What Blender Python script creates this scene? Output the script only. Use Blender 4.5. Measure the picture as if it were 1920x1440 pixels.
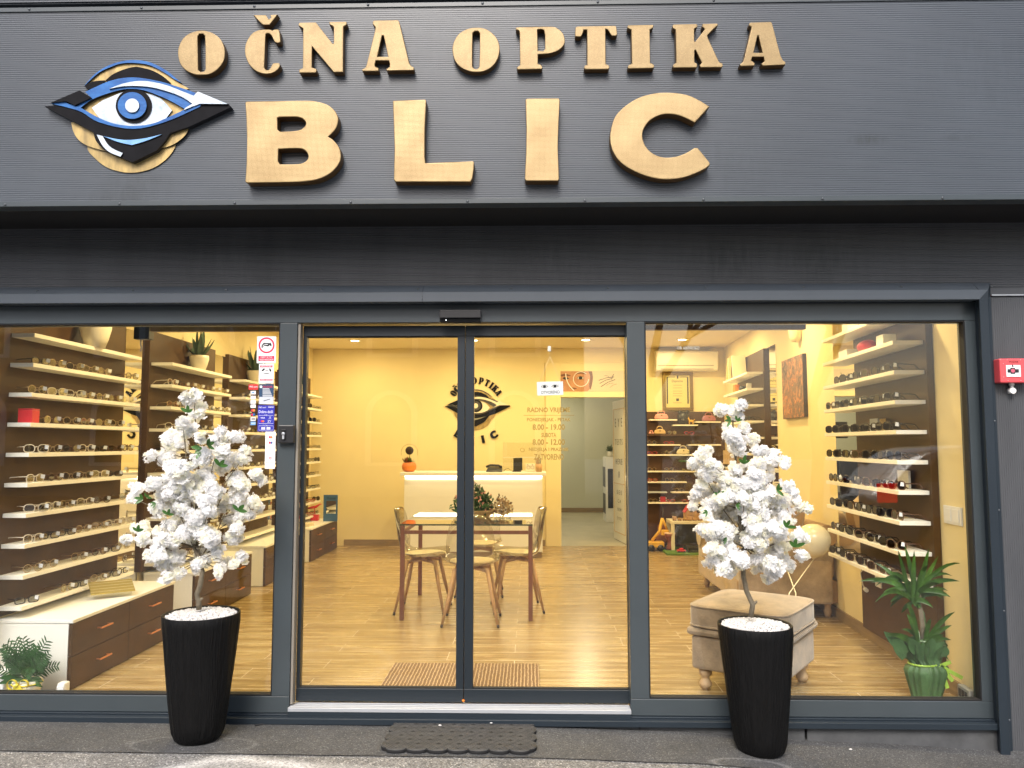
import bpy, bmesh, math, random
from mathutils import Vector, Matrix
R = math.radians
random.seed(7)
for o in list(bpy.data.objects): bpy.data.objects.remove(o)
S = bpy.context.scene
COL = S.collection
# ------------------------------------------------------------------ camera
PSI, TH, FPX = math.atan(33/1450.), math.atan(114/1450.), 1450.
CAM = Vector((0, -4.1, 1.38))
fw = Vector((-math.sin(PSI)*math.cos(TH), math.cos(PSI)*math.cos(TH), math.sin(TH)))
rt = Vector((math.cos(PSI), math.sin(PSI), 0)); up = rt.cross(fw)
cd = bpy.data.cameras.new('camera'); co = bpy.data.objects.new('camera', cd); COL.objects.link(co)
mm = Matrix((rt, up, -fw)).transposed().to_4x4(); mm.translation = CAM; co.matrix_world = mm
cd.sensor_width = 36; cd.lens = FPX/1920*36; cd.clip_end = 400; cd.clip_start = .05
S.camera = co
# ------------------------------------------------------------------ sky, sun, exposure
W = bpy.data.worlds.new('World'); S.world = W; W.use_nodes = True
nt = W.node_tree; bgn = nt.nodes['Background']
sk = nt.nodes.new('ShaderNodeTexSky'); sk.sky_type = 'NISHITA'; sk.sun_disc = False
SUN_EL, SUN_AZ = R(46), R(190)      # azimuth clockwise from +Y
sk.sun_elevation = SUN_EL; sk.sun_rotation = SUN_AZ; sk.air_density = 1.0; sk.dust_density = 4.0; sk.ozone_density = 1.0
nt.links.new(sk.outputs[0], bgn.inputs[0]); bgn.inputs[1].default_value = .14
sl = bpy.data.lights.new('sun', 'SUN'); sl.energy = 2.0; sl.angle = R(24); sl.color = (1, .965, .92)
so = bpy.data.objects.new('sun', sl); COL.objects.link(so)
sd = Vector((math.sin(SUN_AZ)*math.cos(SUN_EL), math.cos(SUN_AZ)*math.cos(SUN_EL), math.sin(SUN_EL)))
so.rotation_euler = (-sd).to_track_quat('-Z', 'Y').to_euler()
S.view_settings.view_transform = 'Standard'; S.view_settings.look = 'None'
S.view_settings.exposure = 0.80; S.view_settings.gamma = 1
S.render.engine = 'CYCLES'
S.cycles.transparent_max_bounces = 32; S.cycles.max_bounces = 10; S.cycles.sample_clamp_indirect = 6
# ------------------------------------------------------------------ picture point -> point of a real plane
def ray(x, y): return fw + rt*((x-960)/FPX) + up*((720-y)/FPX)
def aY(x, y, Y=0.): d = ray(x, y); return CAM + d*((Y-CAM.y)/d.y)
def aZ(x, y, Z=0.): d = ray(x, y); return CAM + d*((Z-CAM.z)/d.z)
def aX(x, y, X=0.): d = ray(x, y); return CAM + d*((X-CAM.x)/d.x)
# ------------------------------------------------------------------ materials
def _nt(name):
    m = bpy.data.materials.new(name); m.use_nodes = True
    n = m.node_tree.nodes; b = n['Principled BSDF']; return m, n, m.node_tree.links, b
def c4(c): return (c[0], c[1], c[2], 1)
def pm(name, col, rough=.5, metal=0., var=0., vs=4., bump=0., bs=60., stretch=(1, 1, 1), spec=.5, coat=0., col2=None, emit=None, es=0., trans=0., detail=6, sheen=0.):
    m, n, l, b = _nt(name)
    b.inputs['Base Color'].default_value = c4(col); b.inputs['Roughness'].default_value = rough; b.inputs['Metallic'].default_value = metal
    b.inputs['Specular IOR Level'].default_value = spec; b.inputs['Coat Weight'].default_value = coat
    b.inputs['Sheen Weight'].default_value = sheen
    if emit: b.inputs['Emission Color'].default_value = c4(emit); b.inputs['Emission Strength'].default_value = es
    if var or bump:
        tc = n.new('ShaderNodeTexCoord'); mp = n.new('ShaderNodeMapping'); mp.inputs['Scale'].default_value = stretch
        l.new(tc.outputs['Object'], mp.inputs[0])
    if var:
        t = n.new('ShaderNodeTexNoise'); t.inputs['Scale'].default_value = vs; t.inputs['Detail'].default_value = detail; t.inputs['Roughness'].default_value = .6
        l.new(mp.outputs[0], t.inputs['Vector'])
        r = n.new('ShaderNodeValToRGB'); c2 = col2 or tuple(x*(1+var) for x in col); c1 = tuple(x*(1-var) for x in col) if not col2 else col
        r.color_ramp.elements[0].position = .3; r.color_ramp.elements[1].position = .7
        r.color_ramp.elements[0].color = c4(c1); r.color_ramp.elements[1].color = c4(c2)
        l.new(t.outputs['Fac'], r.inputs[0]); l.new(r.outputs[0], b.inputs['Base Color'])
    if bump:
        t = n.new('ShaderNodeTexNoise'); t.inputs['Scale'].default_value = bs; t.inputs['Detail'].default_value = 5
        l.new(mp.outputs[0], t.inputs['Vector'])
        bp = n.new('ShaderNodeBump'); bp.inputs['Strength'].default_value = bump; bp.inputs['Distance'].default_value = .01
        l.new(t.outputs['Fac'], bp.inputs['Height']); l.new(bp.outputs[0], b.inputs['Normal'])
    return m
def glass_mat(name, tint=(1, 1, 1), refl=1., base=.04, rough=.0, edge=0.):
    m = bpy.data.materials.new(name); m.use_nodes = True; n = m.node_tree.nodes; l = m.node_tree.links
    n.remove(n['Principled BSDF']); out = n['Material Output']
    tr = n.new('ShaderNodeBsdfTransparent'); tr.inputs[0].default_value = c4(tint)
    gl = n.new('ShaderNodeBsdfGlossy'); gl.inputs['Roughness'].default_value = rough
    lw = n.new('ShaderNodeLayerWeight'); lw.inputs[0].default_value = .5
    p = n.new('ShaderNodeMath'); p.operation = 'POWER'; p.inputs[1].default_value = 5 if not edge else edge
    l.new(lw.outputs['Facing'], p.inputs[0])
    k = n.new('ShaderNodeMath'); k.operation = 'MULTIPLY_ADD'; k.inputs[1].default_value = refl*(1-base); k.inputs[2].default_value = base*refl
    l.new(p.outputs[0], k.inputs[0])
    mx = n.new('ShaderNodeMixShader'); l.new(k.outputs[0], mx.inputs[0]); l.new(tr.outputs[0], mx.inputs[1]); l.new(gl.outputs[0], mx.inputs[2])
    l.new(mx.outputs[0], out.inputs[0]); return m
def petal_mat(name, col, tw=.35):
    m, n, l, b = _nt(name)
    b.inputs['Base Color'].default_value = c4(col); b.inputs['Roughness'].default_value = .8; b.inputs['Specular IOR Level'].default_value = .15
    t = n.new('ShaderNodeBsdfTranslucent'); t.inputs[0].default_value = c4(col)
    mx = n.new('ShaderNodeMixShader'); mx.inputs[0].default_value = tw
    l.new(b.outputs[0], mx.inputs[1]); l.new(t.outputs[0], mx.inputs[2]); l.new(mx.outputs[0], n['Material Output'].inputs[0]); return m

def gold_mat(name, c1, c2, scale=260., bump=.5):
    """hammered gold foil: fine cells plus soft blotches"""
    m, n, l, b = _nt(name)
    tc = n.new('ShaderNodeTexCoord')
    no = n.new('ShaderNodeTexNoise'); no.inputs['Scale'].default_value = 6; no.inputs['Detail'].default_value = 4
    l.new(tc.outputs['Object'], no.inputs['Vector'])
    r = n.new('ShaderNodeValToRGB'); r.color_ramp.elements[0].position = .3; r.color_ramp.elements[1].position = .72
    r.color_ramp.elements[0].color = c4(c1); r.color_ramp.elements[1].color = c4(c2)
    l.new(no.outputs['Fac'], r.inputs[0])
    v = n.new('ShaderNodeTexVoronoi'); v.inputs['Scale'].default_value = scale; v.inputs['Randomness'].default_value = .15
    l.new(tc.outputs['Object'], v.inputs['Vector'])
    rr = n.new('ShaderNodeMapRange'); rr.inputs[1].default_value = .2; rr.inputs[2].default_value = .6; rr.inputs[3].default_value = 1.12; rr.inputs[4].default_value = .62
    l.new(v.outputs['Distance'], rr.inputs[0])
    mu = n.new('ShaderNodeMix'); mu.data_type = 'RGBA'; mu.blend_type = 'MULTIPLY'; mu.inputs[0].default_value = 1
    l.new(r.outputs[0], mu.inputs[6]); l.new(rr.outputs[0], mu.inputs[7]); l.new(mu.outputs[2], b.inputs['Base Color'])
    bp = n.new('ShaderNodeBump'); bp.inputs['Strength'].default_value = bump; bp.inputs['Distance'].default_value = .002; bp.invert = True
    l.new(v.outputs['Distance'], bp.inputs['Height']); l.new(bp.outputs[0], b.inputs['Normal'])
    b.inputs['Metallic'].default_value = .35; b.inputs['Roughness'].default_value = .42
    return m
def floor_mat():
    m, n, l, b = _nt('wood_look_tile')
    tc = n.new('ShaderNodeTexCoord')
    br = n.new('ShaderNodeTexBrick'); br.offset = .37; br.offset_frequency = 2
    br.inputs['Scale'].default_value = 1; br.inputs['Mortar Size'].default_value = .0022; br.inputs['Brick Width'].default_value = 1.18; br.inputs['Row Height'].default_value = .2
    br.inputs['Mortar Smooth'].default_value = .1; br.inputs['Bias'].default_value = 0
    br.inputs['Color1'].default_value = (.40, .40, .40, 1); br.inputs['Color2'].default_value = (.62, .62, .62, 1); br.inputs['Mortar'].default_value = (1, 1, 1, 1)
    l.new(tc.outputs['Object'], br.inputs['Vector'])
    ad = n.new('ShaderNodeVectorMath'); ad.operation = 'MULTIPLY_ADD'; ad.inputs[1].default_value = (7, 7, 7)
    l.new(br.outputs['Color'], ad.inputs[0]); l.new(tc.outputs['Object'], ad.inputs[2])
    mp = n.new('ShaderNodeMapping'); mp.inputs['Scale'].default_value = (.9, 11, 1); l.new(ad.outputs[0], mp.inputs[0])
    no = n.new('ShaderNodeTexNoise'); no.inputs['Scale'].default_value = 2.2; no.inputs['Detail'].default_value = 7; no.inputs['Roughness'].default_value = .62; no.inputs['Distortion'].default_value = .5
    l.new(mp.outputs[0], no.inputs['Vector'])
    r = n.new('ShaderNodeValToRGB'); r.color_ramp.elements[0].position = .34; r.color_ramp.elements[1].position = .60
    r.color_ramp.elements[0].color = (.25, .155, .056, 1); r.color_ramp.elements[1].color = (.47, .345, .165, 1)
    l.new(no.outputs['Fac'], r.inputs[0])
    mu = n.new('ShaderNodeMix'); mu.data_type = 'RGBA'; mu.blend_type = 'MULTIPLY'; mu.inputs[0].default_value = .35
    l.new(r.outputs[0], mu.inputs[6]); l.new(br.outputs['Color'], mu.inputs[7])
    m2 = n.new('ShaderNodeMix'); m2.data_type = 'RGBA'; l.new(br.outputs['Fac'], m2.inputs[0]); l.new(mu.outputs[2], m2.inputs[6]); m2.inputs[7].default_value = (.66, .56, .42, 1)
    l.new(m2.outputs[2], b.inputs['Base Color'])
    rr = n.new('ShaderNodeMapRange'); rr.inputs[3].default_value = .18; rr.inputs[4].default_value = .34; l.new(no.outputs['Fac'], rr.inputs[0]); l.new(rr.outputs[0], b.inputs['Roughness'])
    bp = n.new('ShaderNodeBump'); bp.inputs['Strength'].default_value = .25; bp.inputs['Distance'].default_value = .003; bp.invert = True
    l.new(br.outputs['Fac'], bp.inputs['Height']); l.new(bp.outputs[0], b.inputs['Normal'])
    return m
def asphalt_mat(name, dark, light, stone, chalk=None, rough=.85, fine=330., contrast=1.):
    m, n, l, b = _nt(name)
    tc = n.new('ShaderNodeTexCoord')
    v = n.new('ShaderNodeTexVoronoi'); v.inputs['Scale'].default_value = fine; l.new(tc.outputs['Object'], v.inputs['Vector'])
    hs = n.new('ShaderNodeSeparateColor'); l.new(v.outputs['Color'], hs.inputs[0])
    r = n.new('ShaderNodeValToRGB'); e = r.color_ramp.elements
    e[0].position = 0; e[0].color = c4(dark); e[1].position = 1; e[1].color = c4(stone)
    k = r.color_ramp.elements.new(.62); k.color = c4(light); k2 = r.color_ramp.elements.new(.93); k2.color = c4([x*1.35 for x in light])
    l.new(hs.outputs[0], r.inputs[0])
    no = n.new('ShaderNodeTexNoise'); no.inputs['Scale'].default_value = 2.3; no.inputs['Detail'].default_value = 9; no.inputs['Roughness'].default_value = .65
    l.new(tc.outputs['Object'], no.inputs['Vector'])
    mr = n.new('ShaderNodeMapRange'); mr.inputs[1].default_value = .3; mr.inputs[2].default_value = .7; mr.inputs[3].default_value = .72; mr.inputs[4].default_value = 1.28
    l.new(no.outputs['Fac'], mr.inputs[0])
    mu = n.new('ShaderNodeMix'); mu.data_type = 'RGBA'; mu.blend_type = 'MULTIPLY'; mu.inputs[0].default_value = 1
    l.new(r.outputs[0], mu.inputs[6]); l.new(mr.outputs[0], mu.inputs[7]); last = mu.outputs[2]
    for (cx, cy, rx, ry, rad, wd, st) in (chalk or []):
        # worn chalk ring lying on the asphalt
        mp = n.new('ShaderNodeMapping'); mp.inputs['Location'].default_value = (-cx/rx, -cy/ry, 0); mp.inputs['Scale'].default_value = (1/rx, 1/ry, 0)
        l.new(tc.outputs['Object'], mp.inputs[0])
        le = n.new('ShaderNodeVectorMath'); le.operation = 'LENGTH'; l.new(mp.outputs[0], le.inputs[0])
        n3 = n.new('ShaderNodeTexNoise'); n3.inputs['Scale'].default_value = 3; l.new(tc.outputs['Object'], n3.inputs['Vector'])
        su = n.new('ShaderNodeMath'); su.operation = 'MULTIPLY_ADD'; su.inputs[1].default_value = .5; l.new(n3.outputs['Fac'], su.inputs[0]); l.new(le.outputs['Value'], su.inputs[2])
        s2 = n.new('ShaderNodeMath'); s2.operation = 'SUBTRACT'; s2.inputs[1].default_value = rad+.25; l.new(su.outputs[0], s2.inputs[0])
        ab = n.new('ShaderNodeMath'); ab.operation = 'ABSOLUTE'; l.new(s2.outputs[0], ab.inputs[0])
        r2 = n.new('ShaderNodeMapRange'); r2.inputs[1].default_value = wd; r2.inputs[2].default_value = 0; r2.inputs[3].default_value = 0; r2.inputs[4].default_value = 1
        l.new(ab.outputs[0], r2.inputs[0])
        n4 = n.new('ShaderNodeTexNoise'); n4.inputs['Scale'].default_value = 70; n4.inputs['Detail'].default_value = 8; n4.inputs['Roughness'].default_value = .8; l.new(tc.outputs['Object'], n4.inputs['Vector'])
        r3 = n.new('ShaderNodeMapRange'); r3.inputs[1].default_value = .38; r3.inputs[2].default_value = .56; l.new(n4.outputs['Fac'], r3.inputs[0])
        m4 = n.new('ShaderNodeMath'); m4.operation = 'MULTIPLY'; l.new(r2.outputs[0], m4.inputs[0]); l.new(r3.outputs[0], m4.inputs[1])
        m5 = n.new('ShaderNodeMath'); m5.operation = 'MULTIPLY'; m5.inputs[1].default_value = st; l.new(m4.outputs[0], m5.inputs[0])
        mx = n.new('ShaderNodeMix'); mx.data_type = 'RGBA'; l.new(m5.outputs[0], mx.inputs[0]); l.new(last, mx.inputs[6]); mx.inputs[7].default_value = (.62, .62, .62, 1); last = mx.outputs[2]
    l.new(last, b.inputs['Base Color']); b.inputs['Roughness'].default_value = rough
    bp = n.new('ShaderNodeBump'); bp.inputs['Strength'].default_value = .9; bp.inputs['Distance'].default_value = .005
    l.new(hs.outputs[1], bp.inputs['Height']); l.new(bp.outputs[0], b.inputs['Normal'])
    return m
def wave_mat(name, ca, cb, scale, dist, direction='X', rough=.9, bump=.5, thr=(.55, .7)):
    m, n, l, b = _nt(name)
    tc = n.new('ShaderNodeTexCoord'); w = n.new('ShaderNodeTexWave'); w.bands_direction = direction
    w.inputs['Scale'].default_value = scale; w.inputs['Distortion'].default_value = dist; w.inputs['Detail'].default_value = 3; w.inputs['Detail Scale'].default_value = 3
    l.new(tc.outputs['Object'], w.inputs['Vector'])
    r = n.new('ShaderNodeValToRGB'); r.color_ramp.elements[0].position = thr[0]; r.color_ramp.elements[1].position = thr[1]
    r.color_ramp.elements[0].color = c4(ca); r.color_ramp.elements[1].color = c4(cb)
    no = n.new('ShaderNodeTexNoise'); no.inputs['Scale'].default_value = 140; l.new(tc.outputs['Object'], no.inputs['Vector'])
    mh = n.new('ShaderNodeMath'); mh.operation = 'MULTIPLY_ADD'; mh.inputs[1].default_value = .8; mh.inputs[2].default_value = -.4; l.new(no.outputs['Fac'], mh.inputs[0])
    ad = n.new('ShaderNodeMath'); l.new(w.outputs['Fac'], ad.inputs[0]); l.new(mh.outputs[0], ad.inputs[1]); l.new(ad.outputs[0], r.inputs[0])
    l.new(r.outputs[0], b.inputs['Base Color']); b.inputs['Roughness'].default_value = rough
    bp = n.new('ShaderNodeBump'); bp.inputs['Strength'].default_value = bump; bp.inputs['Distance'].default_value = .004
    l.new(ad.outputs[0], bp.inputs['Height']); l.new(bp.outputs[0], b.inputs['Normal']); return m

M = dict(
 fascia=pm('ribbed_sheet_metal', (.062, .074, .090), .34, .0, .12, 1.2, spec=.6, coat=.1),
 cladding=pm('dark_ribbed_sheet', (.070, .074, .082), .40, 0, .16, 2.2, stretch=(2.5, 1, .5), spec=.5),
 anth=pm('anthracite_aluminium', (.045, .057, .065), .33, 0, .07, 3, spec=.6),
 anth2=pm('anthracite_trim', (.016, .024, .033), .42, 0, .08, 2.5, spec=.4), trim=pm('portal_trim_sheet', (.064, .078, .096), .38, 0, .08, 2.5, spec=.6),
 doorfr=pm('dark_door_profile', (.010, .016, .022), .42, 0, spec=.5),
 black=pm('black_gap', (.006, .006, .007), .8),
 blackp=pm('black_plastic', (.018, .018, .02), .38),
 silver=pm('brushed_aluminium', (.44, .46, .49), .35, .3, .06, 30, stretch=(.1, 4, 4)),
 screw=pm('screw_steel', (.10, .11, .12), .4, .6),
 plinth=pm('plinth_tile', (.075, .078, .082), .6, 0, .25, 9, bump=.1),
 goldf=gold_mat('gold_foil_face', (.33, .225, .098), (.48, .35, .170), 170.),
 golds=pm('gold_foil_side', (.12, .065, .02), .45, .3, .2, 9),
 logogold=pm('brushed_gold_paint', (.22, .16, .07), .4, .25, .1, 7, col2=(.56, .40, .15), stretch=(3, 1, .8)),
 logoedge=pm('black_edge', (.012, .012, .014), .5),
 lblack=pm('logo_black_paint', (.008, .008, .010), .75, 0, .3, 12, spec=.12),
 lblue=pm('logo_blue_paint', (.012, .075, .27), .5, 0, .1, 14, col2=(.032, .16, .45), spec=.3, stretch=(1, 1, 2), bump=.1, bs=60),
 lblue2=pm('logo_pale_blue_paint', (.10, .27, .60), .42, 0, .1, 14, col2=(.22, .45, .78)),
 lwhite=pm('logo_white_paint', (.36, .45, .56), .5, 0, .1, 22, col2=(.66, .72, .80), bump=.35, bs=26),
 wall=pm('cream_wall_paint', (.80, .68, .385), .75, 0, .025, 3, bump=.02, bs=200),
 ceil=pm('ceiling_paint', (.82, .72, .50), .8),
 examw=pm('grey_green_wall_paint', (.60, .60, .47), .8),
 floor=floor_mat(),
 base=pm('wood_skirting', (.27, .185, .085), .45, 0, .25, 4, stretch=(1, 1, 10)),
 brown=pm('brown_laminate', (.068, .032, .007), .5, 0, .30, 5, spec=.35, detail=8),
 brownd=pm('brown_laminate_edge', (.030, .016, .010), .5),
 kidbrown=pm('dark_brown_laminate', (.072, .034, .018), .42, 0, .25, 4),
 shelf=pm('white_shelf_laminate', (.86, .83, .74), .4),
 white=pm('white_laminate', (.80, .79, .75), .42),
 copper=pm('copper_handle', (.95, .42, .20), .28, .9),
 mirror=pm('mirror_silver', (.9, .9, .88), .015, 1.),
 glass=glass_mat('window_glass', (.97, .98, .975), 1.25),
 sheet=glass_mat('acrylic_sheet', (.96, .97, .96), 1., .05),
 lens=glass_mat('clear_lens', (.90, .91, .89), 2.2, .09),
 sun=glass_mat('sunglass_lens', (.10, .085, .08), 1.4, .08),
 chair=glass_mat('clear_polycarbonate', (.955, .94, .90), 1.6, .05, .03, edge=2.2),
 pot=pm('black_planter', (.0042, .0042, .0045), .5, 0, .3, 9, stretch=(9, 9, .35), spec=.2, bump=.8, bs=14),
 gravel=pm('white_gravel', (.60, .59, .58), .8, 0, .2, 60),
 bark=pm('artificial_bark', (.15, .125, .085), .8, 0, .35, 18, bump=.7, bs=70),
 petal=petal_mat('white_petals', (.97, .97, .97), .6),
 petal2=petal_mat('cream_petals', (.96, .95, .85), .6),
 leaf=pm('green_leaf', (.045, .13, .022), .45, 0, .4, 30),
 leafd=pm('dark_green_leaf', (.028, .085, .022), .4, 0, .5, 20),
 paper=pm('green_wrapping_paper', (.050, .115, .035), .6, 0, .3, 12),
 agave=pm('grey_green_agave', (.06, .11, .07), .5, 0, .3, 10),
 creampot=pm('cream_ceramic', (.78, .72, .58), .35),
 velvet=pm('beige_velvet', (.36, .27, .18), .85, 0, .34, 9, bump=.3, bs=90, sheen=.5),
 velvet2=pm('tan_velvet', (.36, .23, .10), .8, 0, .2, 6, bump=.1, bs=120, sheen=.4),
 woodl=pm('light_wood', (.46, .27, .12), .5, 0, .25, 6, stretch=(8, 8, 1)),
 woodp=pm('pale_turned_wood', (.50, .35, .20), .5, 0, .2, 6),
 redwood=pm('red_brown_wood', (.20, .075, .035), .42, 0, .25, 6, stretch=(8, 8, 1)),
 cushion=pm('cream_cushion', (.78, .68, .46), .85, 0, .06, 30),
 rubber=pm('black_rubber', (.009, .009, .010), .75, 0, .3, 60),
 rubberl=pm('lighter_rubber_ribs', (.058, .058, .058), .7, 0, .3, 30),  # ribs lighter than the mat base, gaps between them darker
 coir=wave_mat('coir_mat', (.16, .09, .035), (.42, .30, .17), 15.0, 2.6, 'X', thr=(.72, .86)),
 red=pm('red_plastic', (.62, .035, .04), .4),
 redcase=pm('red_velvet', (.40, .01, .02), .55, 0, .3, 18),
 alarm=pm('alarm_red', (.72, .085, .10), .38),
 wht=pm('white_print', (.80, .81, .83), .6),
 pwht=pm('white_plastic', (.78, .78, .76), .4),
 ink=pm('black_ink', (.012, .012, .015), .7),
 redink=pm('red_ink', (.62, .015, .07), .6),
 navy=pm('navy_print', (.012, .05, .12), .6),
 blue=pm('blue_print', (.015, .02, .36), .5),
 greyp=pm('grey_print', (.50, .54, .62), .6),
 orange=pm('orange_print', (.80, .22, .02), .6),
 goldtext=pm('gold_window_lettering', (.30, .19, .03), .5),
 mirrortext=pm('pale_window_lettering', (.62, .60, .50), .6),
 pumpkin=pm('pumpkin_orange', (.72, .20, .02), .45, 0, .2, 8),
 yel=pm('yellow_ribbon', (.80, .66, .06), .45),
 yellow=pm('yellow_plastic', (.72, .42, .05), .45),
 pink=pm('pink_leatherette', (.72, .33, .30), .5), purple=pm('mauve_leatherette', (.42, .18, .24), .5),
 tan=pm('tan_leatherette', (.62, .42, .20), .5), cream=pm('cream_leatherette', (.70, .60, .40), .5),
 grass=pm('green_play_mat', (.10, .20, .02), .95, 0, .5, 60, bump=.8, bs=180),
 drum=pm('drum_wood', (.18, .045, .025), .4), skin=pm('drum_skin', (.62, .42, .30), .6),
 bluep=pm('blue_card', (.045, .12, .26), .5),
 goldframe=pm('gold_picture_frame', (.22, .15, .04), .35, .6), parch=pm('parchment', (.66, .56, .22), .7),
 face=pm('poster_skin', (.36, .16, .08), .6, 0, .1, 9, col2=(.52, .27, .14)), faced=pm('poster_dark_skin', (.16, .06, .03), .6), posterbg=pm('poster_beige', (.62, .52, .36), .6),
 balloon=pm('cream_balloon', (.80, .70, .46), .25, spec=.6, coat=.3),
 metalf=pm('thin_metal_rim', (.45, .34, .20), .3, .8), darkf=pm('dark_acetate', (.02, .015, .012), .25), brownf=pm('brown_acetate', (.10, .045, .02), .3), redf=pm('red_acetate', (.45, .02, .02), .3), clearf=pm('pale_acetate', (.62, .55, .44), .2),
 led=pm('led_strip', (1, 1, 1), .5, emit=(1, .80, .50), es=5.), lamp=pm('downlight_lens', (1, 1, 1), .5, emit=(1, .76, .40), es=14.),
 asphalt=None)
# ------------------------------------------------------------------ mesh building
ROOT = {}
class MB:
    def __init__(s): s.v = []; s.f = []; s.m = []; s.s = []
    def add(s, vs, fs, m=0, sm=False, T=None):
        b = len(s.v)
        s.v += [tuple(T @ Vector(p)) if T is not None else tuple(p) for p in vs]
        for f in fs: s.f.append([b+i for i in f]); s.m.append(m); s.s.append(sm)
        return s
    def box(s, x0, x1, y0, y1, z0, z1, m=0, T=None):
        return s.add([(x0, y0, z0), (x1, y0, z0), (x1, y1, z0), (x0, y1, z0), (x0, y0, z1), (x1, y0, z1), (x1, y1, z1), (x0, y1, z1)],
              [(0, 3, 2, 1), (4, 5, 6, 7), (0, 1, 5, 4), (1, 2, 6, 5), (2, 3, 7, 6), (3, 0, 4, 7)], m, False, T)
    def tube(s, pts, r, n=8, m=0, T=None, caps=True):
        pts = [Vector(p) for p in pts]; rs = r if isinstance(r, (list, tuple)) else [r]*len(pts)
        vs = []; up0 = None
        for i, p in enumerate(pts):
            d = (pts[min(i+1, len(pts)-1)] - pts[max(i-1, 0)])
            if d.length < 1e-9: d = Vector((0, 0, 1))
            d.normalize()
            if up0 is None: up0 = Vector((0, 0, 1)) if abs(d.z) < .9 else Vector((1, 0, 0))
            a = d.cross(up0)
            if a.length < 1e-6: a = d.orthogonal()
            a.normalize(); b = d.cross(a).normalized(); up0 = -b if (-b).dot(up0) > 0 else b
            for k in range(n):
                t = 2*math.pi*k/n; vs.append(p + (a*math.cos(t)+b*math.sin(t))*rs[i])
        fs = []
        for i in range(len(pts)-1):
            for k in range(n): fs.append((i*n+k, i*n+(k+1) % n, (i+1)*n+(k+1) % n, (i+1)*n+k))
        s.add(vs, fs, m, True, T)
        if caps:
            b = len(s.v) - len(vs)
            s.f.append([b+k for k in range(n)][::-1]); s.m.append(m); s.s.append(False)
            s.f.append([b+(len(pts)-1)*n+k for k in range(n)]); s.m.append(m); s.s.append(False)
        return s
    def lathe(s, prof, c=(0, 0, 0), n=24, m=0, T=None, rx=1., ry=1., wob=None):
        vs = []; c = Vector(c)
        for j, (r, z) in enumerate(prof):
            for k in range(n):
                t = 2*math.pi*k/n; w = wob(t, z) if wob else 1
                vs.append(c + Vector((r*w*rx*math.cos(t), r*w*ry*math.sin(t), z)))
        fs = [(j*n+k, j*n+(k+1) % n, (j+1)*n+(k+1) % n, (j+1)*n+k) for j in range(len(prof)-1) for k in range(n)]
        return s.add(vs, fs, m, True, T)
    def ball(s, c, r, n=16, h=10, m=0, sc=(1, 1, 1), T=None):
        p = [(math.sin(math.pi*j/h)+1e-5, -math.cos(math.pi*j/h)) for j in range(h+1)]
        TT = Matrix.Translation(c) @ Matrix.Diagonal((r*sc[0], r*sc[1], r*sc[2], 1))
        return s.lathe(p, n=n, m=m, T=(T @ TT if T is not None else TT))
    def poly(s, pts3, m=0, T=None): return s.add(pts3, [tuple(range(len(pts3)))], m, False, T)
    def build(s, name, mats, parent=None, bevel=0., keep=False):
        me = bpy.data.meshes.new(name); me.from_pydata(s.v, [], s.f)
        mats = mats if isinstance(mats, (list, tuple)) else [mats]
        for x in mats: me.materials.append(M[x] if isinstance(x, str) else x)
        me.polygons.foreach_set('material_index', s.m); me.polygons.foreach_set('use_smooth', s.s); me.update()
        return link(name, me, parent, bevel, keep)
def link(name, me, parent=None, bevel=0., keep=False):
    o = bpy.data.objects.new(name, me)
    if parent is not None:
        L = ROOT.get(parent, Vector()); me.transform(Matrix.Translation(-L)); o.parent = parent; ROOT[o] = L
    elif not keep:
        xs = [v.co for v in me.vertices]
        L = Vector(((min(v.x for v in xs)+max(v.x for v in xs))/2, (min(v.y for v in xs)+max(v.y for v in xs))/2, min(v.z for v in xs)))
        me.transform(Matrix.Translation(-L)); o.location = L; ROOT[o] = L
    COL.objects.link(o)
    if bevel:
        b = o.modifiers.new('bevel', 'BEVEL'); b.width = bevel; b.segments = 2; b.limit_method = 'ANGLE'; b.angle_limit = R(40)
    return o
def thing(name, label, cat, loc=(0, 0, 0), group=None):
    o = bpy.data.objects.new(name, None); COL.objects.link(o); o.location = loc; ROOT[o] = Vector(loc)
    o.empty_display_size = .05
    return tag(o, label, cat, group)
def tag(o, label, cat, group=None):
    o['label'] = label; o['category'] = cat
    if group: o['group'] = group
    return o
def struct(o): o['kind'] = 'structure'; return o
def lab(o, s): o['label'] = s; return o
def copy_tree(o, parent=None):
    c = o.copy(); COL.objects.link(c)
    if parent is not None: c.parent = parent
    for ch in [x for x in o.children]: copy_tree(ch, c)
    return c
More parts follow.
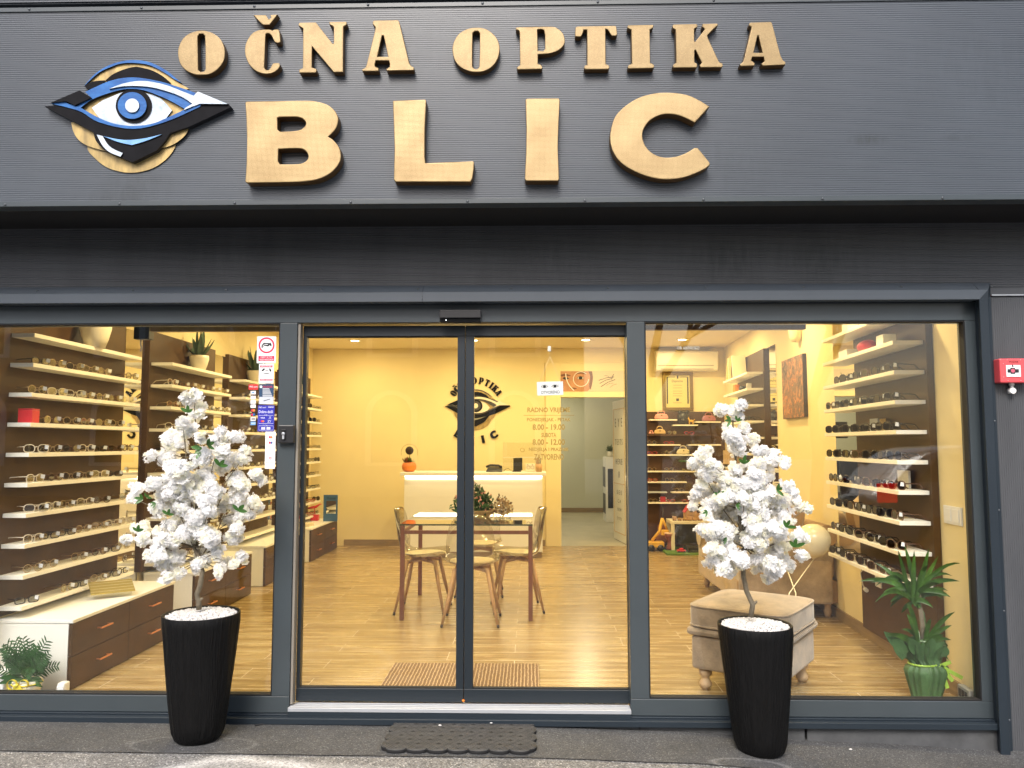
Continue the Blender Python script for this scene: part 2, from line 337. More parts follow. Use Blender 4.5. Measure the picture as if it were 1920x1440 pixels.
# smooth outline: (x,y) corner, (x,y,1) smooth point
def outline(pts, n=6):
    N = len(pts); out = []
    for i in range(N):
        p1, p2 = pts[i], pts[(i+1) % N]
        out.append((p1[0], p1[1]))
        s1, s2 = len(p1) > 2, len(p2) > 2
        if not (s1 or s2): continue
        p0 = pts[i-1] if s1 else p1; p3 = pts[(i+2) % N] if s2 else p2
        for k in range(1, n):
            t = k/n; q = []
            for a in (0, 1):
                q.append(.5*(2*p1[a]+(p2[a]-p0[a])*t+(2*p0[a]-5*p1[a]+4*p2[a]-p3[a])*t*t+(-p0[a]+3*p1[a]-3*p2[a]+p3[a])*t**3))
            out.append(tuple(q))
    return out
def curve_mesh(contours, depth, bevel=0.):
    cu = bpy.data.curves.new('c', 'CURVE'); cu.dimensions = '2D'; cu.fill_mode = 'BOTH'; cu.extrude = depth/2
    cu.bevel_depth = bevel; cu.bevel_resolution = 1; cu.offset = -bevel
    for c in contours:
        sp = cu.splines.new('POLY'); sp.points.add(len(c)-1)
        for i, p in enumerate(c): sp.points[i].co = (p[0], p[1], 0, 1)
        sp.use_cyclic_u = True
    o = bpy.data.objects.new('c', cu); me = bpy.data.meshes.new_from_object(o)
    bpy.data.objects.remove(o); bpy.data.curves.remove(cu); return me
def text_mesh(s, depth=.0006, offset=0., shear=0.):
    cu = bpy.data.curves.new('t', 'FONT'); cu.body = s; cu.extrude = depth/2; cu.offset = offset; cu.shear = shear; cu.resolution_u = 3
    o = bpy.data.objects.new('t', cu); me = bpy.data.meshes.new_from_object(o)
    bpy.data.objects.remove(o); bpy.data.curves.remove(cu); return me
def plane_T(o, ux, uy):
    ux, uy = Vector(ux).normalized(), Vector(uy).normalized(); n = ux.cross(uy)
    m = Matrix((ux, uy, n)).transposed().to_4x4(); m.translation = Vector(o); return m
def facing_T(Y): return plane_T((0, Y, 0), (1, 0, 0), (0, 0, 1))      # 2D (x,z) on a plane facing the street
def solid2d(name, contours, T, depth, mats, parent=None, bevel=0., keep=False, side=None):
    """flat shape with thickness: its front at T's plane, its body behind"""
    me = curve_mesh(contours, depth-2*bevel, bevel)
    me.transform(T @ Matrix.Translation((0, 0, -depth/2)))
    mats = mats if isinstance(mats, (list, tuple)) else [mats]
    for x in mats: me.materials.append(M[x])
    if len(mats) > 1:
        nrm = (T.to_3x3() @ Vector((0, 0, 1))).normalized()
        for p in me.polygons: p.material_index = 0 if abs(p.normal.dot(nrm)) > .5 else 1
    else:
        for p in me.polygons: p.material_index = 0
    me.update(); return link(name, me, parent, 0, keep)
def fit_text(s, x0, x1, y0, y1, T, mat, parent=None, name='lettering', depth=.0008, offset=0.):
    me = text_mesh(s, 1.0, offset)
    vs = [v.co for v in me.vertices]; a0, a1 = min(v.x for v in vs), max(v.x for v in vs); b0, b1 = min(v.y for v in vs), max(v.y for v in vs)
    me.transform(T @ Matrix.Translation((x0, y0, 0)) @ Matrix.Diagonal(((x1-x0)/(a1-a0), (y1-y0)/(b1-b0), depth, 1)) @ Matrix.Translation((-a0, -b0, -.5)))
    me.materials.append(M[mat]); return link(name, me, parent)
def px_text(s, px0, px1, py0, py1, Y, mat, parent=None, name='lettering', offset=0.):
    a = aY(px0, py1, Y); b = aY(px1, py0, Y)
    return fit_text(s, a.x, b.x, a.z, b.z, facing_T(Y), mat, parent, name, offset=offset)
def px_rect(mb, px0, px1, py0, py1, Y, th=.001, m=0):
    a = aY(px0, py1, Y); b = aY(px1, py0, Y); mb.box(a.x, b.x, Y, Y+th, a.z, b.z, m); return mb
def join_meshes(name, objs, parent):
    """joins linked mesh objects made with the same parent into one"""
    bm = bmesh.new(); mats = []
    for o in objs:
        off = {}
        for i, mt in enumerate(o.data.materials):
            if mt not in mats: mats.append(mt)
            off[i] = mats.index(mt)
        k = len(bm.faces); bm.from_mesh(o.data); bm.faces.ensure_lookup_table()
        for f in bm.faces[k:]: f.material_index = off.get(f.material_index, 0)
    me = bpy.data.meshes.new(name); bm.to_mesh(me); bm.free()
    for mt in mats: me.materials.append(mt)
    o2 = bpy.data.objects.new(name, me); COL.objects.link(o2)
    if parent is not None: o2.parent = parent; ROOT[o2] = ROOT.get(parent, Vector())
    for o in objs: bpy.data.objects.remove(o)
    return o2
# ================================================================== SETTING: ground, street
def gz(x):
    P = [(-60, -.03), (-3, -.035), (0, -.045), (.6, -.06), (1.5, -.11), (2.5, -.15), (6, -.2), (60, -.2)]
    for (a, za), (b, zb) in zip(P, P[1:]):
        if x <= b: t = (x-a)/(b-a); t = t*t*(3-2*t) if abs(b-a) < 5 else t; return za+(zb-za)*t
    return -.2
def ground_sheet(name, xs, ys, dz, mat):
    mb = MB(); n = len(xs)
    vs = [(x, y, gz(x)+dz) for y in ys for x in xs]
    fs = [(j*n+i, j*n+i+1, (j+1)*n+i+1, (j+1)*n+i) for j in range(len(ys)-1) for i in range(n-1)]
    mb.add(vs, fs, 0, True); o = mb.build(name, mat, None, keep=True); return struct(o)
xs0 = [-80, -40, -20, -10, -6] + [-4+.25*i for i in range(33)] + [5, 6, 10, 20, 40, 80]
M['asphalt'] = asphalt_mat('asphalt', (.07, .069, .067), (.185, .183, .178), (.52, .51, .49), chalk=[(-1.30, -.90, .42, .40, 1.0, .17, 1.0), (-1.05, -.62, .5, .10, .6, .5, .45)], fine=165)
M['screed'] = asphalt_mat('dark_screed', (.036, .037, .038), (.070, .071, .073), (.20, .20, .195), chalk=[(1.0, -.42, .17, .06, 1.0, .20, .22), (-1.6, -.36, .3, .1, 1, .10, .12)], fine=230)
ground_sheet('ground', xs0, [-80, -40, -20, -10, -6, -4, -2, -1, -.5, -.02, .4], 0, M['asphalt'])
ground_sheet('pavement', [-9, -6] + [-4+.25*i for i in range(26)] + [2.47], [-.455, -.25, -.03], .006, M['screed'])
# ================================================================== SHOP BUILDING
B = thing('shop_building', 'dark grey metal clad shopfront building with broad fascia over a lit glazed front', 'building', (0, 0, 0))
def ribs(x0, x1, z0, z1, Y, pitch, dep, duty=.35):
    """horizontally micro-ribbed sheet facing the street, folded at the back"""
    mb = MB(); z = z0; pr = []
    while z < z1-1e-6:
        pr += [(z, 0), (z+pitch*duty, 0), (z+pitch*(duty+.15), dep), (z+pitch*.85, dep)]; z += pitch
    pr = [p for p in pr if p[0] < z1]+[(z1, 0)]
    vs = []; fs = []
    for zz, d in pr: vs += [(x0, Y+d, zz), (x1, Y+d, zz)]
    for i in range(len(pr)-1): fs.append((2*i, 2*i+1, 2*i+3, 2*i+2))
    mb.add(vs, fs); return mb
YS = -.45
def stain_and_reflection(mat, spots, tone=.55):
    """dirt marks on the fascia, reflections painted as dark blotches on the cladding: (x, z, half width, half height, strength)"""
    n = mat.node_tree.nodes; l = mat.node_tree.links; b = n['Principled BSDF']; src = b.inputs['Base Color'].links[0].from_socket
    tc = n.new('ShaderNodeTexCoord'); no = n.new('ShaderNodeTexNoise'); no.inputs['Scale'].default_value = 14; no.inputs['Detail'].default_value = 8; no.inputs['Roughness'].default_value = .7
    mp0 = n.new('ShaderNodeMapping'); mp0.inputs['Scale'].default_value = (2.2, 1, .45); l.new(tc.outputs['Object'], mp0.inputs[0]); l.new(mp0.outputs[0], no.inputs['Vector'])
    for (x, z, w, h, st) in spots:
        mp = n.new('ShaderNodeMapping'); mp.inputs['Location'].default_value = (-x/w, 0, -z/h); mp.inputs['Scale'].default_value = (1/w, 0, 1/h); l.new(tc.outputs['Object'], mp.inputs[0])
        le = n.new('ShaderNodeVectorMath'); le.operation = 'LENGTH'; l.new(mp.outputs[0], le.inputs[0])
        r = n.new('ShaderNodeMapRange'); r.inputs[1].default_value = 1; r.inputs[2].default_value = .2; r.inputs[3].default_value = 0; r.inputs[4].default_value = 1; l.new(le.outputs['Value'], r.inputs[0])
        r2 = n.new('ShaderNodeMapRange'); r2.inputs[1].default_value = .38; r2.inputs[2].default_value = .6; r2.inputs[3].default_value = 0; r2.inputs[4].default_value = st; l.new(no.outputs['Fac'], r2.inputs[0])
        m = n.new('ShaderNodeMath'); m.operation = 'MULTIPLY'; l.new(r.outputs[0], m.inputs[0]); l.new(r2.outputs[0], m.inputs[1])
        mx = n.new('ShaderNodeMix'); mx.data_type = 'RGBA'; l.new(m.outputs[0], mx.inputs[0]); l.new(src, mx.inputs[6]); mx.inputs[7].default_value = (tone*.06, tone*.07, tone*.075, 1); src = mx.outputs[2]
    l.new(src, b.inputs['Base Color'])
q1, q2, q3, q4 = aY(1628, 262, YS), aY(1800, 258, YS), aY(260, 352, YS), aY(205, 372, YS)
stain_and_reflection(M['fascia'], [(q1.x, q1.z, .12, .035, .9), (q2.x, q2.z, .10, .02, .6), (q3.x, q3.z, .22, .11, .6), (q4.x, q4.z, .25, .05, .5), (.9, 2.75, .6, .25, .22), (-.6, 3.3, .8, .3, .18), (2.2, 3.2, .6, .4, .2)])
stain_and_reflection(M['cladding'], [(1.05, 2.35, .35, .2, .55), (1.55, 2.35, .3, .2, .5), (.1, 2.36, .5, .2, .35), (-1.6, 2.34, .7, .2, .3)], .45)  # dark blotches: vertical reflections and stains put into the cladding's colour
mb = ribs(-5.2, 4.6, 2.566, 3.531, YS, .0108, .0015); mb.box(-5.2, 4.6, YS+.006, YS+.06, 2.56, 3.54)
mb.build('fascia_panel', 'fascia', B)
mb = MB(); mb.box(-5.2, 4.6, YS-.006, YS+.07, 2.541, 2.564); mb.box(-5.2, 4.6, YS-.003, YS+.07, 2.5645, 2.568)
mb.build('fascia_trim', 'anth', B, .002)
mb = MB(); mb.box(-5.2, 4.6, YS-.006, YS+.07, 3.533, 3.556); mb.build('fascia_trim', 'anth', B, .002)
MB().box(-5.2, 4.6, YS+.03, YS+.3, 3.50, 3.62).build('shadow_gap', 'black', B)
mb = ribs(-5.2, 4.6, 3.584, 4.3, YS-.004, .0108, .0022); mb.box(-5.2, 4.6, YS+.004, YS+.06, 3.578, 4.3); mb.build('upper_panel', 'fascia', B)
MB().box(-5.2, 4.6, YS+.05, -.0, 2.546, 2.58).build('soffit', 'black', B)
mb = MB().box(-5.2, 4.6, -.03, .12, 2.56, 4.4); mb.build('parapet_wall', 'anth2', B)
MB().box(-5.2, 4.6, -.45, 12.2, 4.4, 4.5).build('roof', 'anth2', B)
MB().box(-5.3, -5.2, -.45, 12.2, -.1, 4.5).build('side_wall', 'anth2', B)
MB().box(4.6, 4.7, -.45, 12.2, -.25, 4.5).build('side_wall', 'anth2', B)
MB().box(-5.2, 4.6, 12.1, 12.2, -.1, 4.4).build('rear_wall', 'anth2', B)
mb = ribs(-5.2, 4.6, 2.205, 2.548, -.05, .0125, .0034); mb.box(-5.2, 4.6, -.044, .0, 2.165, 2.548); mb.build('wall_cladding', 'cladding', B)
# screws of the fascia trims
def screw_at(x, y, z):
    mb = MB(); mb.lathe([(.0001, -.0045), (.005, -.004), (.007, 0)], n=10, T=Matrix.Translation((x, y, z)) @ Matrix.Rotation(R(90), 4, 'X') @ Matrix.Scale(-1, 4, (0, 0, 1)))
    return mb.build('screw', 'screw', B)
for i in range(12):
    x = -4.3+i*.566
    screw_at(x+.04, YS-.006, 2.551); screw_at(x+.11, YS-.006, 3.546)
# portal: folded sheet frame standing proud around the glazing
XR0, XR1 = 2.343, 2.316          # inner edge at glass / at front
XL = -3.35
def fold(pts, x0, x1):            # profile (y,z) swept along x
    mb = MB(); n = len(pts); vs = [(x0, y, z) for y, z in pts]+[(x1, y, z) for y, z in pts]
    fs = [(i, i+1, n+i+1, n+i) for i in range(n-1)]; mb.add(vs, fs); return mb
for xa, xb in ((XL-.1, -.562), (-.560, XR1+.001)):
    mb = fold([(-.053, 2.224), (-.056, 2.221), (-.100, 2.180), (-.110, 2.177), (-.110, 2.128), (-.107, 2.126), (-.02, 2.1285)], xa, xb)
    mb.build('portal_trim', 'trim', B)
def foldz(pts, z0, z1):           # profile (x,y) swept upward
    mb = MB(); n = len(pts); vs = [(x, y, z0) for x, y in pts]+[(x, y, z1) for x, y in pts]
    fs = [(i, i+1, n+i+1, n+i) for i in range(n-1)]; mb.add(vs, fs); return mb
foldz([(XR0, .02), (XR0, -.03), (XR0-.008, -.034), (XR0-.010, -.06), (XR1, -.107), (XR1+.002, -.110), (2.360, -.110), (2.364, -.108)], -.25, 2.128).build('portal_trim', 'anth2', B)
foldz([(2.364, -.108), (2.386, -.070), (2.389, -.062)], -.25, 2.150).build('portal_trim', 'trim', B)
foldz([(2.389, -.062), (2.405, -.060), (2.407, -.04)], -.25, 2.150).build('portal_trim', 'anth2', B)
# mitred corner cap of the portal
MB().add([(XR1+.0012, -.110, 2.128), (2.364, -.1095, 2.177), (XR1+.0012, -.110, 2.177), (2.409, -.055, 2.224), (XR1+.0012, -.055, 2.224)],
         [(0, 1, 2), (2, 1, 3, 4)]).build('portal_corner', 'trim', B)
MB().add([(XR1+.002, -.110, 2.1282), (2.362, -.110, 2.1282), (2.364, -.1095, 2.177), (2.388, -.066, 2.15), (2.409, -.055, 2.224), (2.407, -.055, 2.15)], [(0, 1, 2), (1, 3, 4, 2), (3, 5, 4)]).build('portal_corner', 'anth2', B)
foldz([(XL, .02), (XL-.02, -.11), (XL-.07, -.11), (XL-.11, -.05)], -.2, 2.128).build('portal_trim', 'anth2', B)
for px in (70, 250, 424, 602, 784, 959, 1140, 1323, 1507, 1690, 1860): p = aY(px, 540, -.08); screw_at(p.x, -.081, 2.200)
for z in (.02, .55, 1.05, 1.5): screw_at(2.372, -.096, z)
MB().box(XL-.1, 2.40, .03, .12, 2.12, 2.6).build('lintel', 'black', B)
# sheet wall on the right of the portal, with its light edge strip on top
mb = MB().box(2.408, 2.590, -.050, .05, -.3, 2.150)
for k_ in range(16): mb.box(2.414+k_*.011, 2.419+k_*.011, -.0518, -.0501, -.3, 2.150)
mb; mb.build('side_panel', 'cladding', B)
MB().box(2.410, 4.6, -.062, .05, 2.155, 2.162).build('edge_strip', 'silver', B)
MB().box(2.59, 4.6, .02, .1, -.3, 2.150).build('side_panel', 'black', B)
MB().box(2.66, 4.6, -.02, .019, -.3, 2.150).build('side_panel', 'anth2', B)
MB().box(-5.2, XL-.02, -.03, .1, -.2, 2.6).build('side_panel', 'anth2', B)
# sill and plinth
mb = MB(); mb.box(XL, XR0+.02, -.085, .10, -.034, -.004); mb.box(XL, XR0+.02, -.045, .10, -.004, .004); mb.build('sill', 'anth2', B, .002)
for i, (a, b) in enumerate(((XL, -2.0), (-1.997, -.72), (-.717, .55), (.553, 1.38), (1.392, XR0+.04))):
    MB().box(a, b, -.055, .08, -.45, -.036).build('plinth_tile', 'plinth', B, .002)
# ------------------------------------------------------------------ glazing
GT, GB = 2.030, .092
def window(label, xa, xb, l_post, r_post):
    w = thing('shop_window', label, 'window', ((xa+xb)/2, 0, 0), 'fixed shopfront windows')
    mb = MB(); YF, YB = -.03, .05
    mb.box(xa-l_post, xb+r_post, YF, YB, .005, GB-.004)
    if l_post: mb.box(xa-l_post, xa, YF, YB, GB-.004, GT)
    if r_post: mb.box(xb, xb+r_post, YF, YB, GB-.004, GT)
    mb.build('frame', 'anth', w, .003)
    mb = MB(); g = .006
    mb.box(xa, xb, YF+.004, .02, GT-g, GT-.0005); mb.box(xa, xb, YF+.004, .02, GB-.0035, GB+.003)
    if l_post: mb.box(xa+.0005, xa+g, YF+.004, .02, GB+.003, GT-g)
    if r_post: mb.box(xb-g, xb-.0005, YF+.004, .02, GB+.003, GT-g)
    mb.build('gasket', 'black', w)
    MB().box(xa+.003, xb-.003, -.004, .004, GB, GT-.002).build('glass_pane', 'glass', w)
    return w
WL = window('wide left shop window with stickers beside the sliding doors', XL+.03, -1.333, .03, .093)
WR = window('right shop window between door and portal, white tree in front', .609, 2.283, .095, .058)
hd = MB().box(XL, XR0-.002, -.03, .10, GT+.0005, 2.127).build('door_header', 'anth', None, .003)
tag(hd, 'long dark grey aluminium header beam above windows and doors', 'beam')
# sliding doors
def leaf(label, xa, xb, sl, sr):
    d = thing('sliding_door', label, 'door', ((xa+xb)/2, .05, 0), 'glass sliding door leaves')
    mb = MB(); Y0, Y1 = .030, .075; zt = 2.022
    mb.box(xa, xb, Y0, Y1, .045, .112); mb.box(xa, xb, Y0, Y1, 1.965, zt)
    mb.box(xa, xa+sl, Y0, Y1, .112, 1.965); mb.box(xb-sr, xb, Y0, Y1, .112, 1.965)
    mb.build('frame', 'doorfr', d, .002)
    mb = MB(); mb.box(xa+sl, xb-sr, Y0+.008, Y1-.008, 1.9605, 1.9645); mb.box(xa+sl, xb-sr, Y0+.008, Y1-.008, .1125, .1165)
    mb.build('gasket', 'black', d)
    MB().box(xa+sl+.001, xb-sr-.001, .048, .056, .113, 1.964).build('glass_pane', 'glass', d)
    return d
DL = leaf('left glass sliding door leaf in dark frame, floor mat behind it', -1.225, -.347, .020, .040)
DR = leaf('right glass sliding door leaf with opening hours lettering', -.344, .530, .046, .018)
mb = MB().box(-1.238, -1.226, -.02, .03, .045, GT); mb.build('brush_seal', pm('seal_grey', (.22, .20, .17), .5), DL)
mb = MB()
for k in range(5): mb.box(-1.238, .512, -.06+k*.03, -.037+k*.03, .021, .040-k*.0012)
mb.box(-1.238, .512, -.059, .09, .021, .032)
step_ = MB().box(-1.238, .512, -.057, .09, .0045, .0205); step_.box(-1.238, .512, -.056, -.0455, -.0035, .0045); step_.build('sill', 'anth2', B)
tag(mb.build('door_threshold', 'silver', None, .0015), 'bright ribbed aluminium threshold rail under the sliding doors', 'threshold')
tag(MB().ball((-.3465, .025, .056), .008, 8, 6, sc=(1, 1, .8)).build('door_stop', 'orange', None), 'tiny orange stopper between the two door leaves at the threshold', 'door stop')
# motion sensor over the doors
sn = thing('door_sensor', 'black motion sensor bar above the sliding doors', 'sensor', (-.34, -.03, 2.06))
a, b = aY(824, 604.5, -.06), aY(902, 581, -.06)
mb = MB(); mb.box(a.x, b.x, -.068, -.031, a.z+.022, b.z); mb.build('housing', 'blackp', sn, .004)
mb = MB(); mb.box(a.x+.001, b.x-.001, -.060, -.031, a.z, a.z+.0215); mb.build('lens_cover', pm('gloss_black', (.006, .006, .006), .1), sn, .003)
MB().ball((a.x+.035, -.061, a.z+.012), .0018, 8, 6).build('indicator_light', pm('indicator', (1, 1, 1), .4, emit=(1, 1, 1), es=4), sn)
# key switch on the mullion
a, b = aY(522, 831, -.05), aY(552, 797, -.05)
ks = thing('key_switch', 'small black key switch box on the post left of the doors', 'key switch', ((a.x+b.x)/2, -.04, a.z))
mb = MB(); mb.box(a.x, b.x, -.062, -.0305, a.z, b.z); mb.build('housing', 'blackp', ks, .005)
cx = (a.x*1.25+b.x*.75)/2; cz = (a.z+b.z)/2
MB().box(cx-.012, cx+.012, -.0655, -.0625, cz-.030, cz+.024).build('key_plate', pm('plate_black', (.008, .008, .008), .3), ks, .001)
mb = MB(); mb.lathe([(.0001, .008), (.0085, .008), (.0085, 0)], n=16, T=Matrix.Translation((cx, -.0655, cz+.002)) @ Matrix.Rotation(R(90), 4, 'X')); mb.box(cx-.005, cx+.005, -.073, -.0655, cz-.026, cz-.004)
mb.build('lock_cylinder', 'silver', ks)
# fire alarm call box on the right
fa = thing('fire_alarm_box', 'red fire alarm call point with white window on dark wall', 'alarm box', (2.48, -.05, 1.70))
Yf = -.112; a, b = aY(1876.5, 717.5, Yf), aY(1931, 672, Yf)
mb = MB(); mb.box(a.x, b.x, Yf, -.0525, a.z, b.z); mb.build('housing', 'alarm', fa, .006)
c0, c1 = aY(1887.5, 706.5, Yf-.004), aY(1913.5, 684.5, Yf-.004)
mb = MB(); mb.box(c0.x, c1.x, Yf-.004, Yf-.0005, c0.z, c1.z); mb.build('call_panel', 'wht', fa, .001)
w = c1.x-c0.x; h = c1.z-c0.z; zc = c0.z+h*.52
mb = MB(); mb.box(c0.x+w*.08, c1.x-w*.14, Yf-.0048, Yf-.0042, zc-.010, zc+.008); mb.box(c0.x+w*.28, c0.x+w*.60, Yf-.0052, Yf-.0044, zc-.016, zc+.015)
mb.add([(c0.x+w*.36, Yf-.005, zc+.020), (c0.x+w*.52, Yf-.005, zc+.020), (c0.x+w*.44, Yf-.005, zc+.034)], [(0, 1, 2)]); mb.build('pictogram', 'ink', fa)
MB().lathe([(.0001, 0), (.0105, 0)], n=20, T=Matrix.Translation((c0.x+w*.44, Yf-.0056, zc)) @ Matrix.Rotation(R(90), 4, 'X')).build('push_button', pm('button_red', (.55, .10, .16), .5), fa)
px_text('POŽAR', 1892.5, 1909.5, 676, 680, Yf-.001, 'ink', fa)
for (qx, qy) in ((1888, 675), (1913, 675), (1881, 682), (1882, 707), (1890, 714), (1914, 714)):
    p = aY(qx, qy, Yf); MB().ball((p.x, Yf-.0008, p.z), .0022, 8, 5).build('screw', 'silver', fa)
p = aY(1897, 727, -.07)
mb = MB(); mb.tube([(p.x, -.07, p.z+.030), (p.x, -.07, p.z+.012)], .013, 12); mb.tube([(p.x, -.07, p.z+.011), (p.x, -.07, p.z-.004)], .009, 12); mb.tube([(p.x-.002, -.085, p.z-.016), (p.x-.002, -.05, p.z-.016)], .0155, 14)
mb.build('cable_gland', 'pwht', fa)
# ------------------------------------------------------------------ SIGN LETTERS
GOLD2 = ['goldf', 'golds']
def sign_letter(label, cropo, sc, contours, depth, bevel=.003):
    Yl = YS-depth
    cs = []
    for c in contours:
        pts = outline([(p[0], p[1])+tuple(p[2:]) for p in c])
        cs.append([(lambda q: (q.x, q.z))(aY(cropo[0]+x/sc, cropo[1]+y/sc, Yl)) for x, y in pts])
    o = solid2d('sign_letter', cs, facing_T(Yl), depth-.0005, GOLD2, None, bevel)
    for p in o.data.polygons: p.use_smooth = False
    return tag(o, label, 'letter', 'gold letters of the shop sign')
def sm(*p): return [(a, b, 1) for a, b in p]
O1 = sm((455, 295), (620, 330), (740, 420), (800, 540), (812, 640), (790, 760), (700, 880), (580, 950), (460, 963), (340, 950), (210, 880), (135, 780), (108, 650), (120, 540), (180, 420), (290, 335))
O1i = [(402, 385), (430, 348), (485, 345), (512, 375), (520, 600), (520, 880), (495, 912), (440, 915), (412, 890), (405, 600)]
Cc = [(1370, 282, 1), (1470, 280, 1), (1525, 295), (1560, 280, 1), (1610, 280, 1), (1630, 310, 1), (1645, 440, 1), (1630, 478, 1), (1570, 475, 1), (1545, 440, 1), (1510, 370, 1), (1470, 340, 1), (1430, 345, 1), (1420, 380), (1402, 850), (1425, 885, 1), (1470, 885, 1), (1500, 850, 1), (1530, 795, 1), (1590, 783, 1), (1633, 795, 1), (1630, 850, 1), (1570, 910, 1), (1480, 945, 1), (1380, 942, 1), (1260, 890, 1), (1160, 780, 1), (1112, 620, 1), (1130, 480, 1), (1210, 350, 1), (1290, 300, 1)]
Cv = [(1238, 65), (1428, 65), (1470, 130), (1500, 110), (1495, 62), (1605, 55), (1500, 190), (1480, 212), (1385, 212), (1350, 185)]
Nn = [(75, 200), (90, 178), (335, 172), (350, 190), (590, 495), (605, 490), (605, 245), (590, 232), (540, 205), (535, 165), (795, 162), (803, 195), (790, 215), (750, 240), (745, 920), (605, 922), (280, 535), (277, 850), (345, 875), (350, 900), (335, 930), (90, 932), (82, 885), (140, 860), (145, 265), (80, 225)]
A1 = [(1190, 165), (1205, 145), (1570, 138), (1590, 165), (1740, 790), (1770, 830), (1810, 850), (1805, 893), (1400, 900), (1393, 875), (1445, 840), (1445, 790), (1430, 748), (1235, 748), (1222, 810), (1225, 835), (1280, 865), (1275, 905), (1040, 908), (1025, 882), (1080, 850), (1100, 800), (1225, 290), (1230, 245), (1190, 200)]
A1i = [(1330, 370), (1355, 375), (1420, 690), (1258, 688)]
O2 = sm((430, 172), (560, 190), (680, 270), (755, 380), (775, 500), (745, 640), (660, 760), (540, 825), (430, 840), (310, 825), (180, 760), (95, 650), (65, 500), (90, 380), (170, 260), (300, 190))
O2i = [(370, 255), (395, 228), (450, 225), (478, 260), (475, 600), (470, 760), (440, 792), (395, 790), (365, 760), (365, 500)]
Pp = [(1015, 175), (1060, 165), (1540, 158, 1), (1650, 190, 1), (1725, 260, 1), (1752, 350, 1), (1740, 430, 1), (1660, 510, 1), (1530, 560, 1), (1350, 575), (1350, 715), (1400, 735), (1418, 770), (1405, 795), (1045, 803), (1030, 770), (1080, 735), (1075, 245), (1060, 215), (1020, 205)]
Ppi = [(1340, 205), (1400, 195), (1440, 210), (1455, 290), (1455, 490), (1430, 525), (1350, 520)]
Tt = [(80, 185), (110, 168), (735, 158), (750, 180), (765, 300), (745, 322), (680, 325), (655, 300), (610, 225), (570, 210), (575, 780), (630, 808), (635, 845), (615, 870), (240, 873), (218, 845), (235, 805), (270, 800), (268, 225), (215, 225), (190, 300), (165, 338), (75, 335), (72, 300)]
Ii = [(930, 165), (945, 150), (1345, 142), (1360, 160), (1345, 195), (1295, 220), (1303, 765), (1360, 790), (1370, 830), (1350, 852), (945, 860), (932, 830), (950, 800), (1003, 780), (993, 225), (930, 195)]
Kk = [(90, 140), (105, 125), (450, 118), (468, 140), (460, 165), (415, 190), (415, 375), (430, 385), (575, 195), (535, 160), (540, 115), (760, 110), (772, 135), (700, 195), (610, 290), (620, 330), (790, 690), (840, 710), (845, 745), (830, 768), (510, 770), (497, 740), (530, 700), (435, 508), (418, 515), (418, 690), (455, 710), (462, 750), (445, 772), (105, 775), (92, 745), (110, 720), (145, 700), (135, 205), (92, 180)]
A2 = [(1240, 110), (1260, 95), (1570, 85), (1585, 110), (1710, 590), (1750, 665), (1785, 690), (1780, 730), (1440, 745), (1422, 715), (1470, 680), (1460, 612), (1285, 612), (1268, 665), (1325, 705), (1315, 745), (1110, 752), (1097, 725), (1145, 690), (1160, 650), (1265, 215), (1275, 165), (1240, 140)]
A2i = [(1365, 290), (1380, 292), (1440, 550), (1305, 548)]
Bb = [(148, 170), (170, 153), (600, 145), (1000, 138, 1), (1150, 150, 1), (1300, 190, 1), (1400, 260, 1), (1460, 350, 1), (1470, 440, 1), (1430, 550, 1), (1330, 655), (1400, 700, 1), (1480, 800, 1), (1510, 910, 1), (1490, 1020, 1), (1400, 1140, 1), (1260, 1230, 1), (1080, 1280, 1), (800, 1300, 1), (170, 1310), (148, 1290), (165, 1050), (172, 700), (165, 430)]
Bi1 = [(605, 385), (640, 375), (860, 372, 1), (960, 395, 1), (1010, 460, 1), (970, 530, 1), (860, 570, 1), (640, 580), (608, 550)]
Bi2 = [(620, 830), (900, 820, 1), (1000, 850, 1), (1045, 930, 1), (1010, 1000, 1), (900, 1040, 1), (640, 1045), (615, 1000)]
Ll = [(92, 105), (440, 92), (447, 110), (432, 400), (430, 700), (440, 765), (945, 745), (955, 760), (950, 830), (935, 930), (915, 965), (120, 965), (103, 940), (110, 600), (100, 300)]
I2 = [(1497, 95), (1515, 82), (1850, 80), (1863, 100), (1850, 350), (1842, 600), (1855, 930), (1845, 955), (1505, 955), (1490, 935), (1505, 600), (1508, 400)]
C2 = [(1595, 300), (1450, 210, 1), (1280, 135, 1), (1050, 102, 1), (830, 110, 1), (600, 170, 1), (400, 290, 1), (250, 450, 1), (185, 680, 1), (200, 880, 1), (290, 1050, 1), (450, 1180, 1), (700, 1290, 1), (950, 1335, 1), (1200, 1315, 1), (1420, 1240, 1), (1560, 1165, 1), (1605, 1120), (1590, 1085), (1430, 890), (1385, 885), (1260, 960, 1), (1100, 1015, 1), (930, 1020, 1), (780, 960, 1), (680, 850, 1), (642, 720, 1), (670, 600, 1), (760, 490, 1), (900, 420, 1), (1050, 408, 1), (1200, 440, 1), (1385, 530)]
DT, DB_ = .042, .058
sign_letter('small gold letter O right above the blue eye emblem', (320, 20), 8, [O1, O1i], DT)
sign_letter('small gold letter C with a caron above it', (320, 20), 8, [Cc, Cv], DT)
sign_letter('small gold letter N in the top row of the sign', (550, 20), 8, [Nn], DT)
sign_letter('small gold letter A following the N in the top row', (550, 20), 8, [A1, A1i], DT)
sign_letter('small gold letter O standing left of the P', (840, 30), 8, [O2, O2i], DT)
sign_letter('small gold letter P between O and T', (840, 30), 8, [Pp, Ppi], DT)
sign_letter('small gold letter T between P and I', (1070, 30), 8.727, [Tt], DT)
sign_letter('small gold letter I between T and K', (1070, 30), 8.727, [Ii], DT)
sign_letter('small gold letter K in the top row of the sign', (1250, 30), 8, [Kk], DT)
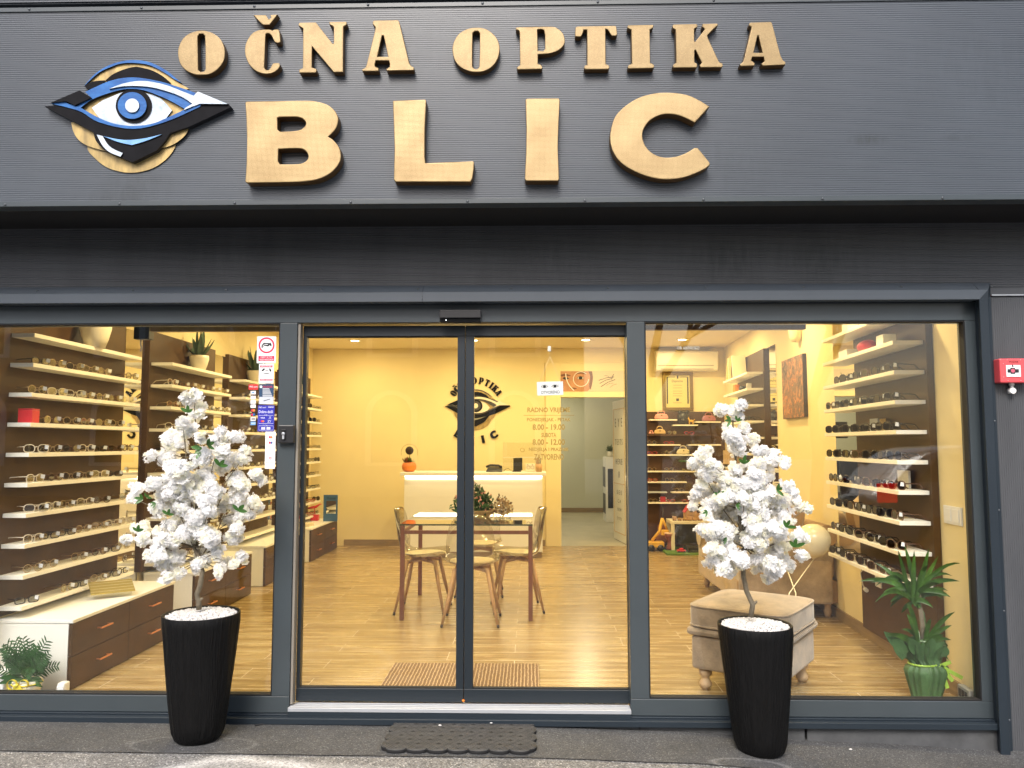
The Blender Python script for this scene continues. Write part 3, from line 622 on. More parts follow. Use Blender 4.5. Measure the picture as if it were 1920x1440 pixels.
sign_letter('small gold letter A at the right end of the top row', (1250, 30), 8, [A2, A2i], DT)
sign_letter('large gold letter B nearest the blue eye emblem', (440, 170), 7.58, [Bb, Bi1, Bi2], DB_, .004)
sign_letter('large gold letter L right of the B', (720, 170), 5.647, [Ll], DB_, .004)
sign_letter('large gold letter I, a plain upright bar', (720, 170), 5.647, [I2], DB_, .004)
sign_letter('large gold letter C at the right end of the lower word', (1120, 160), 7.58, [C2], DB_, .004)
# ------------------------------------------------------------------ EYE EMBLEM (layered painted plates)
def ell(cx, cy, rx, ry, n=40): return [(cx+rx*math.cos(2*math.pi*i/n), cy+ry*math.sin(2*math.pi*i/n)) for i in range(n)]
EYE = [  # name, material key, layer, thickness, contours
 ('gold_disc', 'G', 0, .012, [sm((485, 900), (560, 1020), (700, 1120), (900, 1162), (1090, 1130), (1230, 1050), (1320, 950))+[(1360, 860), (1200, 700), (600, 700)]]),
 ('gold_disc', 'G', 1, .022, [[(330, 672), (350, 760, 1), (400, 840, 1), (480, 895, 1), (600, 935, 1), (720, 965), (900, 900), (1180, 930), (1290, 900, 1), (1380, 850, 1), (1450, 780, 1), (1478, 708), (900, 600)]]),
 ('gold_crescent', 'G', 0, .014, [[(460, 315), (520, 240, 1), (620, 165, 1), (780, 105, 1), (930, 82, 1), (1080, 110, 1), (1230, 180, 1), (1350, 270, 1), (1475, 345), (1200, 400), (800, 350)]]),
 ('blue_crescent', 'B', 1, .022, [[(455, 318), (560, 200, 1), (700, 115, 1), (860, 70, 1), (1000, 68, 1), (1130, 100, 1), (1260, 170, 1), (1340, 235, 1), (1400, 285), (1330, 250, 1), (1240, 190, 1), (1100, 118, 1), (960, 94, 1), (820, 98, 1), (700, 138, 1), (590, 195, 1)]]),
 ('black_brow', 'K', 1.3, .024, [[(660, 265), (740, 200, 1), (860, 150, 1), (960, 128), (1100, 160, 1), (1210, 215, 1), (1290, 280), (1200, 360), (800, 350)], [(480, 345), (460, 315), (500, 290, 1), (560, 270, 1), (655, 262), (640, 290), (560, 350)]]),
 ('eye_ground', 'G', 1.2, .024, [[(425, 530), (560, 440, 1), (750, 370, 1), (900, 340, 1), (1100, 380, 1), (1300, 470, 1), (1440, 548), (1250, 650, 1), (1100, 700, 1), (900, 716, 1), (700, 680, 1), (560, 615, 1)]]),
 ('eye_white', 'W', 2, .03, [[(530, 530), (640, 455), (850, 368, 1), (900, 360, 1), (1070, 390, 1), (1200, 440, 1), (1310, 555), (1250, 635), (1100, 692, 1), (940, 712, 1), (760, 692, 1), (610, 640)]]),
 ('iris_ring', 'K', 2.6, .036, [ell(937, 510, 175, 166)]),
 ('blue_lid', 'B', 3, .04, [[(465, 375), (560, 330, 1), (700, 270, 1), (850, 238, 1), (1000, 238, 1), (1200, 275, 1), (1400, 335, 1), (1540, 385), (1500, 490), (1440, 545), (1300, 465, 1), (1150, 398, 1), (1000, 352, 1), (850, 348, 1), (700, 385, 1), (530, 450, 1), (415, 535), (380, 520), (520, 425)]]),
 ('white_lid', 'W2', 3.8, .046, [[(700, 345), (820, 298, 1), (950, 272, 1), (1080, 272, 1), (1250, 308, 1), (1400, 365, 1), (1520, 412), (1562, 372), (1852, 492), (1580, 490), (1500, 520), (1425, 552), (1440, 530), (1508, 490), (1400, 420, 1), (1250, 365, 1), (1100, 328, 1), (950, 316, 1), (820, 322, 1)]]),
 ('blue_iris', 'B', 3.6, .046, [ell(922, 507, 140, 130)]),
 ('white_pupil', 'W2', 4.3, .052, [ell(922, 507, 68, 68)]),
 ('blue_lower_lid', 'B', 3.2, .042, [[(135, 490), (260, 470), (330, 500, 1), (430, 535, 1), (600, 628, 1), (760, 686, 1), (930, 705, 1), (1100, 688, 1), (1250, 632, 1), (1420, 552, 1), (1520, 495), (1600, 487), (1580, 520), (1250, 665, 1), (930, 735, 1), (600, 670, 1), (430, 570, 1), (250, 515)]]),
 ('black_lower_lid', 'K', 2.8, .038, [[(68, 515), (180, 512), (330, 530, 1), (430, 580, 1), (600, 665, 1), (760, 715, 1), (930, 738, 1), (1100, 722, 1), (1260, 665, 1), (1400, 590, 1), (1560, 500), (1640, 490), (1860, 490), (1885, 522), (1480, 712), (1290, 775), (1240, 850, 1), (1160, 945), (925, 1060), (710, 972), (640, 930, 1), (570, 850, 1), (545, 768)]]),
 ('black_corner', 'K', 4, .05, [[(130, 480), (410, 360), (525, 430), (360, 505), (280, 465)]]),
 ('white_stroke', 'W', 3.6, .046, [[(578, 790), (635, 805), (680, 880, 1), (740, 930, 1), (830, 970), (810, 1005), (700, 960, 1), (630, 890, 1)]]),
 ('blue_stroke', 'B2', 3.4, .044, [[(640, 805), (780, 835, 1), (900, 842, 1), (1050, 825, 1), (1210, 788), (1060, 850, 1), (920, 892), (780, 860, 1)]]),
]
def emblem(root, to2d, Y0, lay, mats, thick):
    for nm, k, l, th, cs in EYE:
        Yl = Y0-.006-l*lay
        cc = [[to2d(x, y, Yl) for x, y in outline([tuple(p) for p in c], 4)] for c in cs]
        solid2d(nm, cc, facing_T(Yl), .006*thick+l*lay*.9, [mats[k], 'logoedge'], root)
em = thing('eye_emblem', 'blue, black and gold layered eye emblem left of the sign letters', 'emblem', (-1.86, YS, 2.7))
def t1(x, y, Y): q = aY(70+x/5.189, 100+y/5.189, Y); return (q.x, q.z)
emblem(em, t1, YS, .0095, dict(G='logogold', B='lblue', B2='lblue2', K='lblack', W='lwhite', W2='lwhite'), 1)
# ================================================================== SHOP INTERIOR: shell
YBK, XWL, ZC = 6.60, -3.03, 2.72
def XR(Y): return 2.39+.055*(Y-1.05)
RA = math.atan(.055)
struct(MB().box(-3.3, 3.1, .101, 6.66, -.05, 0).build('floor', 'floor', None))
M['floor2'] = pm('exam_room_floor', (.40, .36, .24), .45, 0, .12, 3)
struct(MB().box(-1.2, 3.0, 6.661, 12.1, -.05, -.001).build('floor', 'floor2', None))
struct(MB().box(-3.3, 3.2, .121, 6.6, ZC, ZC+.1).build('ceiling', 'ceil', None))
struct(MB().box(-1.2, 3.0, 6.73, 12.1, 2.6, 2.7).build('ceiling', 'examw', None))
struct(MB().box(XWL-.15, XWL, .06, 6.6, 0, ZC).build('wall', 'wall', None))
mb = MB(); x0, x1 = XR(.06), XR(6.6)
mb.add([(x0, .06, 0), (x0+.2, .06, 0), (x1+.2, 6.6, 0), (x1, 6.6, 0), (x0, .06, ZC), (x0+.2, .06, ZC), (x1+.2, 6.6, ZC), (x1, 6.6, ZC)],
       [(0, 3, 2, 1), (4, 5, 6, 7), (0, 1, 5, 4), (1, 2, 6, 5), (2, 3, 7, 6), (3, 0, 4, 7)])
struct(mb.build('wall', 'wall', None))
DX0, DX1, DZ = .43, 1.345, 2.035
mb = MB(); mb.box(XWL-.15, DX0, YBK, YBK+.12, 0, ZC+.1); mb.box(DX1, 3.1, YBK, YBK+.12, 0, ZC+.1); mb.box(DX0, DX1, YBK, YBK+.12, DZ, ZC+.1)
struct(mb.build('wall', 'wall', None))
mb = MB(); mb.box(-1.2, -1.1, 6.73, 12.0, 0, 2.6); mb.box(2.9, 3.0, 6.73, 12.0, 0, 2.6); mb.box(-1.2, 3.0, 11.95, 12.05, 0, 2.6)
struct(mb.build('wall', 'examw', None))
MBs = MB(); MBs.box(-2.55, -1.58, YBK-.014, YBK-.0005, 0, .085)
tag(MBs.build('skirting_board', 'base', None), 'wood look skirting along the back wall left of the counter', 'skirting', 'skirting boards')
tag(MB().box(.165, .205, YBK-.014, YBK-.0005, 0, .085).build('skirting_board', 'base', None), 'short piece of skirting between counter and door frame', 'skirting', 'skirting boards')
def RW(s, t, z):   # s: depth (world Y) along the right wall, t: distance out into the room
    return Vector((XR(s)-t*math.cos(RA), s+t*math.sin(RA), z))
def rbox(mb, s0, s1, t0, t1, z0, z1, m=0):
    p = [RW(s0, t0, z0), RW(s0, t1, z0), RW(s1, t1, z0), RW(s1, t0, z0)]; q = [Vector((v.x, v.y, z1)) for v in p]
    return mb.add(p+q, [(0, 3, 2, 1), (4, 5, 6, 7), (0, 1, 5, 4), (1, 2, 6, 5), (2, 3, 7, 6), (3, 0, 4, 7)], m)
tag(rbox(MB(), .1, 6.58, .0005, .014, 0, .085).build('skirting_board', 'base', None), 'wood look skirting along the right wall', 'skirting', 'skirting boards')
tag(MB().box(-1.1, 2.9, 11.935, 11.9495, 0, .09).build('skirting_board', 'base', None), 'dark skirting in the room behind the doorway', 'skirting', 'skirting boards')
# doorway surround
df = thing('door_surround', 'cream panelled surround of the open doorway in the back wall', 'door frame', (.9, YBK, 0))
mb = MB(); mb.box(.22, DX0, YBK-.030, YBK-.0005, 0, 2.51); mb.box(DX1, 1.55, YBK-.030, YBK-.0005, 0, 2.51); mb.box(DX0, DX1, YBK-.030, YBK-.0005, DZ, 2.51)
mb.build('casing', 'wall', df, .004)
MB().box(.21, 1.56, YBK-.036, YBK-.0005, 2.511, 2.53).build('moulding', 'wall', df)
# door leaf with the eye chart, opened into the next room
dl = thing('interior_door', 'open white inner door with a printed eye chart of letters', 'door', (1.335, 6.74, 0))
p0, p1 = Vector((1.335, 6.735, 0)), Vector((1.235, 7.47, 0)); u = (p1-p0).normalized(); T = plane_T(p0, u, (0, 0, 1))
W_ = (p1-p0).length
mb = MB(); mb.box(0, W_, .01, 2.02, 0, .035, 0, T); mb.build('leaf', 'white', dl, .003)
mb = MB()
for a in (.055, W_-.065): mb.box(a, a+.008, .12, 1.90, -.005, -.0005, 0, T)
for zz in (.12, .82, 1.892): mb.box(.055, W_-.057, zz, zz+.008, -.0052, -.0006, 0, T)
mb.build('moulding', 'tan', dl)
Tm = T @ Matrix.Translation((0, 0, .0025)) @ Matrix.Translation((W_, 0, 0)) @ Matrix.Scale(-1, 4, (1, 0, 0))
# letters are read from the shop side: their plane faces -X
Tc = plane_T(p1+Vector((-.004, 0, 0)), -u, (0, 0, 1))
for s, xa, xb, z0, z1 in (('E  Y  E', .17, .58, 1.64, 1.76), ('T E S T S', .17, .58, 1.38, 1.46), ('H E R E', .19, .56, 1.10, 1.18), ('0', .34, .40, .91, 1.0), ('S E E', .24, .52, .67, .73), ('C A', .29, .46, .55, .60), ('N O W', .27, .48, .43, .48), ('E Y E S', .26, .50, .31, .35)):
    fit_text(s, xa, xb, z0, z1, Tc, 'ink', dl, offset=-.012)
# the next room's few visible things
mc = thing('instrument_cabinet', 'narrow white cabinet with dark gaps beside the open inner door', 'cabinet', (1.52, 10.2, 0))
mb = MB(); mb.box(1.36, 1.80, 9.9, 10.4, 0, 1.16); mb.build('body', 'white', mc, .006)
mb = MB(); mb.box(1.355, 1.3595, 9.93, 10.37, .62, .98); mb.box(1.355, 1.3595, 9.93, 10.37, .15, .5); mb.box(1.40, 1.75, 9.895, 9.8995, .25, .95); mb.build('door_gap', 'blackp', mc)
def leafy(mb, c, n, L, w, spread=1., droop=.5, up=.6, m=0, seg=4, fold=.25, rnd=random):
    """strap leaves fanning out of c"""
    for i in range(n):
        az = 2*math.pi*(i*.618+rnd.random()*.08); el = R(88) - spread*(i/n)*R(80) + rnd.uniform(-.12, .12); l = L*rnd.uniform(.75, 1.08); ww = w*rnd.uniform(.8, 1.15)
        d = Vector((math.cos(az)*math.cos(el), math.sin(az)*math.cos(el), math.sin(el))); p = Vector(c); sd_ = Vector((-math.sin(az), math.cos(az), 0)); vs = []
        for k in range(seg+1):
            t = k/seg; wd = ww*(math.sin(math.pi*min(1, (t*.86+.12)))**.8)*.5
            nrm = sd_.cross(d).normalized()
            vs += [p-sd_*wd+nrm*wd*fold, p.copy(), p+sd_*wd+nrm*wd*fold]
            p = p+d*(l/seg); d = (d+Vector((0, 0, -droop*.28*(t+.3)*(1.4-el*.5)))).normalized()
        fs = []
        for k in range(seg): b = 3*k; fs += [(b, b+1, b+4, b+3), (b+1, b+2, b+5, b+4)]
        mb.add(vs, fs, m, True)
    return mb
pp = thing('potted_plant', 'small bushy plant on top of the white cabinet in the next room', 'plant', (1.5, 10.0, 1.16))
MB().lathe([(.0001, 0), (.05, 0), (.065, .1), (.055, .1), (.05, .07)], (1.46, 10.05, 1.161)).build('pot', 'creampot', pp)
leafy(MB(), (1.46, 10.05, 1.24), 26, .16, .035, 1.1).build('foliage', 'leafd', pp)
# examination unit (seen in the wall mirror)
eu = thing('examination_unit', 'black optical examination unit on a stand in the next room', 'equipment', (.1, 10.6, 0))
mb = MB(); mb.box(-.35, .55, 10.5, 11.0, 0, .74); mb.build('table', 'white', eu, .01)
mb = MB(); mb.tube([(.5, 10.8, .74), (.5, 10.8, 1.7), (.45, 10.7, 1.78), (.1, 10.6, 1.78)], .025, 8); mb.box(-.02, .22, 10.5, 10.62, 1.5, 1.8); mb.box(-.2, .1, 10.6, 10.66, .85, 1.15); mb.box(.12, .3, 10.45, 10.62, .8, 1.3); mb.build('instrument', 'blackp', eu, .005)
mb = MB(); mb.box(-.1, .4, 9.6, 10.05, .42, .55); mb.box(-.1, .4, 9.5, 9.6, .5, 1.15); mb.tube([(.15, 9.85, 0), (.15, 9.85, .42)], .05, 10); mb.lathe([(.0001, 0), (.3, 0), (.28, .04), (.05, .06)], (.15, 9.85, 0))
tag(mb.build('patient_chair', 'blackp', None, .02), 'black patient chair in the next room, seen in the mirror', 'chair')
# ------------------------------------------------------------------ lamps
def area(name, loc, size, energy, col, parent, rot=(0, 0, 0), sy=None, spread=180):
    ld = bpy.data.lights.new(name, 'AREA'); ld.energy = energy; ld.color = col; ld.size = size; ld.spread = R(spread)
    ld.shape = 'DISK' if sy is None else 'RECTANGLE'
    if sy: ld.size_y = sy
    o = bpy.data.objects.new(name, ld); COL.objects.link(o); o.location = Vector(loc)-ROOT.get(parent, Vector()); o.rotation_euler = rot; o.parent = parent; return o
WARM = (1, .765, .36)
def downlight(x, y, z, e, label, col=WARM, grp='round ceiling downlights of the shop'):
    t = thing('ceiling_light', label, 'ceiling light', (x, y, z), grp)
    MB().lathe([(.052, -.0045), (.078, -.006), (.080, -.001), (.052, -.0008)], (x, y, z), 24).build('trim_ring', 'pwht', t)
    MB().lathe([(.0001, -.004), (.051, -.004)], (x, y, z), 24).build('lamp', 'lamp', t)
    area('lamp_light', (x, y, z-.012), .11, e, col, t); return t
nm = {.9: 'front', 2.8: 'second', 4.7: 'third', 5.75: 'rear'}
sd2 = {-2.25: 'far left', -.72: 'centre left', .72: 'centre right', 1.95: 'far right'}
for y in nm:
    for x in sd2:
        downlight(x, y, ZC, 10 if y > 5 else 12.2, 'round recessed downlight, %s of the %s ceiling row' % (sd2[x], nm[y]))
downlight(.9, 8.6, 2.6, 19, 'neutral round downlight in the room behind the doorway', (1, .86, .60), 'round ceiling downlights of the next room')
downlight(.4, 10.9, 2.6, 16, 'neutral round downlight at the back of the room behind the doorway', (1, .86, .60), 'round ceiling downlights of the next room')
# ------------------------------------------------------------------ eyewear prototypes
def lens_c(kind):
    k = {'round': (.0235, .0225, 2.0), 'rect': (.027, .0175, 3.2), 'sun': (.030, .0250, 2.6), 'wide': (.029, .022, 2.8)}[kind]
    rx, rz, e = k; out = []
    for i in range(20):
        t = 2*math.pi*i/20; c, s = math.cos(t), math.sin(t)
        out.append((rx*math.copysign(abs(c)**(2/e), c), rz*math.copysign(abs(s)**(2/e), s)-(.0025*c*c if kind != 'round' else 0)))
    return out, rx, rz
def glasses_proto(kind, fr, r, lens, tagged=True, flat=-50):
    pts, rx, rz = lens_c(kind); gap = .009; mb = MB(); cz = rz+r
    for sgn in (-1, 1):
        cx = sgn*(rx+gap)
        loop = [(cx+p[0]*sgn, -.004*abs(p[0]+rx)/rx*0, cz+p[1]) for p in pts]; loop.append(loop[0]); mb.tube(loop, r, 5, 0, caps=False)
        ex = sgn*(2*rx+gap)
        mb.tube([(ex, 0, cz+rz*.45), (ex+sgn*.004, .006, cz+rz*.45), (ex+sgn*.005, .05, cz+rz*.42), (ex+sgn*.004, .10, cz+rz*.25), (ex+sgn*.001, .125, cz*.45), (ex-sgn*.002, .142, .002)], [r*1.2, r*1.2, r, r, r*1.1, r], 5)
    mb.tube([(-gap-.001, 0, cz+rz*.3), (0, -.002, cz+rz*.5), (gap+.001, 0, cz+rz*.3)], r, 5)
    o = mb.build('eyeglasses', [fr], None, keep=True); ROOT[o] = Vector()
    for sgn in (-1, 1):
        m2 = MB(); cx = sgn*(rx+gap); poly = [(cx+p[0]*.98, .0008, cz+p[1]*.98) for p in pts]
        m2.poly(poly); m2.poly([(x, -.0008, z) for x, y, z in poly][::-1]); m2.build('lens', lens, o)
    if tagged:
        m3 = MB(); T = Matrix.Translation((rx*1.8, -.006, cz+.006)) @ Matrix.Rotation(R(flat), 4, 'Z') @ Matrix.Rotation(R(8), 4, 'Y')
        m3.box(-.011, .011, -.0006, .0006, -.010, .013, 0, T); m3.build('price_tag', 'wht', o)
    return o
def unlink_tree(o):
    for ch in list(o.children): bpy.data.objects.remove(ch)
    bpy.data.objects.remove(o)
P = {
 'gold round': glasses_proto('round', 'metalf', .0021, 'lens'), 'dark rectangular': glasses_proto('rect', 'darkf', .0031, 'lens'),
 'pale rectangular': glasses_proto('wide', 'clearf', .0029, 'lens'), 'brown round': glasses_proto('round', 'brownf', .0029, 'lens'),
 'dark sunglass': glasses_proto('sun', 'darkf', .0034, 'sun', True, 50), 'brown sunglass': glasses_proto('sun', 'brownf', .0034, 'sun', True, 50),
 'dark untagged': glasses_proto('sun', 'darkf', .0034, 'sun', False), 'gold small': glasses_proto('round', 'metalf', .0019, 'lens', False), 'dark small': glasses_proto('rect', 'darkf', .0028, 'lens', False), 'red small': glasses_proto('rect', 'redf', .0030, 'lens', False)}
ORD = ['topmost', 'second', 'third', 'fourth', 'fifth', 'sixth', 'seventh', 'eighth', 'ninth', 'tenth']
ORN = ['first', 'second', 'third', 'fourth', 'fifth', 'sixth', 'seventh', 'eighth', 'ninth', 'tenth']
rg = random.Random(11)
def put(kind, loc, rz, label, group):
    o = copy_tree(P[kind]); o.location = loc; o.rotation_euler = (0, 0, rz); tag(o, label, 'eyeglasses', group); return o
# ------------------------------------------------------------------ left wall display units
ZS = [2.03-.174*i for i in range(10)]
bays = [(.31, 1.56, 1.58), (1.92, 3.14, 3.16), (3.52, 4.75, 4.77), (5.10, 6.35, 6.37)]
bn = ['nearest', 'second', 'third', 'farthest']
for b, (ya, yb, yp) in enumerate(bays):
    u = thing('display_unit', 'brown panel wall unit with ten white shelves, %s on the left wall' % bn[b], 'shelving', ((XWL+.1), (ya+yb)/2, 0), 'left wall display units')
    mb = MB(); mb.box(XWL+.001, -2.992 if b else -3.022, (ya-.03 if b else ya-.25), yp, .40, 2.28); mb.build('back_panel', 'brown', u, .001)
    for z in ZS:
        MB().box(-2.991 if b else -3.0215, -2.82 if b else -2.885, (ya if b else ya), yb, z-.024, z).build('shelf', 'shelf', u, .0015)
    mi = MB().box(XWL+.001, XWL+.008, yp+.004, (bays[b+1][0]-.035 if b < 3 else 6.58), .02 if b < 3 else .40, 2.25).build('wall_mirror', 'mirror' if b < 3 else 'wall', None)
    if b < 3: tag(mi, 'tall narrow mirror strip beside the %s left display unit' % bn[b], 'mirror', 'mirror strips on the left wall')
    else: bpy.data.objects.remove(mi)
    n = 7 if b < 2 else 5
    for k, z in enumerate(ZS[1:]):
        for j in range(n):
            if b == 2 and k > 6: continue
            y = ya+.10+(yb-ya-.2)*(j+.0)/(n-1)+rg.uniform(-.028, .028)
            if j and rg.random() < .05: continue
            if b == 0 and k == 2 and j == 0: y += .12
            kind = rg.choice(['gold round', 'gold round', 'pale rectangular', 'brown round', 'dark rectangular'] if b == 0 else ['gold round', 'pale rectangular', 'brown round', 'dark rectangular'] if b == 1 else ['dark small', 'gold small', 'dark small', 'dark untagged'] if b == 3 else ['dark rectangular', 'brown round', 'dark rectangular'])
            if b == 3 and k > 6 and j in (1, 3): kind = 'red small'
            kn = kind.replace(' small', ' rimmed').replace('dark untagged', 'dark lensed')
            put(kind, ((-2.845 if b else -2.908)+rg.uniform(-.008, .004), y, z), R(72+rg.uniform(-20, 14)),
                '%s eyeglasses, %s from the window on %s shelf of %s left unit' % (kn, ORN[j], ORN[k+1], bn[b]), 'eyeglasses on the left wall shelves')
# ------------------------------------------------------------------ drawer cabinets
for b, (ya, yb, yp) in enumerate(bays):
    c = thing('drawer_cabinet', 'low white cabinet with four brown drawers, %s along the left wall' % bn[b], 'cabinet', (-2.8, (ya+yb)/2, 0), 'drawer cabinets along the left wall')
    xf = -2.585
    mb = MB(); mb.box(-2.990 if b else -3.02, xf-.024, ya+.0005, yb, 0.002, .372); mb.build('carcass', 'white', c, .001)
    MB().box(-2.990 if b else -3.02, xf+.004, ya-.004, yb+.004, .373, .392).build('top', 'white', c, .002)
    ym = (ya+yb)/2
    for (q0, q1) in ((ya+.002, ym-.002), (ym+.002, yb-.002)):
        for (z0, z1) in ((.006, .185), (.189, .368)):
            d = MB().box(xf-.022, xf, q0, q1, z0, z1).build('drawer', 'brown', c, .0015)
            yc = (q0+q1)/2; mb = MB(); zc = (z0+z1)/2+.012
            mb.box(xf+.022, xf+.031, yc-.065, yc+.065, zc-.0045, zc+.0045)
            for s in (-.055, .055): mb.box(xf, xf+.023, yc+s-.004, yc+s+.004, zc-.004, zc+.004)
            mb.build('handle', 'copper', d, .001)
# things on and by the left units
def pot_(name, c, r, h, mat, parent, flare=1.15, n=24):
    return MB().lathe([(.0001, 0), (r*.72, 0), (r*.95, h*.35), (r*flare, h*.8), (r*flare*.96, h), (r*flare*.86, h), (r*.8, h*.86), (.0001, h*.84)], c, n).build(name, mat, parent)
p = aX(150, 642, -2.93)
t = thing('planter', 'round white planter on the top shelf of the nearest left unit', 'planter', (-2.91, .98, 2.031)); pot_('bowl', (-2.91, .98, 2.031), .085, .16, 'creampot', t)
t = thing('potted_plant', 'grey green agave in a round cream pot, top shelf of second left unit', 'plant', (-2.905, 2.60, 2.031), 'plants on the left display units')
pot_('pot', (-2.905, 2.60, 2.031), .072, .13, 'creampot', t); leafy(MB(), (-2.905, 2.60, 2.13), 13, .26, .05, .62, .05, seg=5, fold=.45).build('foliage', 'agave', t)
t = thing('potted_plant', 'dark agave in a cream pot, top shelf of the third left unit', 'plant', (-2.905, 4.02, 2.031), 'plants on the left display units')
pot_('pot', (-2.905, 4.02, 2.031), .085, .13, 'creampot', t); leafy(MB(), (-2.905, 4.02, 2.13), 13, .30, .05, .62, .05, seg=5, fold=.45).build('foliage', 'agave', t)
t = thing('potted_plant', 'small grassy plant in a white cup on the farthest left unit', 'plant', (-2.9, 5.62, 2.031), 'plants on the left display units')
MB().lathe([(.0001, 0), (.045, 0), (.05, .11), (.042, .11), (.0001, .1)], (-2.9, 5.62, 2.031)).build('pot', 'creampot', t); leafy(MB(), (-2.9, 5.62, 2.13), 60, .17, .012, .95, .15).build('foliage', 'leafd', t)
t = thing('jewellery_box', 'red box behind the eyeglasses on the fourth shelf of the nearest unit', 'box', (-2.93, .40, ZS[3]))
MB().box(-2.985, -2.90, .345, .415, ZS[3]+.001, ZS[3]+.075).build('body', 'red', t, .003); MB().box(-2.986, -2.899, .344, .416, ZS[3]+.0765, ZS[3]+.083).build('lid', 'red', t, .003)
tag(MB().box(-2.96, -2.93, 2.05, 2.14, ZS[4]+.001, ZS[4]+.065).build('card_box', 'cream', None, .002), 'small cream card box on the fifth shelf of the second left unit', 'box')
# sample board on cabinet 1
t = thing('sample_board', 'tilted board of gold toned lens samples on the nearest cabinet', 'sample board', (-2.72, 1.0, .393))
T = Matrix.Translation((-2.70, .94, .40)) @ Matrix.Rotation(R(38), 4, 'Z') @ Matrix.Rotation(R(24), 4, 'X')
MB().box(-.13, .13, -.005, .14, .028, .034, 0, T).build('board', pm('olive_gold_board', (.38, .30, .08), .3, .5), t, .002)
mb = MB()
for k in range(4): mb.box(-.128, .128, .018+k*.032, .0205+k*.032, .0345, .0352, 0, T)
mb.build('divider_line', 'cream', t)
MB().box(-.11, .11, 0, .10, 0, .026, 0, T).build('stand', 'sheet', t)
# far cabinet: mirror stand with name, toy plane, box
t = thing('table_mirror', 'blue framed table mirror standing on the farthest drawer cabinet', 'mirror', (-2.72, 6.0, .393))
Ym = 5.95; a, b = aY(606, 969, Ym), aY(633, 928, Ym)
z0 = .3935; z1 = b.z; a1, b1 = aY(611, 963, Ym), aY(630, 939, Ym)
mb = MB(); mb.box(a.x, a1.x, Ym, Ym+.02, z0, z1); mb.box(b1.x, b.x, Ym, Ym+.02, z0, z1); mb.box(a1.x, b1.x, Ym, Ym+.02, z0, max(a1.z, z0+.02)); mb.box(a1.x, b1.x, Ym, Ym+.02, b1.z, z1); mb.build('frame', 'bluep', t)
MB().box(a1.x, b1.x, Ym+.006, Ym+.019, max(a1.z, z0+.02), b1.z).build('mirror_face', 'mirror', t)
px_text('Polaroid', 614, 629, 932, 936.5, Ym-.001, 'ink', t)
t = thing('toy_plane', 'small red toy aeroplane on a red block behind the blue mirror', 'toy', (-2.86, 5.9, .393))
MB().box(-2.86, -2.76, 6.02, 6.10, .3935, .47).build('block', 'red', t, .004)
mb = MB(); mb.tube([(-2.90, 6.06, .55), (-2.80, 6.06, .57), (-2.74, 6.06, .61)], [.012, .018, .006], 8); mb.box(-2.86, -2.81, 5.95, 6.17, .566, .574); mb.box(-2.762, -2.73, 6.01, 6.11, .60, .606); mb.tube([(-2.81, 6.06, .47), (-2.82, 6.06, .56)], .005, 6)
mb.build('plane', 'red', t)
tag(MB().box(-2.80, -2.66, 5.28, 5.48, .3935, .425).build('card_box', 'cream', None, .002), 'flat cream box lying on the farthest drawer cabinet', 'box')
# ------------------------------------------------------------------ right wall display units
ZR = [2.17-.176*i for i in range(10)]
def right_unit(label, s0, s1, panel1, z0, zt, n0=0, n1=10):
    u = thing('display_unit', label, 'shelving', RW((s0+s1)/2, 0, 0), 'right wall display units')
    rbox(MB(), s0-.03, panel1, .0005, .04, z0, zt).build('back_panel', 'brown', u, .001)
    for z in ZR[n0:n1]: rbox(MB(), s0, s1, .041, .215, z-.024, z).build('shelf', 'shelf', u, .0015)
    return u
right_unit('brown panel wall unit with white shelves of sunglasses by the right window', .47, 1.76, 1.60, .0855, 2.45)
tag(rbox(MB(), 1.603, 2.14, .0005, .008, .56, 2.40).build('wall_mirror', 'mirror', None), 'mirror strip right wall, beyond the sunglasses shelves', 'mirror')
right_unit('brown panel wall unit with white shelves deep in the right corner', 4.30, 5.60, 5.60, .0855, 2.42, 0, 10)
tag(rbox(MB(), 3.89, 4.262, .0005, .008, .3, 2.42).build('wall_mirror', 'mirror', None), 'mirror strip on the right wall beside the painting', 'mirror')
for k, z in enumerate(ZR[2:10]):
    for j in range(7 if k != 0 else 6):
        if k == 7 and j < 1: continue
        s = .57+(1.10)*j/6+rg.uniform(-.028, .028)
        kind = rg.choice(['dark sunglass', 'dark sunglass', 'brown sunglass', 'dark untagged'])
        p = RW(s, .19, z)
        put(kind, p, R(-74+rg.uniform(-12, 12))-RA, '%s, %s from the window on the %s shelf of the near right unit' % (kind.replace(' untagged', ' untagged sunglass')+'es', ORN[j], ORN[k+2]), 'sunglasses on the right wall shelves')
for k, z in enumerate(ZR[2:6]):
    for j in range(4):
        p = RW(4.42+.28*j, .19, z); put('dark untagged' if k % 2 else 'dark small', p, R(-78)-RA, 'dark eyeglasses, %s from the mirror on the %s shelf of the deep right unit' % (ORN[j], ORN[k+2]), 'eyeglasses on the deep right unit')
def item_box(label, s, t, z, w, d, h, mat, name='card_box', cat='box', grp=None):
    return tag(rbox(MB(), s-w/2, s+w/2, t-d/2, t+d/2, z+.001, z+h).build(name, mat, None, .003), label, cat, grp)
item_box('white box at the near end of second shelf beside the red case', .78, .13, ZR[1], .11, .08, .075, 'white')
item_box('white flat box at the far end of the second right shelf', 1.45, .13, ZR[1], .17, .08, .06, 'white')
item_box('small white box on the topmost right shelf', 1.40, .13, ZR[0], .10, .08, .08, 'white')
p = RW(1.10, .13, ZR[1]); mb = MB(); mb.ball((p.x, p.y, p.z+.045), .05, 14, 10, sc=(1.1, 2.0, .85))
tag(mb.build('glasses_case', 'redcase', None), 'plump dark red eyeglass case on second shelf of near right unit', 'case')
item_box('white display card behind sunglasses on the seventh right shelf', .74, .07, ZR[6], .16, .015, .11, 'white')
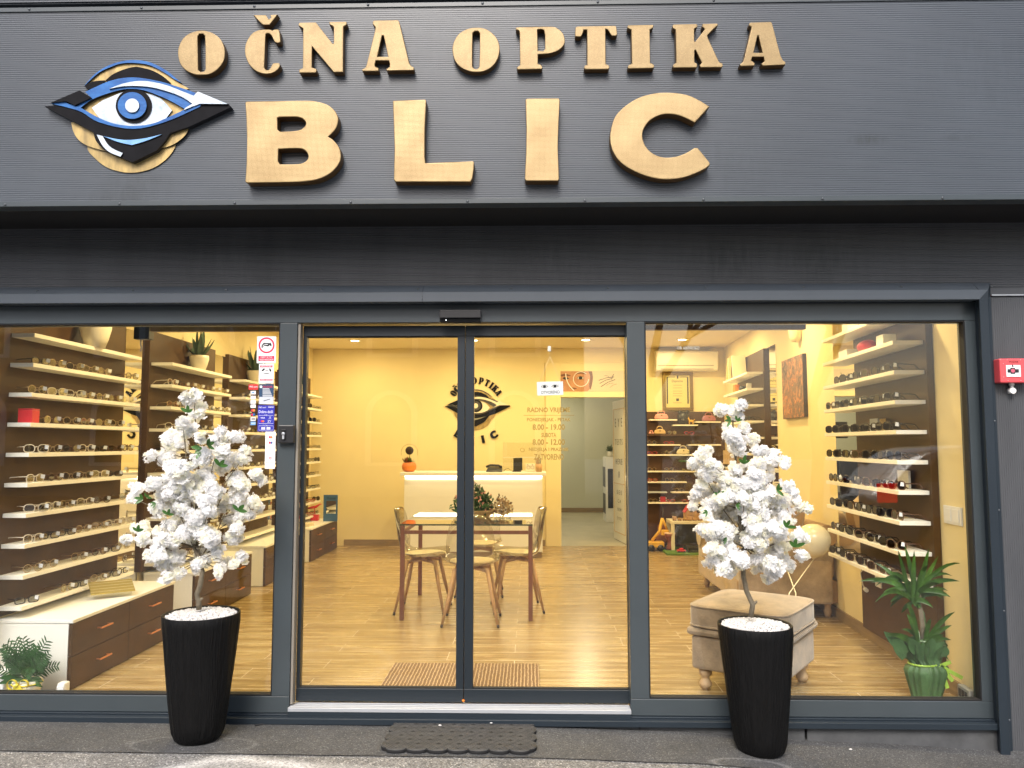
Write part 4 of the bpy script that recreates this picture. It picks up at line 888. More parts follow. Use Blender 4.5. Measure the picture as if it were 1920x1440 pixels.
item_box('grey box behind sunglasses on the fifth right shelf', 1.15, .07, ZR[4], .14, .03, .09, 'greyp'); item_box('gold box behind sunglasses on the fifth right shelf', 1.0, .07, ZR[4], .10, .03, .085, 'goldframe')
item_box('red box standing on the second shelf of the deep right unit', 5.15, .15, ZR[1], .10, .06, .10, 'orange')
item_box('white box standing on the second shelf of the deep right unit', 4.72, .10, ZR[1], .05, .05, .085, 'white')
p = RW(4.92, .13, ZR[1]); tag(MB().ball((p.x, p.y, p.z+.035), .04, 12, 8, sc=(1, 1.6, .9)).build('glasses_case', 'blackp', None), 'black domed eyeglass case on second shelf of deep right unit', 'case')
for i, (s, w, h, tl, mt) in enumerate(((5.42, .03, .27, 14, 'parch'), (5.30, .025, .25, 0, 'cream'), (5.24, .03, .26, 0, 'tan'), (5.18, .02, .25, 0, 'parch'), (5.12, .03, .26, 0, 'brownf'), (5.04, .03, .27, -12, 'cream'))):
    p = RW(s, .13, ZR[0]+.001); T = Matrix.Translation(p) @ Matrix.Rotation(R(tl), 4, 'X')
    tag(MB().box(-.08, .08, -w/2, w/2, 0, h, 0, T).build('magazine', mt, None, .001), 'upright catalogue, %s from the corner on top shelf of the deep right unit' % ORN[i], 'catalogue', 'catalogues on the deep right unit')
# wooden wagon crate on the deep unit
p = RW(5.25, .17, ZR[6]); t = thing('toy_wagon', 'pale wooden toy wagon with slats on the deep right shelf', 'toy', p)
mb = MB()
for k in range(6): mb.box(p.x-.10, p.x+.10, p.y-.14+k*.048, p.y-.10+k*.048, p.z+.045, p.z+.20)
mb.box(p.x-.105, p.x+.105, p.y-.145, p.y+.145, p.z+.035, p.z+.05); mb.build('body', 'woodp', t, .002)
for a in (-.07, .07):
    for b_ in (-.1, .1): MB().lathe([(.0001, -.01), (.03, -.01), (.03, .01), (.0001, .01)], n=14, T=Matrix.Translation((p.x+a, p.y+b_, p.z+.031)) @ Matrix.Rotation(R(90), 4, 'X')).build('wheel', 'blackp', t)
# painting between the mirrors
t = thing('painting', 'abstract orange and brown canvas on the right wall', 'painting', RW(3.2, .02, 1.63))
rbox(MB(), 2.87, 3.56, .001, .036, 1.63, 2.20).build('canvas_edge', 'brownd', t)
m, n, l, b = _nt('abstract_canvas')
tc = n.new('ShaderNodeTexCoord'); no = n.new('ShaderNodeTexNoise'); no.inputs['Scale'].default_value = 9; no.inputs['Detail'].default_value = 8; no.inputs['Roughness'].default_value = .75; no.inputs['Distortion'].default_value = 1.5
l.new(tc.outputs['Object'], no.inputs['Vector']); r = n.new('ShaderNodeValToRGB'); e = r.color_ramp.elements
e[0].position = .34; e[0].color = (.015, .01, .01, 1); e[1].position = .72; e[1].color = (.85, .80, .70, 1)
for pos, cc in ((.40, (.06, .03, .02)), (.47, (.26, .14, .07)), (.52, (.10, .05, .03)), (.55, (.72, .20, .02)), (.59, (.40, .24, .13)), (.65, (.16, .08, .04))): k = e.new(pos); k.color = c4(cc)
l.new(no.outputs['Fac'], r.inputs[0]); l.new(r.outputs[0], b.inputs['Base Color']); b.inputs['Roughness'].default_value = .5; M['canvas'] = m
rbox(MB(), 2.872, 3.558, .0365, .0385, 1.632, 2.198).build('canvas', 'canvas', t)
# wall lamp, socket, switch on the right wall
p = RW(3.02, .05, 2.45); t = thing('wall_lamp', 'white half round wall lamp high on the right wall', 'wall lamp', p)
MB().lathe([(.0001, -.13), (.03, -.125), (.055, -.08), (.065, 0), (.065, .12), (.06, .12)], p, 20).build('shade', 'wall', t)
t = thing('light_switch', 'wide white double switch plate on the right wall near the window', 'switch', RW(.28, 0, .92))
rbox(MB(), .18, .38, .0005, .010, .94, 1.04).build('plate', 'pwht', t, .002); rbox(MB(), .20, .27, .0105, .014, .955, 1.025).build('rocker', 'pwht', t, .001); rbox(MB(), .29, .36, .0105, .014, .955, 1.025).build('rocker', 'pwht', t, .001)
t = thing('power_socket', 'white power socket on the brown panel under the lowest right shelf', 'socket', RW(1.3, .04, .43)); rbox(MB(), 1.22, 1.32, .0405, .050, .42, .54).build('plate', 'pwht', t, .002)
mb = MB(); q = [RW(1.30, .055, .50), RW(1.42, .07, .54), RW(1.50, .08, .48), RW(1.46, .08, .40), RW(1.40, .09, .385), RW(1.34, .10, .40)]; mb.tube(q, .004, 6); mb.tube([RW(1.40, .09, .385), RW(1.34, .10, .385)], .014, 8)
tag(mb.build('power_cable', 'pwht', None), 'looped white cable and plug under the lowest right shelf', 'cable')
t = thing('floor_socket', 'small grey socket box low on the right wall by the window', 'socket', RW(.12, 0, .03)); rbox(MB(), .10, .22, .0145, .05, .03, .10).build('housing', pm('grey_socket', (.35, .34, .30), .5), t, .003)
for k in range(3): rbox(MB(), .115+.033*k, .140+.033*k, .0505, .052, .045, .085).build('outlet', 'blackp', t)
# ------------------------------------------------------------------ BACK WALL
YK = 5.50
ct = thing('reception_counter', 'white reception counter with a lit strip under its top', 'counter', (-.7, YK, 0))
a, b = aY(758, 900, YK), aY(1017, 900, YK)
MB().box(a.x, b.x, YK, YK+.5, .07, .955).build('front_panel', 'white', ct, .003)
MB().box(a.x+.01, b.x-.01, YK+.03, YK+.48, .002, .0695).build('plinth', 'base', ct)
MB().box(a.x-.045, b.x+.045, YK-.05, YK+.56, 1.0, 1.042).build('worktop', 'white', ct, .004)
MB().box(a.x, b.x, YK+.03, YK+.5, .956, .9995).build('recess', 'white', ct)
MB().box(a.x+.004, b.x-.004, YK+.004, YK+.022, .982, .9985).build('light_strip', 'led', ct)
area('strip_light', ((a.x+b.x)/2, YK-.02, .992), b.x-a.x-.05, 1.0, (1, .80, .48), ct, (0, 0, 0), .02)
# pumpkin arrangement
p = aY(767, 886.5, YK+.12); zt = 1.043; t = thing('pumpkin_planter', 'orange pumpkin planter with succulents and a dark sunflower head', 'planter', (p.x, YK+.12, zt))
MB().lathe([(.0001, 0), (.055, .003), (.082, .035), (.086, .075), (.074, .108), (.05, .12), (.045, .11)], (p.x, YK+.12, zt), 40, wob=lambda th, z: 1+.07*abs(math.cos(th*5.5))).build('pumpkin', 'pumpkin', t)
leafy(MB(), (p.x, YK+.12, zt+.085), 22, .10, .04, 1.05, .1).build('foliage', 'leaf', t)
leafy(MB(), (p.x-.03, YK+.10, zt+.10), 12, .09, .045, .7, .1).build('red_leaves', 'redwood', t)
MB().lathe([(.0001, .008), (.045, .006), (.052, 0), (.0001, -.004)], n=20, T=Matrix.Translation((p.x+.005, YK+.10, zt+.265)) @ Matrix.Rotation(R(90), 4, 'X')).build('flower_head', 'brownd', t)
mb = MB(); mb.tube([(p.x+.005, YK+.10, zt+.09), (p.x+.005, YK+.105, zt+.23)], .004, 6); mb.tube([(p.x+.005+.105*math.cos(u_), YK+.10, zt+.24+.105*math.sin(u_)) for u_ in [R(200-i*11) for i in range(21)]], .0022, 5)
mb.build('wire_hoop', 'goldframe', t)
# phone, monitor stand, mug, pen pot, screen
p = aY(926, 886.5, YK+.2); t = thing('desk_phone', 'black desk telephone lying on the counter', 'telephone', (p.x, YK+.2, zt))
mb = MB(); mb.add([(p.x-.10, YK+.1, zt+.001), (p.x+.11, YK+.1, zt+.001), (p.x+.11, YK+.28, zt+.001), (p.x-.10, YK+.28, zt+.001), (p.x-.07, YK+.12, zt+.05), (p.x+.10, YK+.12, zt+.035), (p.x+.10, YK+.27, zt+.075), (p.x-.07, YK+.27, zt+.075)],
     [(0, 3, 2, 1), (4, 5, 6, 7), (0, 1, 5, 4), (1, 2, 6, 5), (2, 3, 7, 6), (3, 0, 4, 7)]); mb.build('base', 'blackp', t, .006)
MB().tube([(p.x-.095, YK+.15, zt+.06), (p.x-.04, YK+.16, zt+.085), (p.x+.06, YK+.17, zt+.08), (p.x+.10, YK+.18, zt+.05)], [.016, .012, .012, .016], 10).build('handset', 'blackp', t)
p = aY(968, 887, YK+.2); t = thing('monitor_stand', 'thin dark angled screen on the counter with a loose cable', 'screen', (p.x, YK+.2, zt))
mb = MB(); mb.box(p.x-.05, p.x+.06, YK+.15, YK+.30, zt+.001, zt+.012); mb.build('foot', 'blackp', t, .002)
T = Matrix.Translation((p.x+.02, YK+.22, zt+.012)) @ Matrix.Rotation(R(62), 4, 'Z'); MB().box(-.11, .11, -.006, .006, 0, .16, 0, T).build('panel', 'blackp', t, .002)
MB().tube([(p.x-.06, YK+.2, zt+.01), (p.x-.10, YK+.19, zt+.04), (p.x-.14, YK+.2, zt+.03), (p.x-.16, YK+.2, zt+.004)], .003, 5).build('cable', 'blackp', t)
p = aY(995, 887, YK+.15); t = thing('pen_box', 'cream box with a pair of round glasses printed on it', 'box', (p.x, YK+.15, zt))
MB().box(p.x-.062, p.x+.055, YK+.12, YK+.20, zt+.001, zt+.10).build('body', 'creampot', t, .008)
mb = MB()
for s in (-.028, .022): mb.tube([(p.x+s+.020*math.cos(q), YK+.118, zt+.055+.020*math.sin(q)) for q in [2*math.pi*i/16 for i in range(17)]], .0025, 5, caps=False)
mb.box(p.x-.045, p.x-.03, YK+.1175, YK+.1195, zt+.085, zt+.094); mb.box(p.x+.015, p.x+.03, YK+.1175, YK+.1195, zt+.085, zt+.094); mb.build('printed_glasses', 'brownf', t)
p = aY(1010.5, 887, YK+.12); t = thing('pen_holder', 'brown pen holder full of pens at the counter corner', 'pen holder', (p.x, YK+.12, zt))
MB().lathe([(.0001, .001), (.038, .001), (.040, .10), (.035, .10), (.034, .01)], (p.x, YK+.12, zt), 16).build('cup', 'woodl', t)
rq = random.Random(3)
for k in range(9):
    dx, dy = rq.uniform(-.035, .035), rq.uniform(-.03, .03); MB().tube([(p.x+dx*.5, YK+.12+dy*.5, zt+.02), (p.x+dx*1.3, YK+.12+dy, zt+rq.uniform(.14, .18))], .0045, 6).build('pen', rq.choice(['ink', 'redwood', 'blackp']), t)
p = aY(943, 886, YK+.30); q = aY(1015, 830, YK+.30)
t = thing('counter_screen', 'clear acrylic screen standing on the counter', 'screen', (p.x, YK+.3, zt)); MB().box(p.x, q.x, YK+.298, YK+.304, zt+.001, q.z).build('sheet', 'sheet', t)
MB().box(p.x, q.x, YK+.29, YK+.297, q.z-.19, q.z-.185).build('ledge', 'white', t)
# wall logo
WLg = thing('wall_emblem', 'black and gold eye emblem on the cream back wall', 'emblem', (-.7, YBK, 1.5))
def t2(x, y, Y):
    X_ = 655+(x-937)*.613; Y_ = 640+(y-510)*.628; q = aY(820+X_/9, 690+Y_/9, Y); return (q.x, q.z)
emblem(WLg, t2, YBK-.002, .004, dict(G='logogold', B='lblack2', B2='lgrey', K='lblack', W='creampot', W2='creampot'), .6) if False else None
M['lblack2'] = pm('grey_black_paint', (.05, .05, .05), .5); M['lgrey'] = pm('grey_green_paint', (.22, .22, .18), .5)
emblem(WLg, t2, YBK-.002, .004, dict(G='logogold', B='lblack2', B2='lgrey', K='lblack', W='creampot', W2='creampot'), .6)
def arc_letter(label, contours, cx, cy, w, h, ang, y0=0, vert=True):
    """glyph outlines (crop units) normalised to w x h pixels, turned by ang, centred at picture point"""
    xs = [p[0] for c in contours for p in c]; ys = [p[1] for c in contours for p in c]
    ax, bx, ay, by = min(xs), max(xs), min(ys), max(ys); o = aY(cx, cy, YBK-.02); k = (YBK-.02-CAM.y)/FPX
    T = facing_T(YBK-.020) @ Matrix.Translation((o.x, o.z, 0)) @ Matrix.Rotation(ang, 4, 'Z')
    cs = [[((p[0]-(ax+bx)/2)/(bx-ax)*w*k, -(p[1]-(ay+by)/2)/(by-ay)*h*k) for p in outline(c, 4)] for c in contours]
    return tag(solid2d('wall_letter', cs, T, .018, 'lblack', None), label, 'letter', 'black letters around the wall emblem')
C0 = (820+655/9, 690+655/9)
for ch, cs, w, an in (('O, first of the arc', [O1, O1i], 9, 149), ('C with caron', [Cc, Cv], 9, 138), ('N', [Nn], 9, 125.5), ('A following the N', [A1, A1i], 9.5, 113), ('O before the P', [O2, O2i], 8.6, 93.5), ('P', [Pp, Ppi], 9, 79), ('T', [Tt], 8, 65.5), ('I between T and K', [Ii], 5.5, 54.5), ('K', [Kk], 9.5, 44), ('A, last of the arc', [A2, A2i], 9, 32)):
    rr = 49.5 if 'caron' not in ch else 51; q = R(an)
    arc_letter('small black wall letter %s, over the eye emblem' % ch, cs, C0[0]+rr*math.cos(q), C0[1]-rr*math.sin(q), w, 12.8 if 'caron' not in ch else 16, q-R(90))
for ch, cs, w, h, an in (('B', [Bb, Bi1, Bi2], 13, 13.5, 237), ('L', [Ll], 9, 14, 261), ('I', [I2], 5.5, 14.5, 282), ('C', [C2], 14, 14.5, 302.5)):
    q = R(an); rr = 62
    arc_letter('larger black wall letter %s, under the eye emblem' % ch, cs, C0[0]+rr*math.cos(q), C0[1]-rr*math.sin(q), w, h, q-R(270))
# poster over the doorway
YP = YBK-.034; t = thing('wall_poster', 'wide poster of a face with glasses above the doorway', 'poster', (.9, YP, 2.1))
def pxy(x, y): q = aY(960+x/6, 640+y/6, YP); return (q.x, q.z)
def flat(nm, cs, mat, k, root=t, f=pxy):
    solid2d(nm, [[f(x, y) for x, y in outline([tuple(p) for p in c], 4)] for c in cs], facing_T(YP-.001-k*.0006), .0005, mat, root)
solid2d('backing', [[pxy(545, 335), pxy(1285, 330), pxy(1285, 565), pxy(545, 565)]], facing_T(YP), .004, 'posterbg', t)
flat('face', [[(547, 337), (870, 337), (905, 400, 1), (895, 500, 1), (850, 563), (547, 563)]], 'face', 1)
flat('hair', [[(860, 337), (900, 337), (910, 420, 1), (885, 540, 1), (868, 500, 1), (880, 400, 1)]], 'faced', 2)
flat('eyebrow', [[(705, 380), (760, 347, 1), (830, 350), (835, 372), (760, 365, 1)], [(547, 375), (600, 362), (660, 382), (655, 392), (547, 395)]], 'faced', 2)
flat('eye', [[(728, 412), (770, 392, 1), (815, 412), (770, 432, 1)], [(565, 415), (600, 400, 1), (645, 418), (600, 432, 1)]], 'ink', 2)
flat('eye_highlight', [[(735, 412), (750, 404), (752, 422)], [(792, 404), (808, 412), (792, 422)]], 'wht', 3)
flat('nostril', [[(650, 528), (690, 520, 1), (735, 530), (690, 545, 1)]], 'faced', 2)
mb = MB()
def ring(cx, cy, rx, ry, a0, a1, w):
    n_ = 30; A = [R(a0+(a1-a0)*i/n_) for i in range(n_+1)]; return [(cx+rx*math.cos(q), cy-ry*math.sin(q)) for q in A]+[(cx+(rx-w)*math.cos(q), cy-(ry-w)*math.sin(q)) for q in reversed(A)]
flat('glasses_drawing', [ring(775, 425, 88, 85, 45, 360, 6)], 'wht', 4); flat('glasses_drawing', [ring(850, 360, 250, 250, 180, 232, 9)], 'wht', 4)
for k, (xa, ya, xb, yb) in enumerate(((975, 440, 1150, 400), (985, 475, 1120, 420), (1000, 510, 1160, 430), (1120, 430, 1145, 370), (1040, 385, 1090, 400), (1060, 495, 1140, 470), (1100, 520, 1180, 480))):
    a_ = Vector(pxy(xa, ya)); b_ = Vector(pxy(xb, yb)); a3 = (a_.x, YP-.003, a_.y); b3 = (b_.x, YP-.003, b_.y); MB().tube([a3, ((a3[0]+b3[0])/2, YP-.003, (a3[2]+b3[2])/2+.012), b3], .0035 if k < 4 else .0018, 4).build('script_stroke', 'brownd', t)
# air conditioner and diploma
YA = 6.40; a, b = aY(1231, 695, YA), aY(1346, 656.5, YA); t = thing('air_conditioner', 'cream wall mounted air conditioner above the diploma', 'air conditioner', ((a.x+b.x)/2, YBK, a.z))
mb = MB(); n_ = 10; prof = [(YBK-.001, a.z), (YA+.05, a.z), (YA+.02, a.z+.01), (YA+.002, a.z+.07), (YA, a.z+.10), (YA, b.z-.03), (YA+.02, b.z-.008), (YA+.05, b.z), (YBK-.001, b.z)]
vs = [(a.x, y, z) for y, z in prof]+[(b.x, y, z) for y, z in prof]; n_ = len(prof)
mb.add(vs, [(i, (i+1) % n_, n_+(i+1) % n_, n_+i) for i in range(n_)]+[tuple(range(n_))[::-1], tuple(range(n_, 2*n_))]); mb.build('housing', 'creampot', t, .006)
MB().box(a.x+.02, b.x-.06, YA+.0005, YA+.03, a.z+.068, a.z+.074).build('vent_slot', 'brownf', t); MB().box(a.x+.06, b.x-.06, YA+.012, YA+.03, a.z+.02, a.z+.026).build('vent_slot', 'brownf', t)
px_text('clima', 1287, 1293, 679.5, 681, YA-.001, 'tan', t)
YD = 6.57; a, b = aY(1243, 770, YD), aY(1299, 697, YD); t = thing('diploma', 'framed diploma in a wide gold frame on the back wall', 'picture', ((a.x+b.x)/2, YD, a.z))
fw_ = .045
mb = MB(); mb.box(a.x, b.x, YD-.005, YD+.028, a.z, a.z+fw_); mb.box(a.x, b.x, YD-.005, YD+.028, b.z-fw_, b.z); mb.box(a.x, a.x+fw_, YD-.005, YD+.028, a.z+fw_, b.z-fw_); mb.box(b.x-fw_, b.x, YD-.005, YD+.028, a.z+fw_, b.z-fw_); mb.build('frame', 'goldframe', t, .004)
MB().box(a.x+fw_, b.x-fw_, YD+.01, YD+.027, a.z+fw_, b.z-fw_).build('paper', 'parch', t)
px_text('Diploma', 1260, 1280, 712, 718, YD+.009, 'ink', t)
mb = MB()
def rr_(x0_, x1_, y0_, y1_, m_=mb): px_rect(m_, x0_, x1_, y0_, y1_, YD+.0085, .001)
rr_(1250.5, 1252, 707, 757); rr_(1289, 1290.5, 707, 757); rr_(1250.5, 1266, 706.5, 707.6); rr_(1274, 1290.5, 706.5, 707.6)
for y in (722, 727, 733, 737.5, 742, 755): rr_(1262, 1279, y, y+.5)
rr_(1269, 1272, 704, 710); rr_(1268, 1273, 747, 752); mb.build('printed_border', 'ink', t)
# children's corner: brown panel with staggered shelves
a, b = aY(1205, 1020, YBK), aY(1344.5, 772, YBK)
ku = thing('display_unit', 'dark brown wall panel with staggered narrow shelves in the right corner', 'shelving', ((a.x+b.x)/2, YBK, 0), 'back wall display unit')
MB().box(a.x, XR(6.55)-.02, YBK-.018, YBK-.0005, 0.001, b.z).build('back_panel', 'kidbrown', ku)
KS = [(1218, 1270, 786), (1262, 1309, 796), (1304, 1352, 790), (1215, 1340, 814.5), (1209, 1276, 833), (1291, 1352, 833), (1209, 1318, 852), (1275, 1300, 863.5), (1209, 1345, 883), (1210, 1288, 903), (1211, 1251, 922), (1260, 1340, 922), (1211, 1345, 942)]
YSH = YBK-.14; SH = []
for i, (xa, xb, y) in enumerate(KS):
    p, q = aY(xa, y, YSH), aY(xb, y, YSH); q.x = min(q.x, XR(6.45)-.03)
    s_ = MB().box(p.x, q.x, YSH, YBK-.0185, p.z-.018, p.z).build('shelf', 'kidbrown' if i == 3 else ('greyp' if i == 10 else ('leaf' if i == 7 else 'shelf')), ku, .001); SH.append((p.x, q.x, p.z))
cnt = 0
for i in (3, 4, 5, 6, 8, 9, 11, 12):
    xa, xb, z = SH[i]; n_ = max(1, int((xb-xa)/.24))
    for j in range(n_):
        x = xa+.10+j*.23
        if i == 3 and j == 0: continue
        if x > xb-.05: continue
        put(rg.choice(['gold small', 'dark small', 'gold small', 'gold small', 'red small']), (x, YSH+.02, z), R(rg.uniform(-14, 14)), 'small children\'s eyeglasses, %s from the left on %s row of the dark back wall panel' % (ORN[j], ORN[i-3]), 'children\'s eyeglasses on the dark panel')
for k in P: unlink_tree(P[k])
def handbag(label, px, py, wpx, hpx, mat, Y=YSH+.05, dots=False):
    p = aY(px, py, Y); k = (Y-CAM.y)/FPX; w, h = wpx*k, hpx*k; z = p.z+.001
    t = thing('case_bag', label, 'case', (p.x, Y, z), 'handbag shaped glasses cases')
    mb = MB(); prof = [(-1, 0), (-.98, .4), (-.8, .85), (-.3, 1), (.3, 1), (.8, .85), (.98, .4), (1, 0)]
    for s in (0,):
        vs = [(p.x+a*w/2, Y-.035, z+b*h*.62) for a, b in prof]+[(p.x+a*w/2, Y+.035, z+b*h*.62) for a, b in prof]; n_ = len(prof)
        mb.add(vs, [(i, (i+1) % n_, n_+(i+1) % n_, n_+i) for i in range(n_)]+[tuple(range(n_))[::-1], tuple(range(n_, 2*n_))])
    mb.build('body', mat, t, .012)
    MB().tube([(p.x+w*.26*math.cos(q), Y, z+h*.60+h*.36*math.sin(q)) for q in [math.pi*i/12 for i in range(13)]], .006, 6).build('handle', mat, t)
    MB().ball((p.x, Y-.037, z+h*.40), .010, 10, 6).build('clasp', 'goldframe', t)
    return t
handbag('salmon pink bag shaped case on the upper left shelf', 1240, 785.5, 25, 16, 'pink')
handbag('mauve bag shaped case on the upper right shelf', 1329, 789.5, 25, 17, 'purple')
handbag('tan bag shaped case above the first row of glasses', 1237, 814, 21, 15, 'tan')
handbag('cream bag shaped case on the fourth row right', 1281, 851.5, 24, 16, 'cream')
handbag('tiny pink case beside the tan bag shaped case', 1221, 814, 9, 7, 'pink')
p = aY(1282, 795.5, YSH+.06); t = thing('backpack', 'small glossy black backpack on the middle upper shelf', 'bag', (p.x, YSH+.06, p.z))
mb = MB(); mb.ball((p.x, YSH+.06, p.z+.085), .085, 16, 10, sc=(1.05, .6, 1)); mb.build('body', 'blackp', t)
mb = MB(); mb.ball((p.x-.05, YSH+.06, p.z+.165), .028, 10, 8); mb.ball((p.x+.05, YSH+.06, p.z+.165), .028, 10, 8); mb.build('ear', 'blackp', t); MB().ball((p.x, YSH+.01, p.z+.05), .045, 12, 8, sc=(1, .5, .7)).build('pocket', 'blackp', t)
p = aY(1296, 795.5, YSH+.03); mb = MB(); z = p.z
mb.ball((p.x, YSH+.03, z+.045), .022, 12, 8, sc=(1.6, .8, .8)); mb.ball((p.x-.04, YSH+.03, z+.078), .015, 10, 8, sc=(1.2, .8, .9)); mb.tube([(p.x-.022, YSH+.03, z+.05), (p.x-.035, YSH+.03, z+.075)], .010, 8)
for dx, dy in ((-.025, -.008), (-.025, .008), (.025, -.008), (.025, .008)): mb.tube([(p.x+dx, YSH+.03+dy, z+.04), (p.x+dx, YSH+.03+dy, z+.002)], .006, 6)
mb.tube([(p.x+.03, YSH+.03, z+.05), (p.x+.05, YSH+.03, z+.07)], .004, 6); mb.ball((p.x-.035, YSH+.024, z+.095), .006, 6, 5); mb.ball((p.x-.035, YSH+.036, z+.095), .006, 6, 5)
tag(mb.build('animal_figurine', 'yellow', None), 'small standing yellow animal figurine beside the black backpack', 'figurine')
# toys on the floor
struct_ = tag(MB().box(aZ(1237, 1030).x, 2.15, 5.75, 6.45, .001, .022).build('play_mat', 'grass', None), 'green grass like play mat on the floor under the toy table', 'mat')
p = aZ(1232, 1026); x, y = p.x, 6.2
t = thing('toy_excavator', 'yellow toy crane truck with raised arm beside the drum', 'toy', (x-.1, y, 0))
MB().tube([(x-.12, y, .13), (x-.02, y, .25), (x+.02, y, .42)], .020, 8).build('boom', 'yellow', t); MB().tube([(x+.02, y, .42), (x+.08, y, .27)], .016, 8).build('arm', 'yellow', t)
MB().box(x-.0, x+.10, y-.04, y+.04, .20, .27, 0, None).build('bucket', 'yellow', t, .01); MB().box(x-.19, x+.03, y-.08, y+.08, .045, .12).build('body', 'yellow', t, .01)
for k in (-.12, 0, .10): MB().lathe([(.0001, -.1), (.042, -.1), (.042, .1), (.0001, .1)], n=16, T=Matrix.Translation((x+k-.02, y, .043)) @ Matrix.Rotation(R(90), 4, 'X')).build('wheel', 'blackp', t)
p = aZ(1253, 1031); x, y = p.x, 6.12; z = .023
t = thing('djembe_drum', 'small red brown goblet drum with pale skin', 'drum', (x, y, z)); MB().lathe([(.0001, 0), (.06, .001), (.058, .03), (.035, .08), (.034, .11), (.066, .16), (.070, .215), (.0001, .214)], (x, y, z), 20).build('body', 'drum', t)
MB().lathe([(.0001, .221), (.069, .220), (.073, .212), (.071, .205)], (x, y, z), 20).build('drum_skin', 'skin', t)
p = aY(1243, 955, 6.5); x = p.x; t = thing('toy_guitar', 'small dark guitar with red head leaning on the brown panel', 'guitar', (x, 6.42, 0))
mb = MB(); mb.ball((x-.01, 6.40, .13), .11, 18, 10, sc=(1, .3, .9)); mb.ball((x-.01, 6.42, .27), .08, 18, 10, sc=(1, .35, .9)); mb.build('body', 'redwood', t)
MB().tube([(x-.01, 6.42, .3), (x+.005, 6.52, .60)], .014, 6).build('neck', 'brownd', t); MB().box(x-.03, x+.04, 6.515, 6.535, .58, .68).build('head', 'redf', t, .004)
mb = MB()
for k in range(3):
    for s in (-.04, .05): mb.ball((x+s, 6.52, .60+k*.03), .008, 8, 6)
mb.build('tuning_pegs', 'pwht', t)
x0_, x1_ = aY(1258, 980, 6.05).x, aY(1335, 980, 6.05).x; zt2 = aY(1258, 977, 6.05).z
t = thing('toy_table', 'low cream children table with a dark box beneath its top', 'table', ((x0_+x1_)/2, 6.2, .022))
MB().box(x0_, x1_, 6.05, 6.42, zt2-.04, zt2).build('top', 'creampot', t, .005)
for qx in (x0_+.003, x1_-.048):
    for qy in (6.053, 6.372): MB().box(qx, qx+.045, qy, qy+.045, .023, zt2-.0405).build('leg', 'creampot', t, .003)
tag(MB().box(x0_+.09, x1_-.10, 6.12, 6.36, .10, zt2-.045).build('storage_box', 'blackp', None, .01), 'dark storage box under the cream toy table', 'box')
tag(MB().box(x0_+.17, x0_+.36, 5.85, 6.03, .023, .10).build('toy_case', 'blackp', None, .015), 'black toy case lying on the green play mat', 'case')
t = thing('toy_car', 'small red toy car on the green play mat', 'toy', (x0_+.1, 5.88, .023)); MB().box(x0_+.04, x0_+.15, 5.85, 5.91, .03, .055).build('body', 'red', t, .008); MB().box(x0_+.07, x0_+.12, 5.855, 5.905, .0555, .075).build('cabin', 'red', t, .008)
for qx in (x0_+.06, x0_+.13):
    for qy in (5.85, 5.91): MB().ball((qx, qy, .034), .011, 8, 6).build('wheel', 'blackp', t)
t = thing('toy_barn', 'wooden toy barn with a red roof on the toy table', 'toy', (x0_+.25, 6.25, zt2)); xa, xb = aY(1281, 970, 6.2).x, aY(1326, 970, 6.2).x; zb = zt2+.001
mb = MB(); mw = (xa+xb)/2-.06; hw = .075
gab = [(mw-hw, zb), (mw+hw, zb), (mw+hw, zb+.10), (mw+hw*.6, zb+.16), (mw, zb+.19), (mw-hw*.6, zb+.16), (mw-hw, zb+.10)]
solid2d('gable', [gab, [(mw-.025, zb+.01), (mw+.025, zb+.01), (mw+.025, zb+.06), (mw, zb+.075), (mw-.025, zb+.06)], [(mw-.022, zb+.10), (mw+.022, zb+.10), (mw+.018, zb+.13), (mw-.018, zb+.13)]], facing_T(6.15), .012, 'woodl', t)
MB().box(mw-hw, xb, 6.165, 6.30, zb, zb+.09).build('body', 'woodl', t)
mb = MB(); mb.add([(mw-hw-.01, 6.145, zb+.10), (mw-hw*.55, 6.145, zb+.172), (mw, 6.145, zb+.205), (mw+hw*.6, 6.145, zb+.172), (xb+.01, 6.145, zb+.085), (mw-hw-.01, 6.31, zb+.10), (mw-hw*.55, 6.31, zb+.172), (mw, 6.31, zb+.205), (mw+hw*.6, 6.31, zb+.172), (xb+.01, 6.31, zb+.085)], [(0, 1, 6, 5), (1, 2, 7, 6), (2, 3, 8, 7), (3, 4, 9, 8)]); o_ = mb.build('roof', 'red', t); sm_ = o_.modifiers.new('thick', 'SOLIDIFY'); sm_.thickness = .008
t = thing('toy_train', 'row of small wooden train wagons in front of the toy barn', 'toy', (x0_+.2, 6.09, zt2))
for k in range(6):
    qx = x0_+.03+k*.065; MB().box(qx, qx+.05, 6.075, 6.115, zb+.012, zb+.035+(.02 if k in (0, 3) else 0)).build('wagon', 'woodl', t, .003)
    mb = MB()
    for s in (.012, .038):
        for yy in (6.075, 6.115): mb.ball((qx+s, yy, zb+.009), .009, 8, 6)
    mb.build('wheels', 'redwood', t)
